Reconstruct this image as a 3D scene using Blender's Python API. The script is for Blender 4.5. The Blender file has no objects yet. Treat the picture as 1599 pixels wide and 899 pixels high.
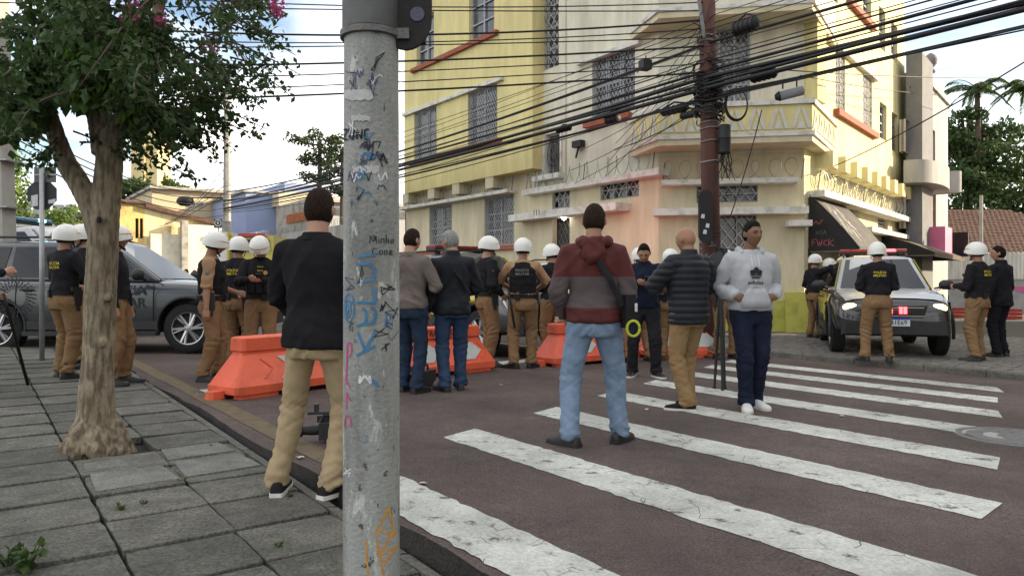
import bpy, bmesh, math, random
from mathutils import Vector, Matrix, noise
from mathutils.bvhtree import BVHTree
R = math.radians
sc = bpy.context.scene
COL = sc.collection
random.seed(7)
# ---------------------------------------------------------------- camera, sky, sun, exposure
CAMZ = 1.171
FPX, HZ, CX = 1150.0, 442.0, 800.0            # focal length, horizon row and centre column of the photograph
cd = bpy.data.cameras.new('camera'); cam = bpy.data.objects.new('camera', cd); COL.objects.link(cam)
cam.location = (0, 0, CAMZ); cam.rotation_euler = (R(90), 0, 0)
cd.sensor_width = 36; cd.lens = FPX / 1599 * 36; cd.shift_y = -0.0047; cd.clip_end = 2000; cd.clip_start = .05
sc.camera = cam
SUN_EL, SUN_AZ = 19.0, 83.0                    # azimuth measured from +Y towards +X
wd = bpy.data.worlds.new('World'); sc.world = wd; wd.use_nodes = True
wn, wl = wd.node_tree.nodes, wd.node_tree.links; wn.clear()
wo = wn.new('ShaderNodeOutputWorld'); bg = wn.new('ShaderNodeBackground'); sky = wn.new('ShaderNodeTexSky')
sky.sky_type = 'NISHITA'; sky.sun_disc = False; sky.sun_elevation = R(SUN_EL); sky.sun_rotation = R(SUN_AZ)
sky.air_density = 1.0; sky.dust_density = 1.5; sky.ozone_density = 1.2
tc = wn.new('ShaderNodeTexCoord'); mp = wn.new('ShaderNodeMapping'); mp.inputs['Scale'].default_value = (1, 1, 2.6)
nz = wn.new('ShaderNodeTexNoise'); nz.inputs['Scale'].default_value = 2.1; nz.inputs['Detail'].default_value = 7; nz.inputs['Roughness'].default_value = .58
cr = wn.new('ShaderNodeValToRGB'); cr.color_ramp.elements[0].position = .37; cr.color_ramp.elements[1].position = .62
mx = wn.new('ShaderNodeMix'); mx.data_type = 'RGBA'; mx.inputs['B'].default_value = (8.6, 8.3, 7.9, 1)
wl.new(tc.outputs['Generated'], mp.inputs['Vector']); wl.new(mp.outputs['Vector'], nz.inputs['Vector'])
wl.new(nz.outputs['Fac'], cr.inputs['Fac']); wl.new(cr.outputs['Color'], mx.inputs['Factor'])
wl.new(sky.outputs['Color'], mx.inputs['A']); wl.new(mx.outputs['Result'], bg.inputs['Color'])
wl.new(bg.outputs['Background'], wo.inputs['Surface']); bg.inputs['Strength'].default_value = .10
sd = bpy.data.lights.new('sun', 'SUN'); sun = bpy.data.objects.new('sun', sd); COL.objects.link(sun)
sd.energy = 3.6; sd.angle = R(.55); sd.color = (1, .83, .58)
sv = Vector((math.sin(R(SUN_AZ)) * math.cos(R(SUN_EL)), math.cos(R(SUN_AZ)) * math.cos(R(SUN_EL)), math.sin(R(SUN_EL))))
sun.rotation_euler = sv.to_track_quat('Z', 'Y').to_euler(); sun.location = (30, 5, 20)
vs = sc.view_settings; vs.view_transform = 'Standard'; vs.look = 'None'; vs.gamma = 1; vs.use_curve_mapping = False; vs.exposure = 1.5

# ---------------------------------------------------------------- pixel helpers: where things of the photograph stand on the ground
GA, GB = -.0095, -.00215
def zg(x, y): return GA * x + GB * y
def G(px, py, dz=0):
    dx = (px - CX) / FPX; Y = (dz - CAMZ) / ((HZ - py) / FPX - GA * dx - GB)
    return Vector((dx * Y, Y, zg(dx * Y, Y) + dz))
def at(px, py, Y): return Vector(((px - CX) / FPX * Y, Y, CAMZ + (HZ - py) / FPX * Y))
SA = R(36.5)
D2 = Vector((-math.sin(SA), math.cos(SA), 0)); N2 = Vector((math.cos(SA), math.sin(SA), 0))   # along / across the street
def UV(u, v, dz=0):
    p = N2 * u + D2 * v
    return Vector((p.x, p.y, zg(p.x, p.y) + dz))

# ---------------------------------------------------------------- materials
MATS = {}
def mat(name, col, rough=.7, var=.12, scale=6, bump=.0, bscale=60, metal=0, spec=.4, emit=0, coat=0, streak=False, dirt=None, speck=0, trans=0, rnd=0, pos=False, spk=160):
    if name in MATS: return MATS[name]
    m = bpy.data.materials.new(name); m.use_nodes = True; MATS[name] = m
    n, l = m.node_tree.nodes, m.node_tree.links; b = n['Principled BSDF']
    b.inputs['Roughness'].default_value = rough; b.inputs['Metallic'].default_value = metal
    b.inputs['Specular IOR Level'].default_value = spec; b.inputs['Coat Weight'].default_value = coat
    t = n.new('ShaderNodeTexCoord'); mpn = n.new('ShaderNodeMapping')
    VEC = n.new('ShaderNodeNewGeometry').outputs['Position'] if pos else t.outputs['Object']
    l.new(VEC, mpn.inputs['Vector'])
    if streak: mpn.inputs['Scale'].default_value = (1, 1, .16)
    z = n.new('ShaderNodeTexNoise'); z.inputs['Scale'].default_value = scale; z.inputs['Detail'].default_value = 5; z.inputs['Roughness'].default_value = .62
    l.new(mpn.outputs['Vector'], z.inputs['Vector'])
    r = n.new('ShaderNodeValToRGB'); e = r.color_ramp.elements
    e[0].position = .3; e[1].position = .7
    lo = dirt if dirt else tuple(c * (1 - var) for c in col); hi = tuple(min(1, c * (1 + var)) for c in col)
    e[0].color = (*lo, 1); e[1].color = (*hi, 1); l.new(z.outputs['Fac'], r.inputs['Fac']); out = r.outputs['Color']
    if dirt:
        e[0].position = .26; e[1].position = .52
    if speck:
        s = n.new('ShaderNodeTexNoise'); s.inputs['Scale'].default_value = spk; s.inputs['Detail'].default_value = 4; s.inputs['Roughness'].default_value = .8; l.new(VEC, s.inputs['Vector'])
        s2 = n.new('ShaderNodeMapRange'); s2.inputs['From Min'].default_value = .3; s2.inputs['From Max'].default_value = .7
        s2.inputs['To Min'].default_value = 1 - speck; s2.inputs['To Max'].default_value = 1 + speck; l.new(s.outputs['Fac'], s2.inputs['Value'])
        q = n.new('ShaderNodeMix'); q.data_type = 'RGBA'; q.blend_type = 'MULTIPLY'; q.inputs['Factor'].default_value = 1
        l.new(out, q.inputs['A']); l.new(s2.outputs['Result'], q.inputs['B']); out = q.outputs['Result']
    if streak or pos:                              # run-off streaks on walls, broad stains on the ground
        ms = n.new('ShaderNodeMapping'); ms.inputs['Scale'].default_value = (2.2, 2.2, .5) if streak else (.6, .6, .6); l.new(VEC, ms.inputs['Vector'])
        s = n.new('ShaderNodeTexNoise'); s.inputs['Scale'].default_value = 1; s.inputs['Detail'].default_value = 8; s.inputs['Roughness'].default_value = .7; l.new(ms.outputs['Vector'], s.inputs['Vector'])
        s2 = n.new('ShaderNodeMapRange'); s2.inputs['From Min'].default_value = .38; s2.inputs['From Max'].default_value = .62; s2.inputs['To Min'].default_value = .86 if streak else .66; s2.inputs['To Max'].default_value = 1.06 if streak else 1.2; l.new(s.outputs['Fac'], s2.inputs['Value'])
        q = n.new('ShaderNodeMix'); q.data_type = 'RGBA'; q.blend_type = 'MULTIPLY'; q.inputs['Factor'].default_value = 1
        l.new(out, q.inputs['A']); l.new(s2.outputs['Result'], q.inputs['B']); out = q.outputs['Result']
    if rnd:
        o = n.new('ShaderNodeObjectInfo'); s2 = n.new('ShaderNodeMapRange'); s2.inputs['To Min'].default_value = 1 - rnd; s2.inputs['To Max'].default_value = 1 + rnd
        l.new(o.outputs['Random'], s2.inputs['Value']); q = n.new('ShaderNodeMix'); q.data_type = 'RGBA'; q.blend_type = 'MULTIPLY'; q.inputs['Factor'].default_value = 1
        l.new(out, q.inputs['A']); l.new(s2.outputs['Result'], q.inputs['B']); out = q.outputs['Result']
    l.new(out, b.inputs['Base Color'])
    if bump:
        z2 = n.new('ShaderNodeTexNoise'); z2.inputs['Scale'].default_value = bscale; z2.inputs['Detail'].default_value = 4; l.new(VEC, z2.inputs['Vector'])
        bp = n.new('ShaderNodeBump'); bp.inputs['Strength'].default_value = bump; bp.inputs['Distance'].default_value = .02
        l.new(z2.outputs['Fac'], bp.inputs['Height']); l.new(bp.outputs['Normal'], b.inputs['Normal'])
    if emit:
        b.inputs['Emission Color'].default_value = (*col, 1); b.inputs['Emission Strength'].default_value = emit
    if trans:
        tr = n.new('ShaderNodeBsdfTranslucent'); l.new(out, tr.inputs['Color']); ms = n.new('ShaderNodeMixShader'); ms.inputs[0].default_value = trans
        l.new(b.outputs['BSDF'], ms.inputs[1]); l.new(tr.outputs['BSDF'], ms.inputs[2]); l.new(ms.outputs[0], n['Material Output'].inputs['Surface'])
    return m
def fabric(name, col, var=.14, bump=.25, rough=.9): return mat(name, col, rough, var, 9, bump, 130, spec=.15)

# ---------------------------------------------------------------- mesh builder
WM = {}                                        # world matrix of every root
class MB:
    def __init__(s): s.v = []; s.f = []; s.m = []
    def add(s, vs, fs, mi=0):
        k = len(s.v); s.v += [Vector(p) for p in vs]; s.f += [tuple(i + k for i in f) for f in fs]; s.m += [mi] * len(fs); return s
    def box(s, c, d, rz=0, mi=0, top=1.0):
        a, b, h = d[0] / 2, d[1] / 2, d[2] / 2; M = Matrix.Rotation(rz, 3, 'Z'); c = Vector(c)
        vs = [c + M @ Vector((x * a * (top if z > 0 else 1), y * b * (top if z > 0 else 1), z * h)) for z in (-1, 1) for x, y in ((-1, -1), (1, -1), (1, 1), (-1, 1))]
        return s.add(vs, [(3, 2, 1, 0), (4, 5, 6, 7), (0, 1, 5, 4), (1, 2, 6, 5), (2, 3, 7, 6), (3, 0, 4, 7)], mi)
    def hexa(s, q, mi=0):                       # 8 points: bottom ring, top ring
        return s.add(q, [(3, 2, 1, 0), (4, 5, 6, 7), (0, 1, 5, 4), (1, 2, 6, 5), (2, 3, 7, 6), (3, 0, 4, 7)], mi)
    def loft(s, rings, caps=True, closed=True, mi=0):
        n = len(rings[0]); k = len(s.v)
        for r in rings: s.v += [Vector(p) for p in r]
        fs = []
        for i in range(len(rings) - 1):
            for j in range(n if closed else n - 1):
                a = k + i * n + j; b = k + i * n + (j + 1) % n
                fs.append((a, b, b + n, a + n))
        if caps:
            fs.append(tuple(k + j for j in reversed(range(n)))); fs.append(tuple(k + (len(rings) - 1) * n + j for j in range(n)))
        s.f += fs; s.m += [mi] * len(fs); return s
    def tube(s, pts, rad, n=8, mi=0, up=None):
        pts = [Vector(p) for p in pts]
        if not isinstance(rad, (list, tuple)): rad = [rad] * len(pts)
        rings = []; u = None
        for i, p in enumerate(pts):
            d = (pts[min(i + 1, len(pts) - 1)] - pts[max(i - 1, 0)])
            d = d.normalized() if d.length > 1e-9 else Vector((0, 0, 1))
            if u is None:
                u = Vector(up) if up else (Vector((1, 0, 0)) if abs(d.x) < .9 else Vector((0, 1, 0)))
            u = (u - d * u.dot(d)).normalized(); w = d.cross(u)
            r = rad[i]; ra, rb = r if isinstance(r, (list, tuple)) else (r, r)
            rings.append([p + u * (ra * math.cos(2 * math.pi * j / n)) + w * (rb * math.sin(2 * math.pi * j / n)) for j in range(n)])
        return s.loft(rings, mi=mi)
    def lathe(s, prof, n=24, M=None, mi=0, caps=True):   # prof: (radius, z)
        M = M or Matrix.Identity(4)
        return s.loft([[M @ Vector((r * math.cos(2 * math.pi * j / n), r * math.sin(2 * math.pi * j / n), z)) for j in range(n)] for r, z in prof], mi=mi, caps=caps)
    def ell(s, c, r, n=12, M=None, mi=0):
        c = Vector(c); M = M or Matrix.Identity(3); rr = []
        for i in range(1, n // 2 + 1):
            t = math.pi * i / (n // 2 + 1)
            rr.append([c + M @ Vector((r[0] * math.sin(t) * math.cos(2 * math.pi * j / n), r[1] * math.sin(t) * math.sin(2 * math.pi * j / n), -r[2] * math.cos(t))) for j in range(n)])
        return s.loft(rr, mi=mi)
    def prism(s, poly, d, mi=0):                # poly: 3D points (planar), d: extrusion vector
        n = len(poly); d = Vector(d); a = [Vector(p) for p in poly]
        return s.add(a + [p + d for p in a], [tuple(reversed(range(n))), tuple(range(n, 2 * n))] + [(i, (i + 1) % n, n + (i + 1) % n, n + i) for i in range(n)], mi)
    def mesh(s, name, mats, smooth=False, inv=None):
        me = bpy.data.meshes.new(name)
        vs = [inv @ p for p in s.v] if inv else s.v
        me.from_pydata([tuple(p) for p in vs], [], s.f)
        for m in (mats if isinstance(mats, (list, tuple)) else [mats]): me.materials.append(m)
        if any(s.m): me.polygons.foreach_set('material_index', s.m)
        fin(me, smooth); return me
    def build(s, name, mats, parent=None, smooth=False, local=False):
        inv = None if (local or parent is None) else WM[parent].inverted()
        return link(name, s.mesh(name, mats, smooth, inv), parent)
def fin(me, smooth):
    bm = bmesh.new(); bm.from_mesh(me); bmesh.ops.recalc_face_normals(bm, faces=bm.faces); bm.to_mesh(me); bm.free()
    if smooth is not False:
        me.polygons.foreach_set('use_smooth', [True] * len(me.polygons))
        if smooth is not True: me.set_sharp_from_angle(angle=R(smooth))
    me.update()
def link(name, data, parent=None):
    o = bpy.data.objects.new(name, data); COL.objects.link(o)
    if parent is not None: o.parent = parent; WM[o] = WM[parent]
    else: WM[o] = Matrix.Identity(4)
    return o
def tag(o, label=None, cat=None, group=None, kind=None):
    if label: o['label'] = label
    if cat: o['category'] = cat
    if group: o['group'] = group
    if kind: o['kind'] = kind
    return o
def thing(name, loc, label, cat, group=None, rz=0):
    o = bpy.data.objects.new(name, None); COL.objects.link(o); o.empty_display_size = .1
    o.location = loc; o.rotation_euler = (0, 0, rz); WM[o] = Matrix.Translation(loc) @ Matrix.Rotation(rz, 4, 'Z')
    return tag(o, label, cat, group)
def evald(mb, mods, tri=False):                   # mesh of a builder after modifiers
    me = bpy.data.meshes.new('t'); me.from_pydata([tuple(p) for p in mb.v], [], mb.f)
    bm = bmesh.new(); bm.from_mesh(me); bmesh.ops.recalc_face_normals(bm, faces=bm.faces); bm.to_mesh(me); bm.free()
    o = bpy.data.objects.new('t', me); COL.objects.link(o)
    for typ, kw in mods:
        md = o.modifiers.new('m', typ)
        for k, v in kw.items(): setattr(md, k, v)
    dg = bpy.context.evaluated_depsgraph_get()
    r = bpy.data.meshes.new_from_object(o.evaluated_get(dg)); bpy.data.objects.remove(o); bpy.data.meshes.remove(me)
    return r
def remesh(mb, voxel, smooth=3, fac=.5):
    mods = [('REMESH', dict(mode='VOXEL', voxel_size=voxel))]
    if smooth: mods.append(('SMOOTH', dict(factor=fac, iterations=smooth)))
    r = evald(mb, mods); r.polygons.foreach_set('use_smooth', [True] * len(r.polygons)); return r
TXT = {}
def text(s):                                      # outline of a word in the XY plane, unit height, centred
    if s in TXT: return TXT[s]
    c = bpy.data.curves.new('t', 'FONT'); c.body = s; c.resolution_u = 3; c.offset = .012; c.align_x = 'CENTER'; c.align_y = 'CENTER'
    o = bpy.data.objects.new('t', c); COL.objects.link(o); dg = bpy.context.evaluated_depsgraph_get()
    me = bpy.data.meshes.new_from_object(o.evaluated_get(dg)); TXT[s] = ([v.co.copy() for v in me.vertices], [tuple(p.vertices) for p in me.polygons])
    bpy.data.objects.remove(o); bpy.data.meshes.remove(me); return TXT[s]
def put_text(mb, s, o, ex, ez, h, mi=0, wid=None):  # word at origin o, letters along ex, up along ez
    vs, fs = text(s); o, ex, ez = Vector(o), Vector(ex), Vector(ez); k = h / .72; w = max(v.x for v in vs) - min(v.x for v in vs)
    kx = wid / w if wid else k
    return mb.add([o + ex * (v.x * kx) + ez * (v.y * k) for v in vs], fs, mi)
def stroke(mb, pts, w, fn, mi=0):                 # flat ribbon along 2D points mapped to 3D by fn
    for a, b in zip(pts, pts[1:]):
        d = Vector((b[0] - a[0], b[1] - a[1])); L = d.length or 1e-6; p = Vector((-d.y, d.x)) / L * w / 2; e = d / L * w * .25; n = max(1, int(L / .03))
        a2, b2 = Vector(a) - e, Vector(b) + e
        for i in range(n):
            s0, s1 = a2 + (b2 - a2) * (i / n), a2 + (b2 - a2) * ((i + 1) / n)
            mb.add([fn(*(s0 + p)), fn(*(s0 - p)), fn(*(s1 - p)), fn(*(s1 + p))], [(0, 1, 2, 3)], mi)
class Plane:                                      # vertical wall plane: s along it, o outwards, z up
    def __init__(s, p, d, flip=1):
        s.p = Vector((p[0], p[1], 0)); s.d = Vector((d[0], d[1], 0)).normalized(); s.n = Vector((s.d.y, -s.d.x, 0)) * flip
    def __call__(s, a, o, z): q = s.p + s.d * a + s.n * o; return Vector((q.x, q.y, z))
    def s(s, px, o=0):
        k = (px - CX) / FPX; q = s.p + s.n * o; return (k * q.y - q.x) / (s.d.x - k * s.d.y)
    def z(s, px, py, o=0): return at(px, py, s(s.s(px, o), o, 0).y).z
    def rect(s, x0, x1, y0, y1, o=0):             # pixel rectangle (y at its middle column) to s and z ranges
        a, b = sorted((s.s(x0, o), s.s(x1, o))); xm = (x0 + x1) / 2
        return a, b, s.z(xm, y1, o), s.z(xm, y0, o)
def pbox(mb, P, a, b, o0, o1, z0, z1, mi=0):
    return mb.hexa([P(a, o0, z0), P(b, o0, z0), P(b, o1, z0), P(a, o1, z0), P(a, o0, z1), P(b, o0, z1), P(b, o1, z1), P(a, o1, z1)], mi)
def wall(mb, P, s0, s1, z0, z1, ops, depth=.18, o=0, mi=0):   # wall sheet with recessed openings
    S = sorted({s0, s1, *[x for q in ops for x in q[:2] if s0 < x < s1]}); Z = sorted({z0, z1, *[x for q in ops for x in q[2:4] if z0 < x < z1]})
    for a, b in zip(S, S[1:]):
        for c, d in zip(Z, Z[1:]):
            if any(q[0] <= (a + b) / 2 <= q[1] and q[2] <= (c + d) / 2 <= q[3] for q in ops): continue
            mb.add([P(a, o, c), P(b, o, c), P(b, o, d), P(a, o, d)], [(0, 1, 2, 3)], mi)
    for a, b, c, d in [q[:4] for q in ops]:
        i = o - depth
        for q in (((a, c), (b, c)), ((b, c), (b, d)), ((b, d), (a, d)), ((a, d), (a, c))):
            (x, y), (x2, y2) = q; mb.add([P(x, o, y), P(x2, o, y2), P(x2, i, y2), P(x, i, y)], [(0, 1, 2, 3)], mi)
# ---------------------------------------------------------------- ground
M_ROAD = mat('asphalt', (.088, .066, .058), .9, .12, 9, .5, 90, speck=.8, pos=True, spk=75)
M_ROAD2 = mat('asphalt_edge', (.03, .027, .025), .95, .3, 20, .8, 60)
M_SLAB = mat('slab_concrete', (.106, .103, .086), .92, .3, 7, .5, 70, speck=.75, rnd=.22, pos=True, spk=60)
M_JOINT = mat('joint_dirt', (.022, .022, .016), .95, .4, 12, .6, 60)
M_KERB = mat('kerb_stone', (.12, .115, .10), .9, .3, 7, .5, 60, speck=.55, pos=True, spk=60)
M_WHITE = mat('road_paint', (.47, .48, .44), .8, .1, 9, .3, 90, speck=.3, pos=True, spk=50)
M_YEL = mat('yellow_paint', (.12, .09, .05), .85, .25, 10, .2, 150, speck=.4)
M_IRON = mat('cast_iron', (.13, .125, .12), .6, .3, 20, .3, 80, metal=.4)
def cracked(m):                                   # cracks and wear of old paint, cut through to the asphalt colour
    n, l = m.node_tree.nodes, m.node_tree.links; b = n['Principled BSDF']; src = b.inputs['Base Color'].links[0].from_socket
    t = n.new('ShaderNodeTexCoord'); wz = n.new('ShaderNodeTexNoise'); wz.inputs['Scale'].default_value = 5; l.new(t.outputs['Object'], wz.inputs['Vector'])
    ad = n.new('ShaderNodeMix'); ad.data_type = 'VECTOR'; ad.inputs['Factor'].default_value = .12; l.new(t.outputs['Object'], ad.inputs['A']); l.new(wz.outputs['Color'], ad.inputs['B'])
    v = n.new('ShaderNodeTexVoronoi'); v.feature = 'DISTANCE_TO_EDGE'; v.inputs['Scale'].default_value = 5.5; l.new(ad.outputs['Result'], v.inputs['Vector'])
    r = n.new('ShaderNodeMapRange'); r.inputs['From Min'].default_value = .006; r.inputs['From Max'].default_value = .018; l.new(v.outputs['Distance'], r.inputs['Value'])
    g = n.new('ShaderNodeTexNoise'); g.inputs['Scale'].default_value = 2.2; g.inputs['Detail'].default_value = 6; l.new(t.outputs['Object'], g.inputs['Vector'])
    g1 = n.new('ShaderNodeMapRange'); g1.inputs['From Min'].default_value = .52; g1.inputs['From Max'].default_value = .58; g1.inputs['To Min'].default_value = 1; g1.inputs['To Max'].default_value = 0; l.new(g.outputs['Fac'], g1.inputs['Value'])
    mxx = n.new('ShaderNodeMath'); mxx.operation = 'MAXIMUM'; l.new(r.outputs['Result'], mxx.inputs[0]); l.new(g1.outputs['Result'], mxx.inputs[1])
    g2 = n.new('ShaderNodeTexNoise'); g2.inputs['Scale'].default_value = 7; g2.inputs['Detail'].default_value = 9; g2.inputs['Roughness'].default_value = .75; l.new(t.outputs['Object'], g2.inputs['Vector'])
    g3 = n.new('ShaderNodeMapRange'); g3.inputs['From Min'].default_value = .36; g3.inputs['From Max'].default_value = .44; l.new(g2.outputs['Fac'], g3.inputs['Value'])
    mn = n.new('ShaderNodeMath'); mn.operation = 'MULTIPLY'; l.new(mxx.outputs[0], mn.inputs[0]); l.new(g3.outputs['Result'], mn.inputs[1])
    q = n.new('ShaderNodeMix'); q.data_type = 'RGBA'; q.inputs['A'].default_value = (.085, .072, .066, 1); l.new(mn.outputs[0], q.inputs['Factor']); l.new(src, q.inputs['B']); l.new(q.outputs['Result'], b.inputs['Base Color'])
cracked(M_WHITE)
def sdz(v): return min(.09, max(-.13, -.146 + .018 * v))      # the near pavement lies lower than the road here and rises along the street
g = MB(); g.add([(x, y, zg(x, y) - .22) for x, y in ((-700, -200), (700, -200), (700, 900), (-700, 900))], [(0, 1, 2, 3)])
tag(g.build('ground', mat('bare_ground', (.10, .095, .08), .95, .3, .5, .3, 30)), kind='structure')
g = MB(); KU = 10.95
rng = random.Random(3)
edge = [(1.71 + rng.uniform(-.02, .02) + (.02 * math.sin(i * .5)), -6 + i * .25) for i in range(260)]
for (u0, v0), (u1, v1) in zip(edge, edge[1:]):
    g.add([UV(u0, v0), UV(KU, v0), UV(KU, v1), UV(u1, v1), UV(u0 - .015, v0, -.17), UV(u1 - .015, v1, -.17)], [(0, 1, 2, 3)]); g.add([UV(u0, v0), UV(u1, v1), UV(u1 - .02, v1, -.17), UV(u0 - .02, v0, -.17)], [(0, 1, 2, 3)], 1)
g.add([UV(1.7, 58.5), UV(KU, 58.5), UV(KU, 160), UV(1.7, 160)], [(0, 1, 2, 3)])
g.add([UV(1.5, -6), UV(30, -6), UV(30, -40), UV(1.5, -40)], [(0, 1, 2, 3)])
road = tag(g.build('road', [M_ROAD, M_ROAD2]), kind='structure')
def paint(name, pts, m, dz=.004, jag=.012):
    b = MB(); n = 60; vs = []
    (a0, b0), (a1, b1), (a2, b2), (a3, b3) = pts            # (u,v) near-left, near-right, far-right, far-left
    for i in range(n + 1):
        t = i / n; j = lambda: rng.uniform(-jag, jag)
        vs += [UV(a0 + (a1 - a0) * t + j(), b0 + (b1 - b0) * t, dz), UV(a3 + (a2 - a3) * t + j(), b3 + (b2 - b3) * t, dz)]
    b.add(vs, [(2 * i, 2 * i + 2, 2 * i + 3, 2 * i + 1) for i in range(n)])
    return b.build(name, m, road)
for u in (3.32, 4.55, 5.78, 6.9, 7.98, 8.95, 9.87):
    w = .40; e = lambda q: 4.9 + (q - 3.1) * .37; s = lambda q: 1.55 + (q - 4.3) * .37
    paint('crosswalk_stripe', [(u - w, s(u - w) + rng.uniform(-.1, .1)), (u - w, e(u - w)), (u, e(u)), (u, s(u))], M_WHITE)
paint('crosswalk_stripe', [(1.75, .2), (1.75, 3.9), (2.12, 4.15), (2.12, .3)], M_WHITE, .005)
paint('stop_line', [(1.9, 8.05), (10.6, 9.4), (10.6, 9.75), (1.9, 8.4)], M_WHITE)
paint('lane_line', [(8.5, 10.6), (8.5, 30), (8.62, 30), (8.62, 10.6)], M_WHITE)
paint('yellow_line', [(1.84, 4.6), (1.84, 40), (2.02, 40), (2.02, 4.6)], M_YEL, .004)
c = G(1580, 682); b = MB()
b.lathe([(.40, -.03), (.40, .006), (.34, .008), (.335, -.006), (.32, -.006), (.31, .007), (.2, .009), (.19, .004), (.1, .004), (.09, .009), (.01, .009)], 36, Matrix.Translation(c)); b.build('manhole_cover', M_IRON, road, 30)
# near pavement with its slabs
g = MB(); vv = [-6, .9, 13.1, 160]
for v0, v1 in zip(vv, vv[1:]):
    g.add([UV(-16, v0, sdz(v0) - .016), UV(1.69, v0, sdz(v0) - .05), UV(1.69, v1, sdz(v1) - .05), UV(-16, v1, sdz(v1) - .016)], [(0, 1, 2, 3)])
pave = tag(g.build('pavement', M_JOINT), kind='structure')
def slab_mesh(w, l, h=.05, bv=.004, seed=0):
    q = MB(); rr = random.Random(seed); j = lambda: rr.uniform(-.006, .006)
    o = []; cs = [(-w / 2, -l / 2), (w / 2, -l / 2), (w / 2, l / 2), (-w / 2, l / 2)]
    for (x0, y0), (x1, y1) in zip(cs, cs[1:] + cs[:1]):
        for k in range(5):
            t = (k + (0 if k == 0 else rr.uniform(-.2, .2))) / 5; x, y = x0 + (x1 - x0) * t, y0 + (y1 - y0) * t; i = rr.choice((.998, .995, .992, .999, .985)); o.append((x * i, y * i))
    for k in (0, 5, 10, 15):
        if rr.random() < .35: o[k] = (o[k][0] * .955, o[k][1] * .955)
    n = len(o); q.loft([[(x, y, -h) for x, y in o], [(x, y, -bv) for x, y in o], [(x * (1 - 2 * bv / w) + j() * .4, y * (1 - 2 * bv / l) + j() * .4, 0) for x, y in o]])
    return q.mesh('paving_slab', M_SLAB)
sl_w, sl_l = .508, .486
SM = [slab_mesh(sl_w, sl_l, seed=i) for i in range(12)]
tilt = Matrix(((1, 0, 0, 0), (0, 1, 0, 0), (GA, GB, 1, 0), (0, 0, 0, 1)))
cnt = 0; restm = MB(); trunk_p = G(150, 703, -.06)
spots = []
for ci in range(22):
    for ri in range(60):
        u = 1.345 if ci == 0 else .83 - (ci - 1) * .52
        v = .62 + ri * .49 + (.0 if ci % 2 else .02)
        p = UV(u, v); spots.append((p, sdz(v), v, ci))
spots = [s for s in spots if s[0].y > .6 and abs(s[0].x / s[0].y) < .95]
spots.sort(key=lambda s: s[0].length)
for k, (p, dz, v, ci) in enumerate(spots):
    if (p.xy - trunk_p.xy).length < .27: continue
    rx, ry, dh = rng.gauss(0, .006), rng.gauss(0, .006), rng.uniform(-.005, .005)
    M = Matrix.Translation((p.x, p.y, p.z + dz + dh)) @ tilt @ Matrix.Rotation(SA + rng.gauss(0, .008), 4, 'Z') @ Matrix.Rotation(rx, 4, 'X') @ Matrix.Rotation(ry, 4, 'Y')
    if cnt < 300:
        o = link('paving_slab', SM[k % 12], pave); o.matrix_local = M; cnt += 1
    else:
        me = SM[k % 12]; restm.add([M @ q.co for q in me.vertices], [tuple(q.vertices) for q in me.polygons])
tag(restm.build('paving_slabs', M_SLAB, pave), kind='stuff')
vk = .4
while vk < 46:                                              # near kerb stones
    L = rng.uniform(.75, 1.0); b = MB(); d0, d1 = sdz(vk) + .004, sdz(vk + L) + .004; w0, w1 = 1.605, 1.675
    if vk < 40:
        q = lambda u, v, d: UV(u, v, d)
        b.hexa([q(w0 - .005, vk + .008, d0 - .1), q(w1, vk + .008, d0 - .1), q(w1, vk + L - .008, d1 - .1), q(w0 - .005, vk + L - .008, d1 - .1), q(w0, vk + .012, d0), q(w1 - .012, vk + .012, d0 - .006), q(w1 - .012, vk + L - .012, d1 - .006), q(w0, vk + L - .012, d1)])
        b.build('kerb_stone', M_KERB, pave)
    vk += L
# repaired cement collar by the tree
cm = mat('new_cement', (.15, .152, .135), .92, .25, 6, .5, 60, speck=.5, pos=True, spk=60)
b = MB()
for (u0, u1, v0, v1, dz) in ((.60, 1.06, 4.86, 5.32, .012), (1.10, 1.58, 4.92, 5.36, .010), (.60, .86, 5.36, 5.62, .011), (1.10, 1.55, 5.42, 5.78, .009)):
    d = sdz(v0) + dz; b.add([UV(u0, v0, d), UV(u1, v0 + .04, d), UV(u1 - .03, v1, sdz(v1) + dz), UV(u0 + .02, v1 - .03, sdz(v1) + dz), UV(u0, v0, d - .05), UV(u1, v0 + .04, d - .05), UV(u1 - .03, v1, d - .05), UV(u0 + .02, v1 - .03, d - .05)], [(0, 1, 2, 3), (0, 1, 5, 4), (1, 2, 6, 5), (2, 3, 7, 6), (3, 0, 4, 7)])
b.build('cement_patch', cm, pave)
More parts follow.
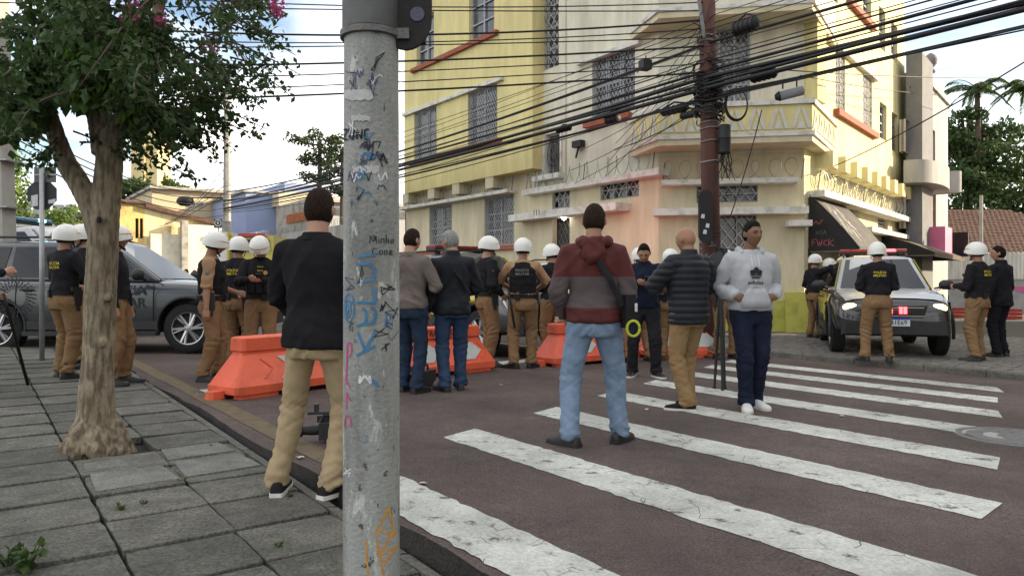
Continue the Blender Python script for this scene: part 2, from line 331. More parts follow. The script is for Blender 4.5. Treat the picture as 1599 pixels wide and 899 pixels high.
# far pavement of irregular stones
FZ = .085
g = MB(); g.add([UV(KU + .14, -30, FZ - .012), UV(60, -30, FZ - .012), UV(60, 120, FZ - .012), UV(KU + .14, 120, FZ - .012)], [(0, 1, 2, 3)])
M_COB = mat('paving_stone', (.155, .145, .13), .85, .35, 9, .4, 60, speck=.3)
far = tag(g.build('far_pavement', mat('stone_joint', (.06, .057, .05), .95, .3, 9, .4, 40)), kind='structure')
b = MB(); step = .135; nu, nv = 60, 150; jit = {}
def jp(i, j):
    if (i, j) not in jit: jit[(i, j)] = (KU + .16 + i * step + rng.uniform(-.045, .045), -6 + j * step * 1.1 + rng.uniform(-.045, .045))
    return jit[(i, j)]
for i in range(nu):
    for j in range(nv):
        q = [jp(i, j), jp(i + 1, j), jp(i + 1, j + 1), jp(i, j + 1)]; cu = sum(p[0] for p in q) / 4; cv = sum(p[1] for p in q) / 4; h = rng.uniform(-.004, .008)
        t = [UV(cu + (p[0] - cu) * .86, cv + (p[1] - cv) * .86, FZ + h) for p in q]; lo = [UV(cu + (p[0] - cu) * .95, cv + (p[1] - cv) * .95, FZ - .02) for p in q]
        b.loft([lo, t]); b.f.pop(-2); b.m.pop()
tag(b.build('stone_setts', M_COB, far), kind='stuff')
vk = -8
while vk < 40:
    L = rng.uniform(.8, 1.1); b = MB(); q = lambda u, v, d: UV(u, v, d)
    b.loft([[q(KU, vk + .006, -.05), q(KU + .15, vk + .006, -.05), q(KU + .15, vk + L - .006, -.05), q(KU, vk + L - .006, -.05)], [q(KU, vk + .006, FZ - .012), q(KU + .15, vk + .006, FZ - .012), q(KU + .15, vk + L - .006, FZ - .012), q(KU, vk + L - .006, FZ - .012)], [q(KU + .015, vk + .014, FZ + .006), q(KU + .14, vk + .014, FZ + .006), q(KU + .14, vk + L - .014, FZ + .006), q(KU + .015, vk + L - .014, FZ + .006)]])
    b.build('kerb_stone', M_KERB, far); vk += L

# ---------------------------------------------------------------- corner building
CL, CR = (3.68, 18.5), (7.1, 17.9)
PL = Plane(CL, (-.603, .798), -1); PC = Plane(CL, (CR[0] - CL[0], CR[1] - CL[1])); PR = Plane(CR, (.632, .775))
M_CREAM = mat('cream_stucco', (.55, .49, .34), .9, .1, 1.2, .15, 25, streak=True, dirt=(.46, .40, .27))
M_YST = mat('yellow_stucco', (.63, .55, .26), .88, .08, 1.2, .12, 25, streak=True, dirt=(.58, .50, .23))
M_PALE = mat('pale_stucco', (.60, .57, .46), .9, .1, 1.2, .15, 25, streak=True, dirt=(.52, .48, .37))
M_YR = mat('light_yellow_stucco', (.66, .60, .34), .88, .08, 1.2, .12, 25, streak=True, dirt=(.60, .53, .30))
M_LEDGE = mat('ledge_white', (.55, .54, .50), .85, .15, 4, .2, 40, dirt=(.33, .31, .27))
M_SILL = mat('red_sill', (.30, .085, .05), .8, .2, 6, .2, 40)
M_FRAME = mat('window_grey', (.34, .36, .38), .6, .12, 5)
M_GLASS = mat('window_glass', (.085, .085, .085), .12, .6, 1.5, spec=.6)
M_BAR = mat('grille_paint', (.36, .37, .38), .6, .15, 5)
M_DARK = mat('dark_inside', (.012, .011, .010), .8, .3, 3)
M_GREEN = mat('green_base', (.42, .42, .09), .9, .15, 2, .15, 25, dirt=(.22, .22, .06))
M_GALV = mat('galvanised', (.30, .31, .31), .45, .15, 9, metal=.6)
bld = thing('corner_building', (5.2, 18.6, -.2), 'yellow and cream corner building with zigzag balcony and razor wire above the crossing', 'building')
TOPZ = 12.2
def lattice(mb, P, a, b, c, d, o, pitch=.16, r=.009, slope=1.6, both=True):
    for sg in ((1, -1) if both else (1,)):
        k = a - (d - c) / slope if sg > 0 else a
        while k < b + (d - c) / slope:
            pts = []
            for t in (0, 1):
                z = c + (d - c) * t; x = k + sg * (z - c) / slope; pts.append((x, z))
            (x0, z0), (x1, z1) = pts
            def clip(x, z, xo, zo):
                if x < a: z = zo + (z - zo) * (a - xo) / (x - xo); x = a
                elif x > b: z = zo + (z - zo) * (b - xo) / (x - xo); x = b
                return x, z
            if max(x0, x1) > a and min(x0, x1) < b:
                p, q = clip(x0, z0, x1, z1), clip(x1, z1, x0, z0)
                mb.tube([P(p[0], o, p[1]), P(q[0], o, q[1])], r, 4)
            k += pitch
def window(parent, P, rc, o, cols=2, rows=2, grille='diamond', fm=None, depth=.14, name='window'):
    a, b, c, d = rc; m = MB(); t = .05; i0, i1 = o - depth - .05, o - depth + .03
    pbox(m, P, a, a + t, i0, i1, c, d); pbox(m, P, b - t, b, i0, i1, c, d); pbox(m, P, a + t, b - t, i0, i1, c, c + t); pbox(m, P, a + t, b - t, i0, i1, d - t, d)
    for k in range(1, cols): x = a + (b - a) * k / cols; pbox(m, P, x - .03, x + .03, i0, i1 - .006, c + t, d - t)
    for k in range(1, rows): z = c + (d - c) * k / rows; pbox(m, P, a + t, b - t, i0, i1 - .012, z - .022, z + .022)
    w = m.build(name, fm or M_FRAME, parent)
    for k in range(cols):
        x0, x1 = a + (b - a) * k / cols, a + (b - a) * (k + 1) / cols
        m = MB(); pbox(m, P, x0 + .02, x1 - .02, i0 - .012, i0 + .012, c + .02, d - .02); m.build('pane', M_GLASS, w)
    if grille:
        m = MB(); go = o - .035
        if grille == 'diamond': lattice(m, P, a + .02, b - .02, c + .02, d - .02, go, .13, .0065)
        elif grille == 'open': lattice(m, P, a + .02, b - .02, c + .02, d - .02, go, .26, .012, 1.3)
        for z in (c + .02, (c + d) / 2, d - .02): m.tube([P(a, go, z), P(b, go, z)], .012, 4)
        for k in range(0, 4): x = a + .012 + (b - a - .024) * k / 3; m.tube([P(x, go, c), P(x, go, d)], .011, 4)
        m.build('grille', M_BAR, w)
    return w
def ledge(P, x0, y0, x1, y1, o, th, pr, m=None, name='ledge', parent=None, base=0):   # a strip between two pixels of the wall
    a, b = P.s(x0, base), P.s(x1, base); za, zb = P.z(x0, y0, base), P.z(x1, y1, base); z = (za + zb) / 2
    a, b = sorted((a, b)); q = MB(); pbox(q, P, a, b, o - .05, o + pr, z - th, z)
    r = q.build(name, m or M_LEDGE, parent or bld); return a, b, z
SL = PL.s(633)                                   # left end of the left facade
sB = PL.s(832)                                   # where the stair section begins
BO = .42                                         # how far the yellow bay stands out
zb = PL.z(730, 283, BO)
# lower cream wall
ops_low = [PL.rect(671, 706, 322, 392), PL.rect(757, 803, 307, 384)]
sillz = ops_low[1][2]; ops_low[0] = (*ops_low[0][:2], sillz, ops_low[1][3])
zlow = PL.z(730, 300)
m = MB(); wall(m, PL, sB, SL - .1, -.4, zb + .3, ops_low); m.build('wall', M_CREAM, bld)
for rc in ops_low: window(bld, PL, rc, 0, 2, 3)
q = MB(); pbox(q, PL, ops_low[0][0] - .2, SL - .12, -.05, .12, sillz - .14, sillz); q.build('sill', M_SILL, bld)
q = MB(); pbox(q, PL, ops_low[1][0] - .25, SL - .12, -.05, .10, sillz - .14, sillz)
q = MB(); pbox(q, PL, ops_low[1][0] - .35, ops_low[1][1] + .2, -.05, .122, sillz - .137, sillz + .003); q.build('sill', M_SILL, bld)
lz = ops_low[1][3] + .03
q = MB(); pbox(q, PL, PL.s(806), SL - .1, -.05, .34, lz, lz + .11); q.build('ledge', M_LEDGE, bld)
# yellow bay
bs0, bs1 = PL.s(832, BO), PL.s(632, BO)
ops_bay = [PL.rect(647, 682, 172, 247, BO), PL.rect(731, 777, 137, 223, BO), PL.rect(651, 678, 38, 100, BO), PL.rect(733, 772, -15, 60, BO)]
for i, j in ((0, 1), (2, 3)):
    z0 = (ops_bay[i][2] + ops_bay[j][2]) / 2; z1 = (ops_bay[i][3] + ops_bay[j][3]) / 2
    for k in (i, j): ops_bay[k] = (*ops_bay[k][:2], z0, z1)
ops_bay[2] = (*ops_bay[2][:3], ops_bay[2][2] + 1.75); ops_bay[3] = (*ops_bay[3][:3], ops_bay[2][2] + 1.75)
m = MB(); wall(m, PL, bs0, bs1, zb, TOPZ, ops_bay, .2, BO)
m.add([PL(bs0, BO, zb), PL(bs0, BO, TOPZ), PL(bs0, -.1, TOPZ), PL(bs0, -.1, zb)], [(0, 1, 2, 3)]); m.add([PL(bs1, BO, zb), PL(bs1, BO, TOPZ), PL(bs1, -9, TOPZ), PL(bs1, -9, zb)], [(0, 1, 2, 3)])
m.add([PL(bs0, BO, zb), PL(bs1, BO, zb), PL(bs1, -.1, zb), PL(bs0, -.1, zb)], [(0, 1, 2, 3)]); m.build('bay_wall', M_YST, bld)
for i, rc in enumerate(ops_bay): window(bld, PL, rc, BO, 2, 3, 'diamond' if i < 2 else None)
for k in (0, 2):
    z = ops_bay[k][2]; q = MB(); pbox(q, PL, ops_bay[k + 1][0] - .25, ops_bay[k][1] + .25, BO - .05, BO + .13, z - .15, z - .003); q.build('sill', M_SILL, bld)
q = MB(); z = ops_bay[0][3]; pbox(q, PL, ops_bay[1][0] - .35, bs1 - .02, BO - .05, BO + .12, z + .004, z + .12); q.build('ledge', M_LEDGE, bld)
for px in (648, 688, 727, 780):
    s = PL.s(px); q = MB(); pbox(q, PL, s - .22, s + .22, -.05, BO - .02, zb - .36, zb - .004); q.build('bracket', M_CREAM, bld)
# stair section and pale section
ops_st = [PL.rect(848, 873, -60, 107), PL.rect(852, 876, 208, 273), PL.rect(863, 890, 295, 325), PL.rect(863, 890, 340, 470), PL.rect(925, 992, 76, 178), PL.rect(938, 998, 279, 310)]
ops_st[3] = (*ops_st[3][:2], -.25, ops_st[3][3])
m = MB(); zsp = PL.z(910, 285)
wall(m, PL, 0, sB, zsp, TOPZ, [q for q in ops_st if q[3] > zsp], .2); m.build('wall', M_PALE, bld)
m = MB(); wall(m, PL, 0, sB, -.4, zsp, [q for q in ops_st if q[3] <= zsp], .22); m.build('wall', M_CREAM, bld)
window(bld, PL, ops_st[0], 0, 1, 5, 'open'); wo_ = window(bld, PL, ops_st[1], 0, 1, 1, None); window(bld, PL, ops_st[2], 0, 1, 1, 'open', M_DARK); window(bld, PL, ops_st[4], 0, 3, 2); window(bld, PL, ops_st[5], 0, 3, 1, 'open', mat('bronze_frame', (.10, .08, .06), .6, .2, 5))
a, b_, c_, d_ = ops_st[1]; q = MB(); mx_, mz_ = (a + b_) / 2, (c_ + d_) / 2
for rr_ in (1, .62, .3): q.tube([PL(mx_ + (b_ - a) * .44 * rr_ * math.cos(t * math.pi / 12), -.05, mz_ + (d_ - c_) * .4 * rr_ * math.sin(t * math.pi / 12)) for t in range(25)], .014, 5)
for t in range(6): q.tube([PL(mx_, -.05, mz_), PL(mx_ + (b_ - a) * .44 * math.cos(t), -.05, mz_ + (d_ - c_) * .4 * math.sin(t))], .011, 4)
q.build('grille', M_IRON, wo_)
q = MB(); pbox(q, PL, a - .2, b_ + .3, -.05, .28, c_ - .16, c_ - .01); pbox(q, PL, a - .08, a - .01, -.05, .05, c_, d_ + .1); pbox(q, PL, b_ + .01, b_ + .08, -.05, .05, c_, d_ + .1); q.build('window_surround', M_LEDGE, bld)
for px in (836, 842, 884): s = PL.s(px); q = MB(); q.tube([PL(s, .03, zsp + .1), PL(s, .03, TOPZ)], .03, 6); q.build('pipe', M_PALE, bld)
rc = ops_st[3]; q = MB(); pbox(q, PL, rc[0], rc[1], -.24, -.18, rc[2], rc[3]); dr = q.build('door', mat('door_iron', (.03, .025, .022), .5, .3, 6), bld)
q = MB(); lattice(q, PL, rc[0] + .1, rc[1] - .1, rc[2] + .9, rc[3] - .1, -.165, .18, .012); q.build('door_grille', M_IRON, dr)
ledge(PL, 816, 337, 985, 318, 0, .2, .55); ledge(PL, 829, 299, 1044, 263, 0, .16, .35); ledge(PL, 905, 98, 1003, 62, 0, .11, .14); ledge(PL, 916, 193, 987, 175, 0, .15, .14, M_SILL, 'sill')
q = MB(); wlamp = PL(PL.s(886), .12, PL.z(886, 341)); q.ell(wlamp, (.06, .06, .06), 10); q.build('door_lamp', mat('lamp_white', (1, .97, .9), .4, 0, emit=14), bld, True)
# street number above the door
q = MB(); put_text(q, '111', PL(PL.s(861), .556, PL.z(861, 330, .55)), -PL.d, (0, 0, 1), .17); q.build('house_number', M_DARK, bld)
# corner with balcony
ops_c = [PC.rect(1100, 1172, 45, 175), PC.rect(1088, 1184, 289, 316), PC.rect(1092, 1182, 335, 440)]
LC = (Vector(CR) - Vector(CL)).length
m = MB(); zcp = PC.z(1140, 240); wall(m, PC, 0, LC, zcp, TOPZ, ops_c[:1], .2); m.build('wall', M_PALE, bld)
m = MB(); wall(m, PC, 0, LC, .75, zcp, ops_c[1:], .2); m.build('wall', M_CREAM, bld)
m = MB(); wall(m, PC, 0, LC, -.5, .75, [], .2); m.build('wall_base', M_GREEN, bld)
window(bld, PC, ops_c[0], 0, 3, 3, 'diamond'); window(bld, PC, ops_c[1], 0, 2, 1, 'open', mat('bronze_frame', (0, 0, 0))); window(bld, PC, ops_c[2], 0, 3, 2, 'open', mat('brown_frame', (.16, .05, .03), .6, .2, 5))
ledge(PC, 1033, 282, 1242, 282, 0, .12, .38); ledge(PC, 1021, 326, 1258, 326, 0, .17, .40); ledge(PC, 1226, 346, 1262, 346, 0, .14, .5)
q = MB(); pbox(q, PC, LC - .45, LC + .14, .02, .16, -.3, .95); q.build('plinth', M_GREEN, bld)
def poly_slab(mb, pts, z0, z1, mi=0): mb.loft([[(p.x, p.y, z0) for p in pts], [(p.x, p.y, z1) for p in pts]], mi=mi)
BP = .95
def balc(zl, zh, front, parent, zig):
    fa, fb = PC.s(1029, BP), PC.s(1269, BP)
    A, B, C_, D_ = PL(PL.s(985, .12), .12, 0), PC(fa, BP, 0), PC(fb, BP, 0), PR(PR.s(1306, .1), .1, 0)
    back = [PR(PR.s(1306, .1), -.2, 0), PC(LC / 2, -.3, 0), PL(PL.s(985, .12), -.2, 0)]
    cen = PC(LC / 2, 0, 0); out = lambda p, k: p + (p - cen).normalized() * k
    q = MB(); poly_slab(q, [A, B, C_, D_] + back, zl, zl + .14); q.build('balcony_slab', M_CREAM, parent)
    q = MB(); poly_slab(q, [out(A, .04), out(B, .06), out(C_, .06), out(D_, .04)] + back, zl + .142, zl + .24); q.build('balcony_moulding', M_LEDGE, parent)
    for (p, r_, nn) in ((A, B, 3), (B, C_, 7), (C_, D_, 5)):
        Pb = Plane((p.x, p.y), (r_.x - p.x, r_.y - p.y)); L = (r_ - p).length
        q = MB(); pbox(q, Pb, .0, L, -.14, 0, zl + .242, zh); fr = q.build('balcony_front', M_YST if zig else M_PALE, parent)
        if zig:
            un = L / nn; z0, z1 = zl + .3, zh - .08; t = .085
            for k in range(nn):
                c0 = (k + .5) * un; q = MB(); h = un * .47
                for sg in (-1, 1):
                    q.prism([Pb(c0 + sg * h, .003, z0), Pb(c0 + sg * (h - t), .003, z0), Pb(c0 + sg * .012, .003, z1 - .05), Pb(c0 + sg * .03, .003, z1), Pb(c0 + sg * .065, .003, z1)], Pb.n * .022)
                q.build('zigzag_relief', mat('relief_white', (.56, .55, .50), .85, .12, 5), fr)
                q = MB(); q.prism([Pb(c0 - h * .42, .003, z0), Pb(c0 + h * .42, .003, z0), Pb(c0, .003, z0 + (z1 - z0) * .5)], Pb.n * .022); q.build('triangle_relief', mat('relief_white', (0, 0, 0)), fr)
        q = MB(); pbox(q, Pb, -.06, L + .06, -.2, .06, zh + .003, zh + .12); q.build('balcony_rail', M_LEDGE, parent)
zB0 = at(1150, 222, 17.1).z; zB1 = at(1150, 164, 17.1).z
balc(zB0, zB1, True, bld, True); balc(at(1150, 18, 17.1).z, at(1150, -60, 17.1).z, True, bld, False)
# right facade
SRE = PR.s(1413)
ops_r = [PR.rect(1305, 1320, 78, 172), PR.rect(1348, 1362, 120, 203), PR.rect(1374, 1385, 162, 218), PR.rect(1393, 1403, 178, 237), PR.rect(1373, 1383, 14, 78), PR.rect(1392, 1402, 38, 96), PR.rect(1348, 1361, -60, 26),
         PR.rect(1315, 1333, 325, 342), PR.rect(1371, 1387, 336, 357)]
ops_r[1] = (*ops_r[1][:2], ops_r[0][2], ops_r[0][3])
ops_d = [PR.rect(1262, 1278, 395, 500), PR.rect(1310, 1334, 395, 490)]
ops_d = [(a, b_, -.4, PR.z(1290, 390)) for a, b_, _, _ in ops_d]
m = MB(); zrp = PR.z(1330, 318); wall(m, PR, 0, SRE, zrp, TOPZ, [q for q in ops_r if q[3] > zrp + .1], .22); m.build('wall', M_YR, bld)
m = MB(); wall(m, PR, 0, SRE, -.5, zrp, [q for q in ops_r if q[3] <= zrp + .1] + ops_d, .22); m.build('wall', M_CREAM, bld)
for i, rc in enumerate(ops_r): window(bld, PR, rc, 0, 1 if i > 1 else 2, 4, 'diamond' if i < 2 else None)
M_SHUT = mat('roller_shutter', (.16, .15, .14), .6, .2, 5, metal=.3)
for a, b_, c_, d_ in ops_d:
    q = MB(); z = c_
    while z < d_: pbox(q, PR, a, b_, -.2, -.16, z, z + .075); pbox(q, PR, a, b_, -.2, -.18, z + .075, z + .1); z += .1
    q.build('shutter', M_SHUT, bld)
ledge(PR, 1301, 66, 1366, 124, 0, .12, .14); ledge(PR, 1303, 170, 1366, 209, 0, .17, .14, M_SILL, 'sill'); ledge(PR, 1323, 0, 1362, 39, 0, .17, .14, M_SILL, 'sill')
a_, b_, zR = ledge(PR, 1262, 304, 1411, 339, 0, .16, .40); ledge(PR, 1343, 356, 1413, 369, 0, .14, .35)
for k in range(9):
    s = .9 + k * 1.12; z1 = PR.z(1330, 262); q = MB(); pbox(q, PR, s, s + .42, -.05, .42, z1 - .42, z1); q.build('bracket', M_YR, bld)
q = MB(); corner = [PL(SL, 0, 0), PL(SL, -9, 0), PR(SRE, -9, 0), PR(SRE, 0, 0)]
q.add([PR(SRE, 0, -.4), PR(SRE, -9, -.4), PR(SRE, -9, TOPZ), PR(SRE, 0, TOPZ), PL(SL, 0, -.4), PL(SL, -9, -.4), PL(SL, -9, TOPZ), PL(SL, 0, TOPZ)], [(0, 1, 2, 3), (4, 5, 6, 7), (5, 1, 2, 6)]); q.build('rear_wall', M_YR, bld)
q = MB(); poly_slab(q, [PL(SL + .3, .9, 0), PC(0, .9, 0), PC(LC, .9, 0), PR(SRE, .7, 0), PR(SRE, -9, 0), PL(SL, -9, 0)], TOPZ, TOPZ + .25); q.build('roof', M_LEDGE, bld)
q = MB(); a_ = PC(LC, 0, 0); pbox(q, PR, .05, .75, .0, .3, zB1 + .3, at(1150, 18, 17.1).z); q.build('corner_pilaster', M_YST, bld)
# awnings
def awning(name, s0, s1, zt, zf, out, m, label, tags=None):
    q = MB(); P = PR; o = thing(name, P((s0 + s1) / 2, 0, 0), label, 'awning')
    n = 10; rings = []
    for k in range(n + 1):
        t = k / n; oo = .03 + out * t; zz = zt + (zf - zt) * t + .06 * math.sin(t * math.pi)
        rings.append((oo, zz))
    for (o0, z0), (o1, z1) in zip(rings, rings[1:]): q.hexa([P(s0, o0, z0 - .012), P(s1, o0, z0 - .012), P(s1, o1, z1 - .012), P(s0, o1, z1 - .012), P(s0, o0, z0), P(s1, o0, z0), P(s1, o1, z1), P(s0, o1, z1)])
    q.build('canopy', m, o, 40)
    for s in (s0, s1):
        q = MB(); q.prism([P(s, .03, zt - .02)] + [P(s, a, b - .02) for a, b in rings[1:]] + [P(s, out + .03, zf - .12), P(s, .03, zf - .12)], PR.d * .012); q.build('side_panel', M_BLK, o)
    q = MB(); pbox(q, P, s0, s1, out + .02, out + .04, zf - .14, zf + .01); q.build('valance', m, o)
    q = MB(); q.tube([P(s0, .05, zf - .1), P(s0, out, zf - .1), P(s1, out, zf - .1), P(s1, .05, zf - .1)], .018, 6); q.build('frame', M_IRON, o)
    return o
M_BLK = mat('black_canvas', (.016, .015, .016), .8, .3, 4, .2, 50)
aw = awning('awning', PR.s(1262), PR.s(1312), PR.z(1268, 304), PR.z(1268, 388), 1.15, mat('grey_canvas', (.075, .07, .066), .85, .3, 3, .25, 40), 'large dark grey shop awning with pink and white graffiti on the corner building')
q = MB(); s0 = PR.s(1262); zf_, zt_ = PR.z(1268, 388), PR.z(1268, 304)
fn = lambda x, y: PR(s0 - .005, x, y)
PK, GK = mat('pink_spray', (.40, .09, .12), .85, .3, 20), mat('grey_spray', (.10, .11, .12), .85, .3, 20)
for ls, dx, dz, k_, m_ in (([[(0, 0), (.02, 1), (.7, 1.1)], [(.0, .5), (.5, .55)]], .10, .05, .15, PK), ([[(0, 1), (.2, 0), (.4, .7), (.6, 0), (.8, 1.1)]], .22, .04, .15, PK), ([[(.6, .9), (.1, .8), (.05, .2), (.6, .05)]], .37, .05, .14, PK), ([[(0, 0), (.05, 1.2)], [(.7, 1), (.05, .5), (.8, 0)]], .49, .03, .15, PK), ([[(0, 0), (.0, 1)], [(.5, 0), (.5, 1)], [(0, .5), (.5, .5)]], .2, .32, .1, GK), ([[(.6, .9), (.1, .7), (.1, .1), (.6, .1), (.6, .5)]], .28, .33, .1, GK), ([[(0, 0), (.3, 1), (.6, 0)]], .37, .32, .1, GK), ([[(0, .2), (.5, .6), (.9, .1), (1.4, .8)]], .12, .55, .16, PK)):
    for l_ in ls: q = MB(); stroke(q, [(dx + x * k_, zf_ + dz + y * k_) for x, y in l_], .014, fn); q.build('graffiti', m_, aw)
q = MB(); r5 = random.Random(5)
for k in range(26):
    t = r5.uniform(.1, .72); s = s0 + .25 + r5.uniform(0, .9); L = r5.uniform(.08, .22)
    f3 = lambda x, y: PR(x, .03 + 1.15 * y, zt_ + (zf_ - zt_) * y + .06 * math.sin(y * math.pi) + .006)
    stroke(q, [(s, t), (s + r5.uniform(-.2, .2), t + L)], .03, f3)
q.build('graffiti', mat('white_spray', (.42, .42, .41), .8), aw)
awning('awning', PR.s(1376), PR.s(1413) + 2.4, PR.z(1395, 372), PR.z(1395, 398), 1.5, mat('brown_canvas', (.085, .06, .045), .85, .25, 3, .25, 40), 'brown shop awning above the roof of the lit police car')
# razor wire on the ledges
def razor(pts, rad, pitch, label, rest):
    o = thing('razor_wire', rest, label, 'razor wire', 'razor wire coils on the corner building')
    q = MB(); path = []; pts = [Vector(p) for p in pts]; tot = sum((b - a).length for a, b in zip(pts, pts[1:])); acc = 0; rr_ = random.Random(int(tot * 10))
    for a, b in zip(pts, pts[1:]):
        L = (b - a).length; d = (b - a) / L; sdv = Vector((d.y, -d.x, 0)); n = int(L / pitch * 16)
        for k in range(n):
            t = k / 16 * 2 * math.pi; r_ = rad * (1 + .08 * math.sin(k * .13)); c = a + d * (L * k / n)
            path.append(c + Vector((0, 0, rad + r_ * math.sin(t))) + sdv * (r_ * .5 * math.cos(t)) + d * (r_ * .85 * math.cos(t) + .04 * math.sin(t * .37)))
    q.tube(path, .009, 4); q.build('coil', M_GALV, o)
    for a, b in zip(pts, pts[1:]):
        n = max(1, int((b - a).length / 1.8))
        for k in range(n + 1): p = a + (b - a) * (k / n); q = MB(); q.tube([p - Vector((0, 0, .02)), p + Vector((.05, -.05, rad * 1.9))], .014, 5); q.build('stake', M_IRON, o)
    return o
lz2 = lz + .11
razor([PL(PL.s(806), .17, lz2), PL(SL - .2, .17, lz2)], .20, .2, 'razor wire coil under the yellow bay of the corner building', PL(PL.s(730), .17, lz2))
zq = (PL.z(829, 299) + PL.z(1044, 263)) / 2
razor([PL(PL.s(829), .17, zq), PL(.05, .17, zq)], .26, .38, 'razor wire coil above the door canopy of the corner building', PL(3, .17, zq))
zc2 = PC.z(1140, 282); razor([PC(.1, .2, zc2), PC(LC - .1, .2, zc2)], .24, .42, 'loose razor wire coil below the zigzag balcony', PC(2, .2, zc2))
razor([PR(.4, .2, zR), PR(SRE - .3, .2, zR)], .26, .17, 'dense razor wire coil on the ledge above the awnings', PR(5, .2, zR))
# ---------------------------------------------------------------- other buildings
def ubox(mb, u0, u1, v0, v1, z0, z1, mi=0):
    q = [UV(u0, v0), UV(u1, v0), UV(u1, v1), UV(u0, v1)]
    return mb.hexa([(p.x, p.y, z0) for p in q] + [(p.x, p.y, z1) for p in q], mi)
def vplane(u0, v0): p = UV(u0, v0); return Plane((p.x, p.y), (N2.x, N2.y))      # wall facing down the street, s runs along +u
M_GREYST = mat('grey_stucco', (.34, .34, .34), .9, .12, 1.5, .15, 25, streak=True, dirt=(.24, .24, .23))
M_PINKF = mat('red_frame', (.36, .12, .10), .7, .15, 5)
nb = thing('grey_building', PR(14, 0, -.2), 'narrow grey building with red window frames and rounded balconies beside the yellow corner building', 'building')
s1, s2 = SRE + .03, PR.s(1466); TZ = PR.z(1432, 133)
o1 = .35
ops = [PR.rect(1415, 1421, 188, 238, o1), PR.rect(1425, 1431, 200, 240, o1), PR.rect(1455, 1461, 203, 275, o1), PR.rect(1415, 1422, 307, 357, o1), PR.rect(1425, 1431, 310, 355, o1), PR.rect(1456, 1462, 302, 370, o1)]
m = MB(); wall(m, PR, s1, s2, -.6, TZ, ops, .2, o1); m.add([PR(s1, o1, -.6), PR(s1, -7, -.6), PR(s1, -7, TZ), PR(s1, o1, TZ), PR(s2, o1, -.6), PR(s2, -7, -.6), PR(s2, -7, TZ), PR(s2, o1, TZ)], [(0, 1, 2, 3), (4, 5, 6, 7), (1, 5, 6, 2)]); m.build('wall', M_GREYST, nb)
for rc in ops: window(nb, PR, rc, o1, 1, 3, None, M_PINKF, .1)
q = MB(); a, b_ = PR.s(1433, .6), PR.s(1450, .6); pbox(q, PR, a, b_, o1 - .1, .75, -.6, TZ + .35); q.build('pilaster', mat('dark_grey_stucco', (.17, .175, .19), .9, .12, 2, .15, 25), nb)
q = MB(); pbox(q, PR, s1, s2, o1 - .2, o1 + .1, TZ, TZ + .25); pbox(q, PR, s1, a, o1 - .05, o1 + .06, TZ - .9, TZ - .75); q.build('cornice', M_GREYST, nb)
f = PR(PR.s(1456, .6), .55, TZ + .25); q = MB(); q.lathe([(.16, 0), (.16, .1), (.08, .16), (.2, .3), (.24, .48), (.18, .64), (.05, .74)], 12, Matrix.Translation(f)); q.build('finial', mat('dark_grey_stucco', (0, 0, 0)), nb, True)
for x0, x1, yb, yt in ((1414, 1452, 283, 247), (1458, 1478, 296, 262)):
    q = MB(); a, b_ = PR.s(x0, .4), PR.s(min(x1, 1463), .4); z0, z1 = PR.z((x0 + x1) / 2, yb, .8), PR.z((x0 + x1) / 2, yt, .8); n = 12
    ring = [PR((a + b_) / 2 + (b_ - a) / 2 * -math.cos(math.pi * k / n), o1 + .95 * math.sin(math.pi * k / n) ** .6, 0) for k in range(n + 1)]
    q.loft([[Vector((p.x, p.y, z)) for p in ring] for z in (z0, z1)]); q.build('balcony', M_GREYST, nb, 40)
q = MB(); pk = PR(SRE + .9, 1.0, 2.7); q.box(pk, (1.3, .5, .95), R(50)); q.build('pink_sign', mat('pink_paint', (.62, .16, .30), .6, .1, 3), nb); q = MB(); q.box(PR(SRE + 2.1, 1.3, 2.6), (.12, .8, .9), R(50)); q.build('sign_box', M_BLK, nb)
# tiled house and fence closing the side street
h = thing('tiled_house', (29, 40, -.4), 'low house with a brown tiled roof behind the corrugated fence', 'house')
A, B = at(1430, 330, 41), at(1700, 330, 41); zt_, ze = 5.3, 2.7
q = MB(); q.box((31, 41, 1.2), (20, 6, 3.2)); q.build('wall', M_GREYST, h)
M_TILE = mat('clay_tile', (.095, .05, .036), .9, .35, 3, .3, 30, rnd=.2)
e0, e1 = Vector((21, 37.2, ze)), Vector((43, 37.2, ze)); r0, r1 = Vector((23.3, 41.5, zt_)), Vector((27.6, 41.5, zt_ + .3))
prof = [((21.0, 2.7), (22.6, 5.15)), ((43.0, 2.5), (27.4, 5.25))]
q = MB(); q.add([(21, 37.2, ze), (36, 37.2, ze), (27.6, 41.5, zt_), (23, 41.5, zt_), (21, 45.8, ze), (36, 45.8, ze)], [(0, 1, 2, 3), (3, 2, 5, 4), (0, 3, 4), (1, 5, 2)]); rf = q.build('roof', M_TILE, h)
tm = MB(); tm.hexa([(-.12, -.17, -.01), (.12, -.17, -.01), (.12, .17, -.01), (-.12, .17, -.01), (-.1, -.17, .035), (.1, -.17, .035), (.08, .17, .02), (-.08, .17, .02)]); tm = tm.mesh('roof_tile', M_TILE)
sl = math.atan2(zt_ - ze, 4.3); k = 0; tmb = MB()
for row in range(16):
    y = 37.3 + row * .265; t = (y - 37.2) / 4.3; xa, xb = 21 + 2 * t, 36 - 8.4 * t; x = xa + .1
    while x < xb - .1:
        M = Matrix.Translation((x, y, ze + (zt_ - ze) * t + .01 + rng.uniform(0, .012))) @ Matrix.Rotation(sl, 4, 'X') @ Matrix.Rotation(rng.gauss(0, .03), 4, 'Z')
        tmb.add([M @ v.co for v in tm.vertices], [tuple(p.vertices) for p in tm.polygons])
        x += .26
tag(tmb.build('roof_tiles', M_TILE, rf), kind='stuff')
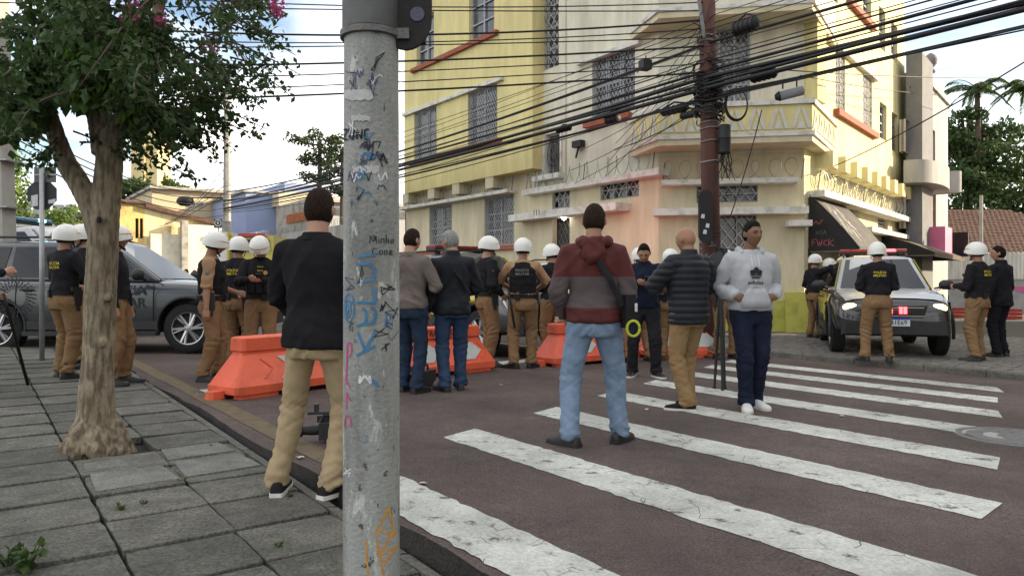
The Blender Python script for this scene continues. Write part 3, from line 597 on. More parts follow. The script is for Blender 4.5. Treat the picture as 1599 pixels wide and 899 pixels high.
fe = thing('corrugated_fence', (24, 33.5, -.3), 'white corrugated metal fence above a grey graffitied wall at the right edge', 'fence')
M_CORR = mat('corrugated_sheet', (.46, .46, .44), .6, .15, 3, streak=True, dirt=(.25, .24, .22))
Pf = Plane((18.2, 34.6), (1, -.03)); x = 0.0; fm = None
while x < 11:
    q = MB(); n = 16
    pts = [(x + .98 * i / n, .03 * math.sin(i / n * 2 * math.pi * 5)) for i in range(n + 1)]
    q.loft([[Pf(a, .02 + b_, z) for a, b_ in pts] for z in (1.36, 2.62 + rng.uniform(-.03, .03))], caps=False, closed=False); q.build('metal_sheet', M_CORR, fe); x += 1.0
q = MB(); pbox(q, Pf, 0, 11, -.2, -.06, -.6, 1.38); q.build('base_wall', mat('graffiti_wall', (.26, .27, .28), .85, .2, 2, .2, 20), fe)
for s_, z_, m_, ll in ((.6, 1.1, 'pink', .8), (3.2, 1.05, 'pink', 1.2), (5.2, 1.05, 'pink', .9), (1.8, .5, 'dark', .7), (4.2, .4, 'dark', .9)):
    q = MB(); r5 = random.Random(int(s_ * 10)); pts = [(s_ + r5.uniform(0, ll), z_ + r5.uniform(-.3, .2)) for _ in range(7)]; stroke(q, pts, .16 if m_ == 'pink' else .08, lambda a, b_: Pf(a, -.05 + .002 * r5.random(), b_)); q.build('graffiti', mat('pink_spray2', (.42, .10, .24), .8) if m_ == 'pink' else M_BLK, fe)
q = MB(); q.tube([(21.6, 33.9, -.5), (21.6, 33.9, 5.2)], [.09, .07], 8); tag(q.build('fence_post', mat('post_concrete', (.3, .29, .27), .9, .2, 4)), 'slim concrete post standing in front of the brown tiled roof', 'post')
# red crates by the fence
for px, py, Y in ((1492, 488, 28), (1578, 490, 27), (1538, 492, 29)):
    p = at(px, py, Y); p.z = zg(p.x, p.y) + FZ; b = MB()
    for sx, sy, dx, dy in ((0, -.2, .6, .03), (0, .2, .6, .03), (-.285, 0, .03, .4), (.285, 0, .03, .4)):
        for kz in range(3): b.box((p.x + sx, p.y + sy, p.z + .06 + kz * .13), (dx, dy, .1))
    b.box((p.x, p.y, p.z + .02), (.6, .4, .03))
    tag(b.build('plastic_crate', mat('crate_red', (.36, .04, .03), .5, .1, 5)), {1492: 'red plastic crate on the stones right beside the lit police car', 1578: 'red plastic crate on the ground by the suited man', 1538: 'red plastic crate behind the helmeted officer at the right edge'}[px], 'crate', 'red crates by the fence')
# left background
def house(name, label, loc, parts, cat='building'):
    o = thing(name, loc, label, cat)
    for nm, mm, fnc in parts: q = MB(); fnc(q); q.build(nm, mm, o)
    return o
M_BEIGE = mat('beige_stucco', (.52, .42, .27), .9, .12, .6, .1, 10); M_BLUE = mat('blue_stucco', (.25, .30, .46), .9, .08, .6, .1, 10)
M_RUIN = mat('stained_stucco', (.62, .50, .28), .9, .2, .8, .2, 10, dirt=(.20, .14, .08))
M_CONC = mat('raw_concrete', (.30, .28, .25), .9, .25, 1.5, .2, 20, dirt=(.15, .13, .11))
def wins(o, P, rects, m_=None):
    for rc in rects: window(o, P, rc, .12, 2, 1, None, m_ or M_FRAME, .1)
bb = thing('beige_building', UV(21, 84, -.3), 'long flat beige building behind the ruined house, seen over the helmets', 'building')
Pb = vplane(15.5, 84); zt_ = 11.0
q = MB(); ubox(q, 15.5, 22.4, 84.1, 98, -1, zt_); q.build('wall', M_BEIGE, bb); q = MB(); ubox(q, 22.4, 26, 83.6, 98, -1, zt_ - .2); q.build('wall', mat('pale_yellow_stucco', (.60, .52, .26), .9, .1, .6), bb); q = MB(); ubox(q, 15.2, 26.2, 83.4, 98, zt_ + .01, zt_ + .3); q.build('roof', M_CONC, bb)
for x0, x1, y0, y1 in ((297, 306, 314, 322), (310, 318, 314, 322), (340, 350, 317, 324)):
    a, b_, c_, d_ = Pb.rect(x0, x1, y0, y1); q = MB(); pbox(q, Pb, a, b_, .1, .16, c_, d_); w_ = q.build('window', M_FRAME, bb); q = MB(); pbox(q, Pb, a + .08, b_ - .08, .12, .18, c_ + .08, d_ - .08); q.build('pane', M_GLASS, w_)
Pb2 = vplane(22.4, 83.6); a, b_, c_, d_ = Pb2.rect(369, 386, 332, 341); q = MB(); pbox(q, Pb2, a, b_, .02, .1, c_, d_); w_ = q.build('window', M_FRAME, bb); q = MB(); pbox(q, Pb2, a + .1, b_ - .1, .05, .12, c_ + .1, d_ - .1); q.build('pane', M_GLASS, w_)
house('blue_building', 'plain blue painted building between the beige building and the brick-grid wall', UV(24, 72, -.3), [('wall', M_BLUE, lambda q: ubox(q, 21.5, 28.6, 72, 84, -1, 9.9)), ('parapet', M_BLUE, lambda q: ubox(q, 25.2, 28.6, 71.8, 84, 9.91, 11.1)), ('roof', M_CONC, lambda q: ubox(q, 21.2, 25.2, 71.8, 84, 9.91, 10.1))])
hs = house('grey_flat_house', 'pale grey flat-roofed house peeking above the brick-grid wall', UV(30, 66, -.3), [('wall', M_GREYST, lambda q: ubox(q, 25.5, 36, 62, 74, -1, 8.3)), ('roof', M_CONC, lambda q: ubox(q, 25, 36.4, 61.5, 74, 8.31, 8.6)), ('parapet', M_CREAM, lambda q: ubox(q, 24, 30, 70, 74, 8.61, 10.0))])
for k in range(4): q = MB(); ubox(q, 26.3 + k * 1.9, 27.6 + k * 1.9, 61.93, 62.05, 7.2, 7.9); w_ = q.build('window', M_GLASS, hs)
# ruined house
rh = thing('ruined_house', UV(13, 67, -.3), 'stained yellow derelict house with a slumping dark tiled roof left of the street', 'house')
Pr = vplane(9.6, 67); W_ = 7.4
zl = Pr.z(215, 318); zr = Pr.z(325, 345)
ops = [Pr.rect(212, 217, 341, 372), Pr.rect(219, 224, 341, 372)]
q = MB(); wall(q, Pr, 0, 2.2, -.5, zl, ops, .3); q.build('wall', mat('ochre_stucco', (.50, .36, .14), .9, .2, .9, .2, 10, dirt=(.20, .14, .08)), rh)
q = MB(); q.add([Pr(2.2, 0, -.5), Pr(W_, 0, -.5), Pr(W_, 0, zr), Pr(2.2, 0, zl - .3)], [(0, 1, 2, 3)]); q.add([Pr(0, 0, -.5), Pr(0, -9, -.5), Pr(0, -9, zl), Pr(0, 0, zl)], [(0, 1, 2, 3)]); q.build('wall', M_RUIN, rh)
for rc in ops: q = MB(); pbox(q, Pr, rc[0], rc[1], -.3, -.25, rc[2], rc[3]); q.build('window', M_DARK, rh)
q = MB(); q.hexa([Pr(-.3, .4, zl), Pr(2.2, .4, zl), Pr(2.2, -9, zl + 1), Pr(-.3, -9, zl + .6), Pr(-.3, .4, zl + .15), Pr(2.2, .4, zl + .15), Pr(2.2, -9, zl + 1.2), Pr(-.3, -9, zl + .8)]); q.hexa([Pr(2.2, .5, zl - .3), Pr(W_ + .6, .5, zr - .4), Pr(W_ + .6, -9, zr + .2), Pr(2.2, -9, zl + 1), Pr(2.2, .5, zl + .05), Pr(W_ + .6, .5, zr - .1), Pr(W_ + .6, -9, zr + .5), Pr(2.2, -9, zl + 1.3)]); q.build('roof', M_TILE, rh)
q = MB(); a, b_, c_, d_ = Pr.rect(234, 280, 366, 392); pbox(q, Pr, a, b_, .3, .5, c_ - 2, d_); q.build('boundary_wall', mat('white_stucco', (.6, .56, .45), .9, .15, .8, dirt=(.42, .36, .26)), rh)
q = MB(); a, b_, c_, d_ = Pr.rect(279, 289, 346, 420); pbox(q, Pr, a, b_, .6, 1.3, -.5, d_); tag(q.build('gate_pillar', M_CONC), 'tall grey graffitied pillar right of the derelict house', 'pillar')
q = MB(); a, b_, c_, d_ = Pr.rect(292, 345, 352, 420); pbox(q, Pr, a, b_, .2, .4, -.5, d_); tag(q.build('garden_wall', mat('white_stucco', (0, 0, 0))), 'pale garden wall between the grey pillar and the parking sign', 'wall')
# brick grid wall and graffiti wall on the building line
gw = thing('brick_grid_wall', UV(14.3, 40, -.2), 'stained concrete wall with a panel of orange hollow bricks', 'wall')
Pg = Plane(UV(13.9, 35.4).xy, (N2.x, N2.y)); Ps = Plane(UV(13.9, 35.4).xy, (D2.x, D2.y), -1)
zt_ = at(480, 307, 36.5).z
s_r = Ps.s(507); s_l = Ps.s(432)
q = MB(); pbox(q, Ps, s_r, s_l, -.25, 0, -.4, zt_); q.build('wall', M_CONC, gw)
M_BRK = mat('orange_brick', (.46, .17, .07), .9, .2, 4, .2, 30, rnd=.15)
a, b_, c_, d_ = Ps.rect(450, 497, 331, 345); nx, nz_ = 16, 4
for i in range(nx):
    for j in range(nz_):
        q = MB(); w_, h_ = (b_ - a) / nx, (d_ - c_) / nz_; x0, z0 = a + i * w_, c_ + j * h_
        for k in ((x0, x0 + w_ * .94, z0, z0 + h_ * .22), (x0, x0 + w_ * .94, z0 + h_ * .72, z0 + h_ * .94), (x0, x0 + w_ * .22, z0 + h_ * .22, z0 + h_ * .72), (x0 + w_ * .72, x0 + w_ * .94, z0 + h_ * .22, z0 + h_ * .72)): pbox(q, Ps, k[0], k[1], .002, .08, k[2], k[3])
        q.build('hollow_brick', M_BRK, gw)
gr = thing('graffiti_wall', UV(13.6, 38, -.2), 'long street wall covered in teal and orange graffiti behind the black-jacketed man', 'wall')
Pw = Plane(UV(13.3, 26.2).xy, (D2.x, D2.y), -1); wtop = 3.75
q = MB(); pbox(q, Pw, 0, 24, -.2, 0, -.4, wtop); q.build('wall', mat('weathered_wall', (.30, .29, .26), .9, .25, .8, .2, 15, streak=True, dirt=(.12, .12, .11)), gr)
gm = [mat('teal_spray', (.10, .24, .23), .85, .25, 3), mat('orange_spray', (.50, .18, .06), .85, .25, 3), mat('purple_spray', (.16, .12, .22), .85, .25, 3), mat('pale_spray', (.42, .44, .42), .85, .2, 3), mat('teal_spray', (0, 0, 0))]
r6 = random.Random(11)
for k in range(34):
    s = 1 + k * .66; q = MB(); pts = [(s + r6.uniform(-.5, .7), .6 + r6.uniform(0, 2.6)) for _ in range(6)]; oo = .004 + .0015 * (k % 9)
    stroke(q, pts, r6.uniform(.12, .42), lambda x, y: Pw(x, oo, min(y, wtop - .05))); q.build('graffiti', gm[1] if 6 < s < 9.5 and k % 2 else gm[k % 5], gr)
razor([Pw(1, -.1, wtop), Pw(22, -.1, wtop)], .18, .22, 'razor wire coil along the top of the graffiti wall', Pw(10, -.1, wtop))['group'] = 'razor wire coils on the street wall'
house('tower_block', 'tall pale yellow tower far behind the tree', at(236, 442, 150), [('wall', mat('tower_stucco', (.62, .52, .27), .9, .08, .3), lambda q: q.box(at(237, 300, 150) - Vector((0, 0, 10)), (5.2, 6, 52))), ('stair_block', mat('tower_stucco', (0, 0, 0)), lambda q: q.box(at(226, 300, 148), (1.6, 3, 22))), ('roof', M_CONC, lambda q: q.box(at(237, 300, 150) + Vector((0, 0, 16.3)), (5.8, 6.6, .5)))])
wh = house('white_house', 'low white house with grey shutters beyond the grey police car at far left', at(75, 442, 62), [('wall', mat('white_stucco', (0, 0, 0)), lambda q: q.box(at(70, 442, 64) + Vector((0, 0, 2.2)), (8.5, 6, 6.5))), ('roof', M_CONC, lambda q: q.box(at(70, 442, 64) + Vector((0, 0, 5.6)), (9, 6.6, .3)))])
for px in (40, 62, 92, 112): p = at(px, 330, 60.9); q = MB(); q.box(p, (.9, .2, 1.1)); q.build('window', M_FRAME, wh)
# unseen blocks added right of the frame to keep low sun off the crossing
for nm, x0, x1, y0, y1, zt_, lab in (('shade_block_tall', 18, 30, -26, 18.2, 15, 'unseen tall block added beyond the right edge to shade the crossing'), ('shade_block_low', 21, 30, 18.6, 26, 4.6, 'unseen low block added beyond the right edge to shade the foot of the right facade')):
    o = thing(nm, ((x0 + x1) / 2, (y0 + y1) / 2, -.5), lab, 'building'); q = MB(); Ph = Plane((x0, y1), (0, -1)); L = y1 - y0; ops = []
    for zz in range(1, int(zt_ / 3.2)):
        for k in range(int(L / 3)): ops.append((1 + k * 3, 2.3 + k * 3, zz * 3.2 - .8, zz * 3.2 + .7))
    wall(q, Ph, 0, L, -.7, zt_, ops, .15); q.add([(x0, y1, -.7), (x1, y1, -.7), (x1, y1, zt_), (x0, y1, zt_), (x0, y0, -.7), (x1, y0, -.7), (x1, y0, zt_), (x0, y0, zt_)], [(0, 1, 2, 3), (4, 5, 6, 7), (1, 5, 6, 2), (3, 2, 6, 7)]); q.build('wall', M_PALE, o)
    for rc in ops: q = MB(); pbox(q, Ph, rc[0], rc[1], -.16, -.12, rc[2], rc[3]); q.build('window', M_GLASS, o)
    q = MB(); q.box(((x0 + x1) / 2, (y0 + y1) / 2, zt_ + .15), (x1 - x0 + .6, y1 - y0 + .6, .28)); q.build('roof', M_TILE, o)

# ---------------------------------------------------------------- vegetation
def leafmat(name, a, tr=.3, var=.45): return mat(name, a, .55, var, 2.5, spec=.25, trans=tr)
def leaf(mb, p, d, n, L, W, fold=.25):
    s = d.cross(n).normalized(); t = p + d * L; m1 = p + d * (L * .5)
    if fold: mb.add([p, m1 + s * W + n * (W * fold), t, m1 - s * W + n * (W * fold)], [(0, 1, 2), (0, 2, 3)])
    else: mb.add([p, m1 + s * W, t, m1 - s * W], [(0, 1, 2, 3)])
def rv(r): 
    while True:
        v = Vector((r.uniform(-1, 1), r.uniform(-1, 1), r.uniform(-1, 1)))
        if .05 < v.length < 1: return v
def cloud(mb, c, rad, n, size, r, shell=.5, fold=0):
    c = Vector(c)
    for _ in range(n):
        v = rv(r); v = v.normalized() * (v.length ** shell); p = c + Vector((v.x * rad[0], v.y * rad[1], v.z * rad[2]))
        d = (rv(r).normalized() + v * .5).normalized(); leaf(mb, p, d, rv(r).normalized(), size * r.uniform(.6, 1.3), size * r.uniform(.22, .4), fold)
def bgtree(name, label, base, top, crowns, n, size, m, seed, trunkr=.2, group=None):
    r = random.Random(seed); o = thing(name, base, label, 'tree', group); base, top = Vector(base), Vector(top)
    q = MB(); mid = base.lerp(top, .5) + Vector((r.uniform(-.2, .2), 0, 0)); q.tube([base - Vector((0, 0, .2)), mid, top], [trunkr, trunkr * .75, trunkr * .4], 8)
    for c, rd in crowns: q.tube([base.lerp(top, .55), Vector(c).lerp(top, .4), Vector(c)], [trunkr * .5, trunkr * .3, .03], 6)
    q.build('trunk', M_BARK2, o, True)
    q = MB(); tot = sum(rd[0] * rd[1] + rd[1] * rd[2] for _, rd in crowns)
    for c, rd in crowns:
        k = int(n * (rd[0] * rd[1] + rd[1] * rd[2]) / tot)
        for _ in range(max(3, k // 60)):                      # clumps on the blob, not an even ball
            v = rv(r).normalized(); cc = Vector(c) + Vector((v.x * rd[0], v.y * rd[1], v.z * rd[2])) * r.uniform(.45, 1.0); cloud(q, cc, [x * r.uniform(.22, .42) for x in rd], 60, size, r)
    q.build('crown', m, o); return o
M_BARK2 = mat('dark_bark', (.075, .055, .04), .95, .3, 6, .5, 20)
L_DARK, L_MID, L_BRT = leafmat('conifer_leaf', (.05, .085, .028), .35), leafmat('mid_leaf', (.06, .10, .025)), leafmat('bright_leaf', (.11, .17, .03))
bgtree('leafy_tree', 'bright green sunlit tree behind the concrete post at the left edge', (-24.5, 33, 0), (-24, 33, 6), [((-24.2, 33, 8.2), (1.4, 1.6, 1.6)), ((-22.7, 32.5, 6.2), (1.3, 1.5, 1.5)), ((-22.4, 32.5, 4.4), (1.2, 1.4, 1.0)), ((-25.5, 33, 5.6), (1.6, 1.5, 1.8))], 5200, .22, L_BRT, 1)
hb = [(at(px, py, 95), (rx, 2.2, rz)) for px, py, rx, rz in ((200, 300, 2.4, 1.4), (222, 292, 2.0, 1.6), (240, 296, 1.6, 1.2), (262, 291, 1.4, 1.3), (278, 297, 1.6, 1.1), (185, 292, 2.2, 2.0))]
bgtree('broad_tree', 'rounded dark green treetops below the yellow tower', (at(225, 442, 95)), at(225, 320, 95), hb, 3600, .42, L_MID, 2, .3)
bgtree('leafy_shrub', 'pale green shrub over the roof of the far vehicle', at(90, 442, 45), at(92, 345, 45), [(at(85, 340, 45), (1.5, 1.2, .7)), (at(115, 338, 45), (1.2, 1.2, .8))], 1600, .2, L_BRT, 3, .1)
big = [((27.8, 46, 11.0), (1.7, 2.0, .8)), ((30.0, 46, 10.4), (1.9, 2.2, .7)), ((27.3, 45.5, 9.6), (1.8, 2.2, .7)), ((30, 45, 8.8), (3.6, 2.6, 1.0)), ((26.9, 45, 7.6), (1.8, 2.4, .9)), ((30.2, 45, 7.0), (3.4, 2.6, 1.0)), ((28, 44.6, 5.6), (2.6, 2.4, .9)), ((32.5, 45, 5.4), (2.4, 2.4, 1.3))]
bgtree('cypress_tree', 'large dark spreading conifer behind the brown tiled roof', (28.6, 46, 0), (28.6, 46, 12), big, 13000, .30, L_DARK, 4, .35)
bgtree('leafy_tree', 'lighter green bush below the conifer at the right edge', (33, 43.5, 0), (33, 43.5, 4), [((32.2, 43.5, 5.0), (1.6, 1.6, 1.2)), ((30.3, 43.2, 4.6), (1.3, 1.4, .8))], 2600, .26, L_MID, 6)
def palm(base, h, lean, label, seed):
    r = random.Random(seed); o = thing('palm_tree', base, label, 'palm', 'palms behind the conifer'); base = Vector(base); t = base + Vector((lean, 0, h)); q = MB(); q.tube([base, base.lerp(t, .5) + Vector((-lean * .15, 0, 0)), t], [.22, .17, .14], 8); q.build('trunk', M_BARK2, o, True)
    for k in range(15):
        a = k * 2.4 + r.uniform(-.3, .3); el = r.uniform(-.2, 1.1); L = r.uniform(2.0, 2.6); q = MB(); pts = []
        for i in range(9): s = i / 8; pts.append(t + Vector((math.cos(a) * math.cos(el) * L * s, math.sin(a) * math.cos(el) * L * s, math.sin(el) * L * s - 1.5 * s * s)))
        q.tube(pts, [.035 * (1 - i / 9) + .008 for i in range(9)], 4)
        for i in range(1, 9):
            for jj in range(5):
                p = pts[i - 1].lerp(pts[i], jj / 5); d = (pts[i] - pts[i - 1]).normalized(); sd_ = d.cross(Vector((0, 0, 1))).normalized()
                for sg in (-1, 1): leaf(q, p, (sd_ * sg + d * .5 + Vector((0, 0, -.5 - r.random() * .4))).normalized(), d, .62 * (1 - .4 * i / 9), .03, 0)
        q.build('frond', L_MID, o)
palm((28.4, 44.5, 0), 12.9, -.3, 'palm with its crown just above the top left of the conifer', 1); palm((30.6, 44.0, 0), 12.8, .3, 'taller palm with drooping fronds at the right edge', 2)
# araucaria
ar = thing('araucaria_tree', at(506, 442, 58), 'dark araucaria with tufted flat-topped crown left of the concrete signal pole', 'tree'); r = random.Random(9); q = MB(); tq = MB()
for dx, hh in ((-.4, 12.5), (1.4, 11.6)):
    b0 = at(506, 442, 58) + Vector((dx, 0, 0)); b0.z = 0; tq.tube([b0, b0 + Vector((.1, 0, hh))], [.26, .16], 8)
    for k in range(13):
        a = k * 2.4; z = hh - .3 - (k // 5) * 1.5 - r.uniform(0, .3); L = r.uniform(1.1, 2.3) * (1, .8, .55)[k // 5]; e = b0 + Vector((math.cos(a) * L, math.sin(a) * L, z + .5)); tq.tube([b0 + Vector((0, 0, z)), b0 + Vector((math.cos(a) * L * .5, math.sin(a) * L * .5, z + .05)), e], [.07, .05, .03], 5)
        for w in (1.0, .72): cloud(q, b0 + Vector((math.cos(a) * L * w, math.sin(a) * L * w, z + .5 * w)), (.55, .55, .32), 90, .26, r, .7)
tq.build('trunk', M_BARK2, ar, True); q.build('crown', leafmat('araucaria_leaf', (.045, .07, .03)), ar)
# ---- street tree (crape myrtle) in the foreground
tr_ = thing('street_tree', trunk_p, 'street tree with smooth mottled trunk, low fork and pink blossoms on the near pavement', 'tree')
TY = trunk_p.y; A = lambda px, py, dy=0: at(px, py, TY + dy)
def barkmat():
    m = mat('myrtle_bark', (.25, .205, .14), .85, .25, 7, .55, 14); n, l = m.node_tree.nodes, m.node_tree.links; b = n['Principled BSDF']; src = b.inputs['Base Color'].links[0].from_socket
    t = n.new('ShaderNodeTexCoord'); mpn = n.new('ShaderNodeMapping'); mpn.inputs['Scale'].default_value = (15, 15, 3.2); l.new(t.outputs['Object'], mpn.inputs['Vector']); z = n.new('ShaderNodeTexNoise'); z.inputs['Scale'].default_value = 2.2; z.inputs['Detail'].default_value = 8; l.new(mpn.outputs['Vector'], z.inputs['Vector'])
    rp = n.new('ShaderNodeValToRGB'); rp.color_ramp.elements[0].position = .40; rp.color_ramp.elements[1].position = .58; l.new(z.outputs['Fac'], rp.inputs['Fac']); q = n.new('ShaderNodeMix'); q.data_type = 'RGBA'; q.inputs['A'].default_value = (.115, .088, .055, 1); l.new(rp.outputs['Color'], q.inputs['Factor']); l.new(src, q.inputs['B']); l.new(q.outputs['Result'], b.inputs['Base Color']); return m
q = MB(); mb_ = barkmat()
b0 = trunk_p.copy(); q.tube([b0 - Vector((0, 0, .12)), A(149, 690), A(151, 650), A(153, 560), A(158, 450), A(163, 360), A(168, 300), A(171, 250), A(172, 205)], [.17, .15, .125, .108, .104, .100, .092, .088, .084], 20)
q.tube([A(158, 375), A(146, 328), A(124, 286), A(102, 250), A(88, 215, -.05), A(76, 180, -.1), A(58, 120, -.2)], [.075, .082, .076, .07, .064, .058, .05], 14)
q.tube([A(166, 240), A(152, 150, .1), A(140, 60, .15), A(146, -60, .2), A(160, -200, .3)], [.095, .085, .08, .065, .04], 14)
q.tube([A(168, 230), A(186, 195, -.05), A(212, 160, -.1), A(236, 60, -.2), A(262, -40, -.25)], [.08, .07, .055, .045, .03], 12)
r = random.Random(21)
for k in range(16):
    a = k * 2 * math.pi / 16 + r.uniform(-.15, .15); L = r.uniform(.13, .23); q.tube([b0 + Vector((0, 0, .22 + r.uniform(-.06, .1))), b0 + Vector((math.cos(a) * L * .62, math.sin(a) * L * .62, .1 + r.uniform(0, .05))), b0 + Vector((math.cos(a) * L, math.sin(a) * L, .0)), b0 + Vector((math.cos(a) * L * 1.2, math.sin(a) * L * 1.2, -.1))], [.09, .075, .05, .03], 8)
for k in range(34):
    a = r.uniform(0, 6.28); L = r.uniform(.12, .24); q.ell(b0 + Vector((math.cos(a) * L, math.sin(a) * L, r.uniform(.0, .07))), (r.uniform(.02, .05), r.uniform(.02, .05), r.uniform(.02, .045)), 8)
for px, py in ((155, 343), (170, 465), (162, 535), (150, 600)): q.ell(A(px, py, -.075), (.03, .035, .035), 8)
me = remesh(q, .013, 2)
NR = [v.normal.copy() for v in me.vertices]
for v, vn in zip(me.vertices, NR):
    w = max(0, .3 - v.co.z) / .3; v.co += vn * (.010 * noise.noise(Vector((v.co.x * 9, v.co.y * 9, v.co.z * 2.5))) + w * .022 * noise.noise(v.co * 22) + .004 * noise.noise(v.co * 40))
inv = WM[tr_].inverted(); me.transform(inv); me.materials.append(mb_); tk = link('trunk', me, tr_)
q = MB(); p = A(155, 343, -.125); q.ell(p, (.018, .012, .026), 10); q.build('knot_hole', M_DARK, tk)
brq, lq = MB(), MB(); LF = leafmat('myrtle_leaf', (.046, .084, .025), .35, .5); fl = MB()
def crown_bottom(px): return 222 if px < 55 else (178 if px < 195 else (236 if px < 330 else 236 - (px - 330) * .9))
nodes = [A(60, 120, -.2), A(140, 60, .15), A(236, 60, -.2), A(212, 160, -.1), A(146, -60, .2), A(152, 150, .1), A(78, 190, -.1), A(262, -40, -.25)]
def spray(start, end, nl, size):
    d = end - start; n = 7; pts = []; bend = rv(r) * .12 * d.length
    for i in range(n): t = i / (n - 1); pts.append(start + d * t + bend * math.sin(t * math.pi) + Vector((0, 0, -.10 * d.length * t * t)))
    brq.tube(pts, [.006 * (1 - i / n) + .002 for i in range(n)], 5)
    for k in range(nl):
        t = (.25 + .75 * r.random()) * (n - 1); i = min(int(t), n - 2); p = pts[i].lerp(pts[i + 1], t - i) + rv(r) * .05 * size / .05
        dd = (d.normalized() * .5 + rv(r).normalized() + Vector((0, 0, -.35))).normalized(); leaf(lq, p, dd, rv(r).normalized(), size * r.uniform(.7, 1.35), size * r.uniform(.26, .36), .3)
for k in range(540):
    t = r.random(); dens = r.random()
    px = r.gauss(135, 95) if dens < .72 else r.uniform(150, 440)
    if px < -160 or px > 440: continue
    lo = crown_bottom(px); py = lo - abs(r.gauss(0, 1)) * (130 if dens < .8 else 105) - r.uniform(0, 20)
    if px > 280: py = min(py, lo - 15) if r.random() < .8 else r.uniform(-150, lo)
    if py < -420: py = r.uniform(-300, 100)
    if px > 300 and r.random() < (px - 300) / 420: continue
    dy = r.gauss(0, .62); e = A(px, py, dy); st = min(nodes, key=lambda nn: (nn - e).length * r.uniform(.8, 1.4)); st = st.lerp(e, r.uniform(.35, .7) if (st - e).length > .5 else .1)
    spray(st, e, r.randint(22, 44), .052 if px > 170 else r.choice((.052, .075)))
for px, py, dy in ((470, 105, -.1), (462, 75, .1), (455, 140, .2), (415, 205, .1), (420, 190, -.2), (440, 45, .1), (310, 268, -.1), (300, 255, .05), (370, 225, .1), (345, 240, -.1), (72, 262, -.3), (36, 255, -.2), (20, 200, -.2), (445, 15, .2), (430, 95, 0), (400, 150, .1), (380, 110, 0), (330, 185, .1), (235, 262, .1), (225, 245, -.1)):
    e = A(px, py, dy); spray(A(px - 110 if px > 200 else 90, py - 40, dy * .5), e, 46, .05)
for px, py, dy in ((210, 14, -.3), (250, 32, -.35), (432, 12, -.1), (364, 0, 0), (330, 76, -.1), (205, 30, -.4), (-30, 40, -.3), (120, -60, -.5)):
    c = A(px, py, dy)
    for _ in range(90 if px not in (330, 364) else 25): v = rv(r) * .065; leaf(fl, c + v, rv(r).normalized(), rv(r).normalized(), .028, .013, .4)
tag(brq.build('branches', M_BARK2, tr_, True), kind='stuff'); tag(lq.build('crown', LF, tr_), kind='stuff')
fl.build('blossom', mat('pink_blossom', (.50, .10, .22), .7, .3, 20, trans=.25), tr_)
q = MB()
for px, py in ((160, 195), (200, 230), (120, 200), (110, 150), (125, 165)):                    # a few fresh bright leaves
    c = A(px + 10, py - 60, -.55)
    for _ in range(22): leaf(q, c + rv(r) * .12, (rv(r) + Vector((0, 0, -.8))).normalized(), rv(r).normalized(), .08, .024, .3)
q.build('fresh_leaves', leafmat('fresh_leaf', (.09, .16, .02)), tr_)
# weeds in the joints
wq = None
for px, py, h, n in ((40, 895, .16, 16), (12, 890, .12, 12), (190, 800, .06, 10), (225, 790, .05, 10), (285, 757, .05, 10), (520, 775, .06, 10), (545, 762, .05, 8), (435, 858, .05, 9), (330, 700, .04, 8), (455, 778, .04, 8)):
    p = G(px, py, sdz((G(px, py).xy.dot(D2.xy))) - .01); q = MB()
    for k in range(n):
        a = r.uniform(0, 6.28); d = Vector((math.cos(a) * .6, math.sin(a) * .6, 1)).normalized(); e = p + d * h * r.uniform(.5, 1); q.tube([p, e], [.003, .002], 4)
        for _ in range(3): leaf(q, p.lerp(e, r.uniform(.4, 1)), (rv(r) + Vector((0, 0, .2))).normalized(), Vector((0, 0, 1)), h * .32, h * .11, .2)
    tag(q.build('weed', L_MID), 'leafy weed sprouting at the lower left corner of the picture' if (px == 40) else 'small green weed growing in a joint of the near pavement', 'weed', None if px == 40 else 'weeds in the pavement joints')
# ---------------------------------------------------------------- poles, wires, signs
UPX, UPY = 3.92, 14.5
M_WOODP = mat('brown_pole', (.10, .045, .035), .85, .3, 5, .4, 30, streak=True)
M_WIRE = mat('black_cable', (.012, .012, .013), .6, .2, 3); M_WGREY = mat('grey_box', (.22, .23, .24), .6, .15, 4)
up_ = thing('utility_pole', (UPX, UPY, zg(UPX, UPY) + FZ), 'dark brown utility pole tangled with cables in front of the corner balcony', 'pole')
pole_at = lambda z: Vector((UPX - .017 * (z - 2), UPY, z))
q = MB(); q.tube([pole_at(-.1), pole_at(5), pole_at(11)], [.185, .165, .14], 20); q.build('shaft', M_WOODP, up_, True)
for z in (2.1, 2.16, 3.55, 3.95, 4.2, 4.32, 4.55, 4.62, 5.9, 6.0): q = MB(); q.tube([pole_at(z) + Vector((.185 * math.cos(t), .185 * math.sin(t), .015 * math.sin(t * 2 + z))) for t in [i * math.pi / 9 for i in range(19)]], .013, 5); q.build('strap', M_GALV if z > 3 else M_WIRE, up_)
q = MB(); c = pole_at(4.0) + Vector((.24, -.2, -.02)); q.lathe([(.10, -.3), (.12, -.28), (.12, -.02), (.13, 0), (.12, .02), (.12, .24), (.1, .26)], 14, Matrix.Translation(c)); q.build('junction_box', M_WIRE, up_, 40)
q = MB(); p0 = pole_at(5.95) + Vector((-.1, -.15, 0)); q.tube([p0, p0 + Vector((-.5, -.6, 2.0))], .035, 8); q.build('lamp_arm', M_GALV, up_)
r = random.Random(31); q = MB()
for k in range(75):
    z = r.choice((5.1, 5.3, 4.75, 4.9, 5.0, 4.55)) + r.gauss(0, .1); rad = r.uniform(.17, .30); a0 = r.uniform(0, 6.28); n = r.randint(8, 18)
    q.tube([pole_at(z + .25 * math.sin(i * .5 + k) * r.uniform(.1, .5)) + Vector((rad * math.cos(a0 + i * .4), rad * math.sin(a0 + i * .4), 0)) for i in range(n)], r.choice((.008, .012, .018)), 4)
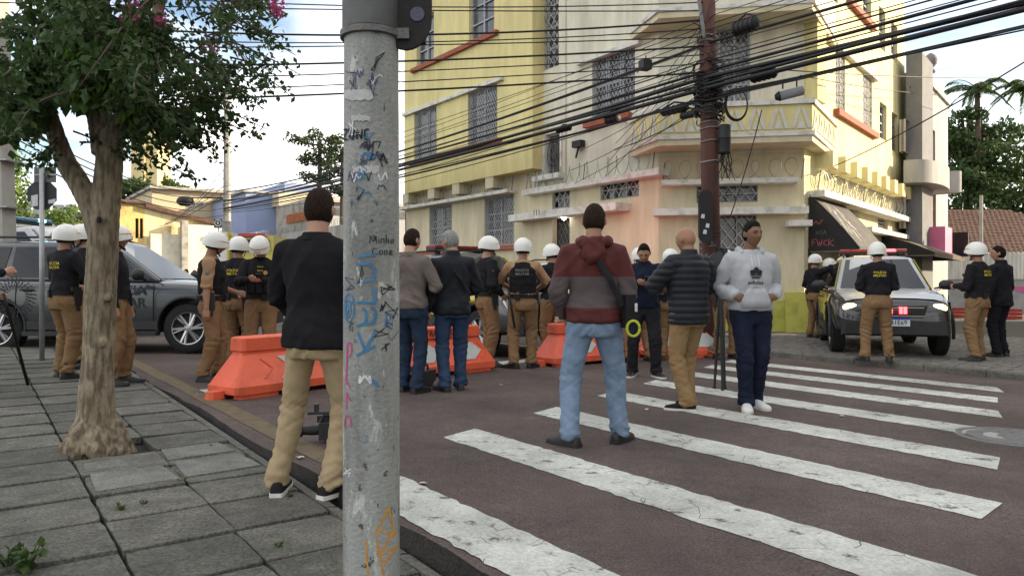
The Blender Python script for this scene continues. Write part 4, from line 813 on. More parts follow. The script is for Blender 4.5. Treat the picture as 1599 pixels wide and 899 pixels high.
for k in range(26):
    z = r.uniform(4.6, 6.3); a0 = r.uniform(0, 6.28); p = pole_at(z) + Vector((.17 * math.cos(a0), -.19, 0)); e = p + Vector((r.uniform(-.5, .5), r.uniform(-.2, .1), r.uniform(-.5, .4))); q.tube([p, p.lerp(e, .5) + rv(r) * .15, e], .009, 4)
for k in range(16): p = pole_at(3.75) + Vector((r.uniform(.15, .34), -.2, 0)); q.tube([p, p + Vector((r.uniform(-.1, .1), 0, -.2)), p + Vector((r.uniform(-.12, .14), 0, -r.uniform(.3, .6)))], .007, 4)
tag(q.build('cable_tangle', M_WIRE, up_), kind='stuff')
ts = thing('traffic_signal', pole_at(2.05) + Vector((-.2, -.3, 0)), 'black traffic signal seen from behind on the utility pole', 'traffic light')
q = MB(); c = pole_at(2.45) + Vector((-.19, -.36, 0)); n = 20
q.prism([c + Vector((.13 * math.cos(t), 0, (.38 if math.sin(t) > 0 else -.38) + .13 * math.sin(t))) for t in [i * 2 * math.pi / n for i in range(n)]], (0, .03, 0)); q.build('backboard', M_BLK, ts)
q = MB(); q.box(c + Vector((0, .12, 0)), (.2, .16, .8)); q.build('housing', M_BLK, ts)
q = MB(); q.tube([c + Vector((.0, .1, .1)), c + Vector((.14, .34, .1))], .025, 6); q.build('bracket', M_IRON, ts)
for k, dx, dz in ((0, -.06, .0), (1, .03, -.18), (2, -.02, -.3)): q = MB(); q.prism([c + Vector((dx - .04, -.003, dz - .03)), c + Vector((dx + .03, -.003, dz - .04)), c + Vector((dx + .04, -.003, dz + .04)), c + Vector((dx - .02, -.003, dz + .05))], (0, -.002, 0)); q.build('sticker', mat('sticker_pale', (.5, .52, .55), .6, .2, 30), ts)
# concrete pole far along the street
CPX, CPY = at(355, 442, 41).x, 41
cp = thing('concrete_utility_pole', (CPX, CPY, zg(CPX, CPY)), 'slender concrete utility pole in the far street right of the tree', 'pole')
q = MB(); q.tube([(CPX, CPY, -.2), (CPX, CPY, 11.8)], [.27, .17], 8); q.build('shaft', mat('post_concrete', (0, 0, 0)), cp)
q = MB(); q.box((CPX - .9, CPY, 11.5), (2.4, .12, .14)); q.build('crossarm', M_IRON, cp)
for z in (4.6, 5.2, 5.8, 6.1): q = MB(); q.tube([(CPX + .25 * math.cos(t), CPY + .25 * math.sin(t), z) for t in [i * math.pi / 6 for i in range(13)]], .02, 4); q.build('band', M_GALV, cp)
q = MB(); q.ell((CPX - 2.2, CPY - .3, 5.7), (.5, .3, .3), 10); q.tube([(CPX - 2.2, CPY - .3, 5.9), (CPX - .1, CPY, 5.9)], .04, 5); q.build('splice_box', M_WIRE, cp, True)
ep = thing('concrete_post', at(2, 442, 13.5), 'tall weathered concrete post at the left edge of the picture', 'pole'); EX = at(0, 442, 13.5).x
q = MB(); q.loft([[(EX - .32, 13.3, 0), (EX + .24, 13.3, 0), (EX + .24, 13.7, 0), (EX - .32, 13.7, 0)], [(EX - .28, 13.34, 6.6), (EX + .06, 13.34, 6.6), (EX + .06, 13.66, 6.6), (EX - .28, 13.66, 6.6)]]); q.build('shaft', mat('pale_concrete', (.34, .33, .30), .9, .15, 3, .2, 30), ep)
for z in (2.55, 3.4, 5.0): q = MB(); q.box((EX - .03, 13.5, z), (.62, .46, .03)); q.build('band', M_GALV, ep)
# cables along the far kerb: far pole > utility pole > beyond the frame at right
far_p = lambda z: Vector((CPX, CPY, z)); near_p = lambda z: Vector((UPX + .595 * 33, UPY - .804 * 33, z))
def sag(a, b, s, n=18): return [a.lerp(b, i / n) + Vector((0, 0, -4 * s * (i / n) * (1 - i / n))) for i in range(n + 1)]
def cable(pts, rad, label, group, nm='cable'): q = MB(); q.tube(pts, rad, 5); return tag(q.build(nm, M_WIRE, None, True), label, 'cable', group)
r = random.Random(41)
specs = [(4.72, .020), (4.80, .028), (4.86, .016), (4.95, .045), (5.02, .030), (5.10, .016), (5.16, .040), (5.24, .014), (5.34, .030), (5.42, .012), (5.5, .02), (5.62, .012), (5.74, .011), (5.86, .028), (5.98, .011), (6.1, .011), (6.25, .012), (6.4, .01)]
for i, (z, rad) in enumerate(specs):
    o = Vector((r.uniform(-.2, .2), -.2 + r.uniform(-.05, .05), 0)); s = r.uniform(.12, .5)
    th = rad > .025
    pts = sag(far_p(z + r.uniform(-.1, .6)) + o, pole_at(z) + o, s)[:-1] + sag(pole_at(z) + o, near_p(z + r.uniform(-.15, .25)) + o, s * .8)
    cable(pts, rad * (1.05 if th else .8), 'thick black cable bundle running along the street past the utility pole' if th else 'thin black cable running along the street past the utility pole', 'thick cables along the far kerb' if th else 'thin cables along the far kerb')
for i in range(9):
    z = 5.3 + i * .17; o = Vector((0, -.1, 0)); e = Vector((EX + r.uniform(-.1, .1), 13.4, 4.4 + i * .26 + r.uniform(-.08, .08))); cable(sag(e, pole_at(z) + o, r.uniform(.05, .3)), .012 if i % 3 else .02, 'black cable crossing the street from the utility pole to the left edge', 'cables crossing the street')
for i in range(8):
    z = 4.7 + i * .22; e = PL(PL.s(880 + i * 14), .05, 3.9 + (i % 4) * .5); cable(sag(e, pole_at(z) + Vector((-.15, 0, 0)), r.uniform(.05, .2)), .008, 'thin drop cable from the utility pole to the corner building wall', 'drop cables to the corner building')
for i in range(4): cable(sag(far_p(6.2 + i * .5), Vector((-24 - i, 50 + 3 * i, 5 + i * .4)), .2), .02, 'black cable fanning left from the far concrete pole', 'cables at the far pole')
for i in range(5): cable(sag(far_p(5 + i * .4), Vector((EX - 1 - i * .3, 14.5, 4.0 + i * .35)), .7 + .1 * i), .018, 'black cable hanging from the far concrete pole towards the left edge', 'cables from the far pole to the left edge')
for px0, py0, Y0, px1, py1, Y1, lab in ((1290, 265, 19, 1620, 85, 10, 'black service cable rising from the right facade to the top right'), (1230, 110, 16, 1620, 120, 28, 'thin cable across the sky over the grey building'), (1250, 118, 16, 1470, 147, 30, 'thin cable from the corner balcony to the grey building finial'), (955, 235, 20, 1105, 165, 14.4, 'cable from the small wall junction box to the utility pole'), (1190, 172, 14.4, 1140, 340, 14.2, 'thin loose cable slanting down beside the utility pole')):
    cable(sag(at(px0, py0, Y0), at(px1, py1, Y1), .1), .012, lab, None)
# hardware on the cables
def at_s(px, z): # point of the cable run at a picture column
    k = (px - CX) / FPX; t = (UPX - k * UPY) / (.595 + k * .804); return Vector((UPX - .595 * t, UPY + .804 * t - .2, z))
dv = Vector((-.595, .804, 0))
for px, z, L, rad, lab in ((1050, 4.72, .7, .085, 'long black cable splice left of the utility pole'), (1073, 4.55, .45, .07, 'short black cable splice just below the long one'), (1187, 4.95, .55, .09, 'black cable splice right of the utility pole below the shutters'), (1160, 5.95, .55, .13, 'bulky black terminal box on the cable right of the pole top'), (880, 4.9, .55, .06, 'cluster of small clamps on the cable before the stair section'), (955, 4.85, .4, .1, 'dark cable slack box in front of the wide lattice window')):
    p = at_s(px, z); q = MB(); q.tube([p - dv * L / 2, p - dv * L * .42, p + dv * L * .42, p + dv * L / 2], [rad * .5, rad, rad, rad * .5], 10)
    for k in range(5): pp = p + dv * L * (-.36 + .18 * k); q.tube([pp - dv * .015, pp + dv * .015], rad * 1.12, 10)
    q.tube([p - dv * L * .4 + Vector((0, 0, rad)), p + Vector((0, 0, rad * 1.5 + .03)), p + dv * L * .4 + Vector((0, 0, rad))], .02, 5); tag(q.build('cable_splice', M_WIRE, None, 40), lab, 'cable splice')
gb = thing('splice_cylinder', at(1236, 146, 13.2), 'grey ribbed cylinder hanging on a cable above the zigzag balcony', 'cable splice'); c = at(1236, 146, 13.2); q = MB(); d_ = Vector((1, -.2, .22)).normalized(); q.tube([c - d_ * .23, c - d_ * .2, c + d_ * .2, c + d_ * .22], [.05, .085, .085, .06], 12); q.build('body', M_WGREY, gb, 40); q = MB(); q.tube([c - d_ * .28, c - d_ * .2], [.05, .095], 12); q.tube([c + Vector((-.15, 0, .08)), c + Vector((-.15, 0, .2))], .015, 5); q.tube([c + Vector((.1, 0, .12)), c + Vector((.1, 0, .26))], .015, 5); q.build('end_cap', M_WIRE, gb)
for px, py, sz, lab in ((1008, 102, .2, 'square black box hanging on a cable left of the utility pole'), (1069, 118, .13, 'small grey box hanging beside the utility pole')):
    c = at(px, py, 15.2); q = MB(); q.box(c, (sz, sz, sz), .4); q.tube([c + Vector((0, 0, sz / 2)), c + Vector((.02, 0, sz))], .012, 4); q.tube([c - Vector((sz * .5, 0, sz * .3)), c - Vector((sz * .8, 0, sz * .8))], .01, 4); tag(q.build('cable_box', M_WIRE if px < 1050 else M_WGREY), lab, 'cable box')
cl = thing('cable_coil', at(1151, 163, 14.2), 'round coil of spare cable hanging right of the utility pole', 'cable coil'); c = at(1151, 163, 14.2); q = MB()
for k in range(3): q.tube([c + Vector(((.2 + .012 * k) * math.cos(t), .02 * k, (.29 + .012 * k) * math.sin(t))) for t in [i * math.pi / 16 for i in range(33)]], .013, 5)
q.build('coil', M_WIRE, cl, True)
q = MB(); s_ = PL.s(908); z_ = PL.z(908, 228); pbox(q, PL, s_ - .18, s_ + .18, .02, .2, z_ - .05, z_ + .13); q.tube([PL(s_, .1, z_ - .04), PL(s_ + .05, .16, z_ - .35)], .03, 5); tag(q.build('wall_junction_box', M_WIRE), 'black junction box with bracket on the pale wall beside the oval window', 'junction box')
# ---- stop sign seen from behind
p = G(66, 568, .02); ss = thing('stop_sign', p, 'back of an octagonal stop sign with street name plate on the near pavement', 'sign'); X, Y = p.x, p.y
q = MB(); q.tube([(X, Y, p.z - .1), (X, Y, at(66, 260, Y).z)], .032, 12); q.build('post', M_GALV, ss, True)
q = MB(); c = at(66, 304, Y + .045); n = 8; q.prism([c + Vector((.222 * math.cos(R(22.5 + 45 * k)), 0, .222 * math.sin(R(22.5 + 45 * k)))) for k in range(8)], (0, .004, 0)); pl = q.build('octagon_plate', mat('sign_back', (.02, .021, .024), .5, .3, 10), ss)
for dx, dz, w, h in ((-.10, -.09, .09, .15), (.14, -.1, .1, .05), (-.16, -.12, .05, .03)): q = MB(); cc = c + Vector((dx, -.003, dz)); q.prism([cc + Vector((-w / 2, 0, -h / 2)), cc + Vector((w / 2, 0, -h / 2 + .01)), cc + Vector((w / 2, 0, h / 2 + .02)), cc + Vector((-w / 2, 0, h / 2))], (0, -.001, 0)); q.build('sticker', mat('sticker_pale', (0, 0, 0)), pl)
q = MB(); q.box(at(71, 273, Y + .04), (.30, .012, .21)); q.build('name_plate', mat('plate_grey', (.10, .10, .10), .6, .2, 8), ss); q = MB(); q.box(at(71, 273, Y + .028), (.31, .008, .018)); q.build('clamp', M_GALV, ss)
q = MB(); q.box((X, Y, p.z + .008), (.34, .3, .02)); q.build('base_pad', cm, ss)
# parking sign far
ps = thing('parking_sign', at(342, 442, 33), 'small square parking sign with a circled E above the truck', 'sign'); q = MB(); q.tube([Vector((at(342, 442, 33).x, 33, -.3)), at(342, 344, 33)], .04, 8); q.build('post', M_GALV, ps); q = MB(); c = at(341, 349, 32.93); q.box(c, (.36, .02, .40)); pl = q.build('plate', mat('sign_dark', (.06, .065, .07), .6), ps)
q = MB(); put_text(q, 'E', c + Vector((0, -.016, .03)), (1, 0, 0), (0, 0, 1), .13); n = 20
for k in range(n):
    a0, a1 = 2 * math.pi * k / n, 2 * math.pi * (k + 1) / n; q.add([c + Vector((rr * math.cos(a), -.016, .03 + rr * math.sin(a))) for a, rr in ((a0, .13), (a1, .13), (a1, .155), (a0, .155))], [(0, 1, 2, 3)])
q.build('lettering', mat('letter_white', (.75, .75, .75), .6), pl)
# ---- foreground signal pole with graffiti
PY_ = 2.87; PX_ = (580.5 - CX) / FPX * PY_; PR_ = .1075
v_ = Vector((PX_, PY_, 0)).dot(D2); zb_ = zg(PX_, PY_) + sdz(v_)
def polemat():
    m = mat('pole_concrete', (.24, .245, .23), .8, .22, 6, .35, 60, streak=True, dirt=(.12, .125, .12)); n, l = m.node_tree.nodes, m.node_tree.links; b = n['Principled BSDF']; src = b.inputs['Base Color'].links[0].from_socket; out = src
    t = n.new('ShaderNodeTexCoord')
    for scv, lo, hi, colr, seed in (((14, 14, 5), .57, .63, (.46, .46, .44, 1), 0), ((22, 22, 16), .60, .64, (.055, .06, .065, 1), 5), ((9, 9, 30), .62, .66, (.33, .26, .22, 1), 11)):
        mpn = n.new('ShaderNodeMapping'); mpn.inputs['Scale'].default_value = scv; mpn.inputs['Location'].default_value = (seed, seed, seed); l.new(t.outputs['Object'], mpn.inputs['Vector']); z = n.new('ShaderNodeTexNoise'); z.inputs['Scale'].default_value = .9; z.inputs['Detail'].default_value = 9; z.inputs['Roughness'].default_value = .7; l.new(mpn.outputs['Vector'], z.inputs['Vector'])
        rr_ = n.new('ShaderNodeMapRange'); rr_.inputs['From Min'].default_value = lo; rr_.inputs['From Max'].default_value = hi; l.new(z.outputs['Fac'], rr_.inputs['Value']); q = n.new('ShaderNodeMix'); q.data_type = 'RGBA'; q.inputs['B'].default_value = colr; l.new(rr_.outputs['Result'], q.inputs['Factor']); l.new(out, q.inputs['A']); out = q.outputs['Result']
    l.new(out, b.inputs['Base Color']); return m
sp = thing('signal_pole', (PX_, PY_, zb_), 'thick grey concrete signal pole covered in graffiti in the near foreground', 'pole'); M_SP = polemat()
q = MB(); q.lathe([(PR_ * 1.02, zb_ - .1), (PR_ * 1.015, zb_ + .4), (PR_, CAMZ), (PR_ * .97, CAMZ + 1.0), (PR_ * .95, 3.4)], 40, Matrix.Translation((PX_, PY_, 0))); q.build('shaft', M_SP, sp, 40)
zc = at(0, 43, PY_ - PR_).z; q = MB(); q.lathe([(PR_ - .004, zc - .015), (PR_ + .012, zc - .012), (PR_ + .012, zc + .012), (PR_ - .004, zc + .015)], 36, Matrix.Translation((PX_, PY_, 0))); q.box((PX_ + PR_ + .02, PY_ - .02, zc), (.05, .05, .04)); q.build('collar', M_IRON, sp, 30)
q = MB(); q.lathe([(PR_ + .004, zc + .017), (PR_ + .004, 3.38)], 36, Matrix.Translation((PX_, PY_, 0)), caps=False); q.build('upper_sleeve', mat('sleeve_dark', (.10, .10, .10), .6, .3, 6, metal=.3), sp, True)
def pf(px, py, off=.0025):
    s = max(-.985, min(.985, (px - 580.5) / 43.5)); a = math.asin(s); Yf = PY_ - PR_ * math.cos(a); rr_ = PR_ + off
    return Vector((PX_ + rr_ * math.sin(a), PY_ - rr_ * math.cos(a), at(px, py, Yf).z))
inks = {k: mat('ink_' + k, c_, .7, .2, 20) for k, c_ in dict(blue=(.05, .17, .32), black=(.012, .012, .02), pink=(.42, .06, .17), orange=(.55, .24, .03), white=(.6, .6, .6), red=(.45, .06, .04), violet=(.06, .05, .14), paper=(.42, .42, .40)).items()}
def ptext(s, px, py, hpx, ink, rot=False, wid=None):
    vs, fs = text(s); k = hpx / .72; q = MB(); q.add([pf(px - v.y * k, py - v.x * k * (wid or 1)) if rot else pf(px + v.x * k * (wid or 1), py - v.y * k) for v in vs], fs); q.build('graffiti', inks[ink], sp)
def pstroke(ls, w, ink):
    for pts in ls:
        q = MB()
        for a, b in zip(pts, pts[1:]):
            n = max(1, int(math.dist(a, b) / 5)); dx, dy = b[0] - a[0], b[1] - a[1]; L = math.hypot(dx, dy) or 1; nx_, ny_ = -dy / L * w / 2, dx / L * w / 2
            for i in range(n):
                x0, y0, x1, y1 = a[0] + dx * i / n, a[1] + dy * i / n, a[0] + dx * (i + 1) / n, a[1] + dy * (i + 1) / n; q.add([pf(x0 + nx_, y0 + ny_), pf(x0 - nx_, y0 - ny_), pf(x1 - nx_, y1 - ny_), pf(x1 + nx_, y1 + ny_)], [(0, 1, 2, 3)])
        q.build('graffiti', inks[ink], sp)
def arc(cx, cy, rx, ry, a0, a1, n=14): return [(cx + rx * math.cos(R(a0 + (a1 - a0) * i / n)), cy + ry * math.sin(R(a0 + (a1 - a0) * i / n))) for i in range(n + 1)]
pstroke([[(566, 555), (594, 540)], [(580, 548), (568, 518)], [(580, 546), (594, 518)], [(566, 508), (594, 504)], arc(575, 494, 7, 12, 90, -90), arc(588, 492, 7, 12, 90, -90), [(594, 472), (566, 472)], [(594, 472), (592, 450)], [(566, 440), (590, 438), (594, 424), (588, 412), (566, 412)], [(568, 400), (594, 398)]], 4.2, 'blue')
pstroke([[(586, 380), (587, 369), (591, 377), (595, 369), (596, 380)], [(599, 373), (599, 380)], [(602, 380), (602, 373), (606, 373), (606, 380)], [(609, 366), (609, 380)], [(609, 374), (612, 374), (612, 380)], [(618, 374), (615, 375), (615, 379), (618, 379), (618, 373)], [(597, 388), (591, 388), (590, 396), (597, 397)], [(604, 391), (600, 392), (600, 397), (604, 397), (604, 391)], [(607, 398), (607, 391), (610, 391), (610, 398)], [(613, 395), (617, 393), (614, 390), (613, 397), (618, 397)]], 1.2, 'black')
rh2 = random.Random(8)
for k in range(22):
    cx_, cy_ = rh2.uniform(552, 606), rh2.choice((240, 255, 200, 285, 115, 228)) + rh2.uniform(-12, 12); w_ = rh2.uniform(5, 11)
    pstroke([[(cx_ + w_ * (j / 5 - .5) * 2, cy_ + rh2.uniform(-9, 9)) for j in range(6)]], rh2.uniform(1.0, 2.6), rh2.choice(('black', 'violet', 'violet', 'white', 'blue'))); pstroke([[(541, 203), (550, 202), (541, 218), (551, 218)], [(554, 202), (554, 215), (560, 218), (563, 202)], [(567, 218), (567, 203), (574, 217), (575, 202)], [(585, 202), (579, 203), (579, 218), (586, 217)], [(579, 210), (584, 210)]], 2.4, 'black')
pstroke([arc(553, 480, 9, 22, 0, 360), arc(551, 482, 5, 14, 0, 360), [(545, 470), (562, 494)], [(546, 496), (561, 466)]], 2.2, 'blue')
pstroke([[(548, 600), (550, 535)], arc(552, 545, 6, 11, -100, 90), [(546, 590), (556, 606)], [(548, 640), (549, 612), (556, 626)], arc(551, 662, 6, 14, 160, 380)], 2.6, 'pink')
pstroke([[(594, 838), (612, 792), (620, 836), (596, 826)], [(580, 842), (584, 898)], [(596, 842), (606, 898)], [(618, 830), (598, 868), (622, 852)], [(606, 880), (624, 850)]], 2.6, 'orange')
pstroke([[(570, 598), (579, 586), (588, 598)], [(571, 597), (572, 586)], [(587, 597), (586, 586)]], 4, 'white')
rg = random.Random(77)
for k in range(26):
    cx_, cy_ = rg.choice(((560, 110), (602, 115), (575, 205), (590, 240), (575, 280), (556, 330), (600, 430), (590, 650), (575, 700), (560, 750), (600, 560), (596, 610), (608, 500), (560, 420))); cx_ += rg.uniform(-14, 14); cy_ += rg.uniform(-25, 25); pts = [(cx_ + rg.uniform(-11, 11), cy_ + rg.uniform(-15, 15)) for _ in range(rg.randint(4, 7))]
    pstroke([pts], rg.uniform(.6, 1.5), rg.choice(('black', 'violet', 'black', 'blue', 'white', 'red', 'paper', 'black')))
for px, py, w, h in ((566, 148, 50, 16), (580, 265, 40, 10), (572, 185, 30, 8)):
    q = MB(); n = 8; q.add([pf(px - w / 2 + w * i / n, py + s * h / 2 + rg.uniform(-2, 2), .0015) for i in range(n + 1) for s in (-1, 1)], [(2 * i, 2 * i + 1, 2 * i + 3, 2 * i + 2) for i in range(n)]); q.build('poster_scrap', inks['paper'], sp)
sg_ = thing('traffic_signal', (PX_ + .16, PY_, 2.0), 'black traffic signal backboard cropped at the top beside the graffitied pole', 'traffic light')
c = at(634, -30, PY_ - .03); q = MB(); n = 24
q.prism([c + Vector((.10 * math.cos(t), 0, (.22 if math.sin(t) > 0 else -.14) + .125 * math.sin(t))) for t in [i * 2 * math.pi / n for i in range(n)]], (0, .02, 0)); q.build('backboard', M_BLK, sg_)
q = MB(); q.box(c + Vector((0, .07, .02)), (.13, .1, .46)); q.build('housing', M_BLK, sg_); q = MB(); q.tube([(PX_ + .05, PY_, c.z + .1), c + Vector((0, .06, .1))], .02, 8); q.build('bracket', M_IRON, sg_); q = MB(); cc = c + Vector((.045, -.003, -.13)); q.lathe([(.028, 0), (.028, .001)], 16, Matrix.Translation(cc) @ Matrix.Rotation(R(90), 4, 'X')); q.build('sticker', mat('sticker_dark', (.06, .065, .10), .5, .3, 60), sg_)
# loop of loose wire on the pavement
p = G(18, 824, -.1); q = MB(); q.tube([p + Vector((.10 * math.cos(t) - .03, .045 * math.sin(t), .02 + .012 * math.cos(t))) for t in [i * math.pi / 14 for i in range(26)]], .006, 6); tag(q.build('wire_loop', M_WIRE, None, True), 'loop of thin black wire lying on the pavement at the left edge', 'wire')
# litter
for k, (px, py) in enumerate(((784, 602), (1315, 650), (470, 715), (1010, 640), (660, 755), (560, 690))):
    p = G(px, py, .004); q = MB(); q.add([p + Vector((.03 * math.cos(a) * rg.uniform(.5, 1), .03 * math.sin(a), .004 + rg.uniform(0, .012))) for a in (0, 1.2, 2.3, 3.5, 4.6, 5.5)], [(0, 1, 2), (0, 2, 3), (0, 3, 4), (0, 4, 5)]); so = q.build('scrap', mat('litter_pale', (.5, .42, .34), .8), None)
    tag(so, 'small pale scrap of litter lying on the road', 'litter', 'litter on the road')
# ---------------------------------------------------------------- vehicles
M_TYRE = mat('tyre_rubber', (.014, .014, .014), .85, .2, 20, .3, 60); M_RIM = mat('alloy_rim', (.45, .45, .46), .3, .1, 5, metal=.9); M_PLAS = mat('black_plastic', (.02, .02, .021), .55, .2, 12, .15, 60)
M_CG = mat('car_glass', (.012, .014, .017), .05, .2, 2, spec=.45); M_CHR = mat('chrome', (.55, .55, .56), .15, .05, 3, metal=1)
def carpaint(n, c): return mat(n, c, .32, .06, 2, spec=.5, coat=.7)
ST = [(-2.40, .98, .78, .48), (-2.33, 1.10, .87, .40), (-1.9, 1.13, .92, .33), (-1.4, 1.13, .935, .30), (-.7, 1.12, .94, .29), (0, 1.11, .94, .29), (.6, 1.10, .94, .29), (.98, 1.10, .935, .29), (1.4, 1.085, .93, .31), (1.85, 1.04, .905, .35), (2.15, .98, .86, .38), (2.32, .88, .80, .42), (2.40, .74, .74, .46)]
def sect(x, h, w, zb):
    hp = [(0, zb), (.8 * w, zb), (.965 * w, zb + .06), (.995 * w, zb + .22), (w, (zb + h) / 2), (w * .992, h - .2), (.965 * w, h - .09), (.90 * w, h - .02), (.72 * w, h + .012), (.4 * w, h + .03), (0, h + .036)]
    return [Vector((x, y, z)) for y, z in hp] + [Vector((x, -y, z)) for y, z in hp[-2:0:-1]]
def lerp_st(x):
    for a, b in zip(ST, ST[1:]):
        if a[0] <= x <= b[0]: t = (x - a[0]) / (b[0] - a[0]); return tuple(p + (q - p) * t for p, q in zip(a, b))
    return ST[-1]
def suv(loc, heading, label, paint, S=1.0, hood=None, side=None, bar=None, lights=0, plate=None, door_text=None, roof=None, high=1.0, group=None, rack=True):
    # heading: world direction the bonnet points to; local x forward, y left
    rz = math.atan2(heading[1], heading[0]); root = thing('police_car', loc, label, 'car', group, rz)
    LM = Matrix.Scale(S, 4) @ Matrix.Diagonal((1, 1, high, 1))
    def put(q, nm, m, par=root, smooth=False):
        q.v = [LM @ p for p in q.v]; return q.build(nm, m, par, smooth, local=True)
    wx, wz, wr = (1.46, -1.42), .38, .385
    q = MB(); xs = [s[0] for s in ST]; q.loft([sect(*s) for s in ST]); body_me = None
    cut = MB()
    for x in wx:
        for sg in (-1, 1): cut.tube([(x, sg * .62, wz + .02), (x, sg * 1.1, wz + .02)], .45, 32)
    cm_ = bpy.data.meshes.new('c'); cm_.from_pydata([tuple(p) for p in cut.v], [], cut.f); bm = bmesh.new(); bm.from_mesh(cm_); bmesh.ops.recalc_face_normals(bm, faces=bm.faces); bm.to_mesh(cm_); bm.free()
    co = bpy.data.objects.new('c', cm_); COL.objects.link(co)
    body_me = evald(q, [('SUBSURF', dict(levels=1, render_levels=1)), ('BOOLEAN', dict(object=co, operation='DIFFERENCE', solver='MANIFOLD'))]); bpy.data.objects.remove(co)
    body_me.transform(LM); body_me.materials.clear(); body_me.materials.append(paint); body_me.polygons.foreach_set('use_smooth', [True] * len(body_me.polygons)); body_me.set_sharp_from_angle(angle=R(38)); link('body', body_me, root)
    # cabin: windscreen, sides and tailgate planes
    c0 = {'af': (1.0, .79, 1.10), 'at': (.12, .61, 1.71), 'rt': (-1.98, .60, 1.70), 'rb': (-2.3, .78, 1.10)}
    def P4(k, sg): x, y, z = c0[k]; return Vector((x, y * sg, z))
    q = MB(); q.add([P4('af', 1), P4('at', 1), P4('rt', 1), P4('rb', 1), P4('af', -1), P4('at', -1), P4('rt', -1), P4('rb', -1), (.1, .35, 1.745), (.1, -.35, 1.745), (-1.95, .35, 1.735), (-1.95, -.35, 1.735)], [(0, 1, 2, 3), (7, 6, 5, 4), (0, 4, 5, 9, 8, 1), (3, 2, 10, 11, 6, 7), (1, 8, 10, 2), (8, 9, 11, 10), (9, 5, 6, 11), (0, 3, 7, 4)])
    me = evald(q, [('BEVEL', dict(width=.045, segments=3, limit_method='ANGLE', angle_limit=R(30)))]); me.transform(LM); me.materials.append(roof or paint); me.polygons.foreach_set('use_smooth', [True] * len(me.polygons)); me.set_sharp_from_angle(angle=R(35)); cab = link('cabin', me, root)
    def bil(sg, p, t): return (P4('af', sg).lerp(P4('rb', sg), p)).lerp(P4('at', sg).lerp(P4('rt', sg), p), t)
    for sg in (-1, 1):
        nrm = (bil(sg, 1, 0) - bil(sg, 0, 0)).cross(bil(sg, 0, 1) - bil(sg, 0, 0)).normalized(); nrm = nrm if nrm.y * sg > 0 else -nrm
        for p0, p1, q0, q1, nm in ((.05, .40, .06, .38, 'side_window'), (.43, .70, .41, .68, 'side_window'), (.735, .955, .71, .95, 'quarter_window')):
            q = MB(); q.prism([bil(sg, p0, .1) + nrm * .002, bil(sg, p1, .1) + nrm * .002, bil(sg, q1, .88) + nrm * .002, bil(sg, q0, .88) + nrm * .002], nrm * .006); put(q, nm, M_CG, cab)
        q = MB(); q.tube([Vector((1.05, sg * .9, 1.12)), bil(sg, .0, .0) + nrm * .01, bil(sg, .5, .03) + nrm * .012, bil(sg, 1, .03) + nrm * .01], .014, 5); put(q, 'window_trim', M_CHR if lights else M_PLAS, cab)
        if rack:
            q = MB(); q.tube([(.0, sg * .56, 1.745), (-.15, sg * .55, 1.79), (-1.7, sg * .55, 1.79), (-1.9, sg * .56, 1.74)], .02, 6); put(q, 'roof_rail', M_PLAS, cab)
        # mirrors, handles, door seams, sills
        q = MB(); q.ell((.78, sg * 1.06, 1.20), (.09, .13, .095), 12); q.tube([(.80, sg * .86, 1.12), (.79, sg * 1.0, 1.16)], .03, 6); put(q, 'mirror', M_PLAS, root, True)
        for x in (-.15, -1.05): q = MB(); q.tube([(x, sg * .945, .97), (x + .09, sg * .965, .975), (x + .19, sg * .945, .97)], .016, 6); put(q, 'door_handle', M_PLAS)
        for x in (.95, -.12 + .02, -1.12): q = MB(); q.tube([(x, sg * .937, .40), (x, sg * .9405, .75), (x + .0, sg * .925, 1.0), (x - .02, sg * .87, 1.085)], .006, 4); put(q, 'door_seam', M_DARK)
        q = MB(); q.box((.02, sg * .93, .31), (2.0, .16, .07)); put(q, 'side_step', M_PLAS)
        q = MB(); q.box((.02, sg * .94, .43), (2.02, .02, .13)); put(q, 'sill_trim', M_PLAS)
        for x in wx:
            q = MB(); q.tube([(x + .455 * math.cos(t), sg * .935, wz + .02 + .455 * math.sin(t)) for t in [R(-12 + 204 * i / 16) for i in range(17)]], [(.022, .03)] * 17, 6); put(q, 'wheel_arch', M_PLAS)
    for (ka, kb, nm, sgx) in (('af', 'at', 'windscreen', 1), ('rb', 'rt', 'rear_window', -1)):
        a, b, c, d = P4(ka, 1), P4(ka, -1), P4(kb, -1), P4(kb, 1); cen = (a + b + c + d) / 4; n_ = (b - a).cross(d - a).normalized(); n_ = n_ if n_.x * sgx > 0 else -n_
        q = MB(); f_ = lambda p: cen + (p - cen) * .88 + n_ * .004; q.prism([f_(a), f_(b), f_(c), f_(d)], n_ * .006); put(q, nm, M_CG, cab)
    q = MB(); 
    for y0 in (.55, -.1): q.tube([(.93, y0, 1.13), (.80, y0 - .3, 1.225), (.72, y0 - .48, 1.28)], .009, 4)
    put(q, 'wiper', M_PLAS)
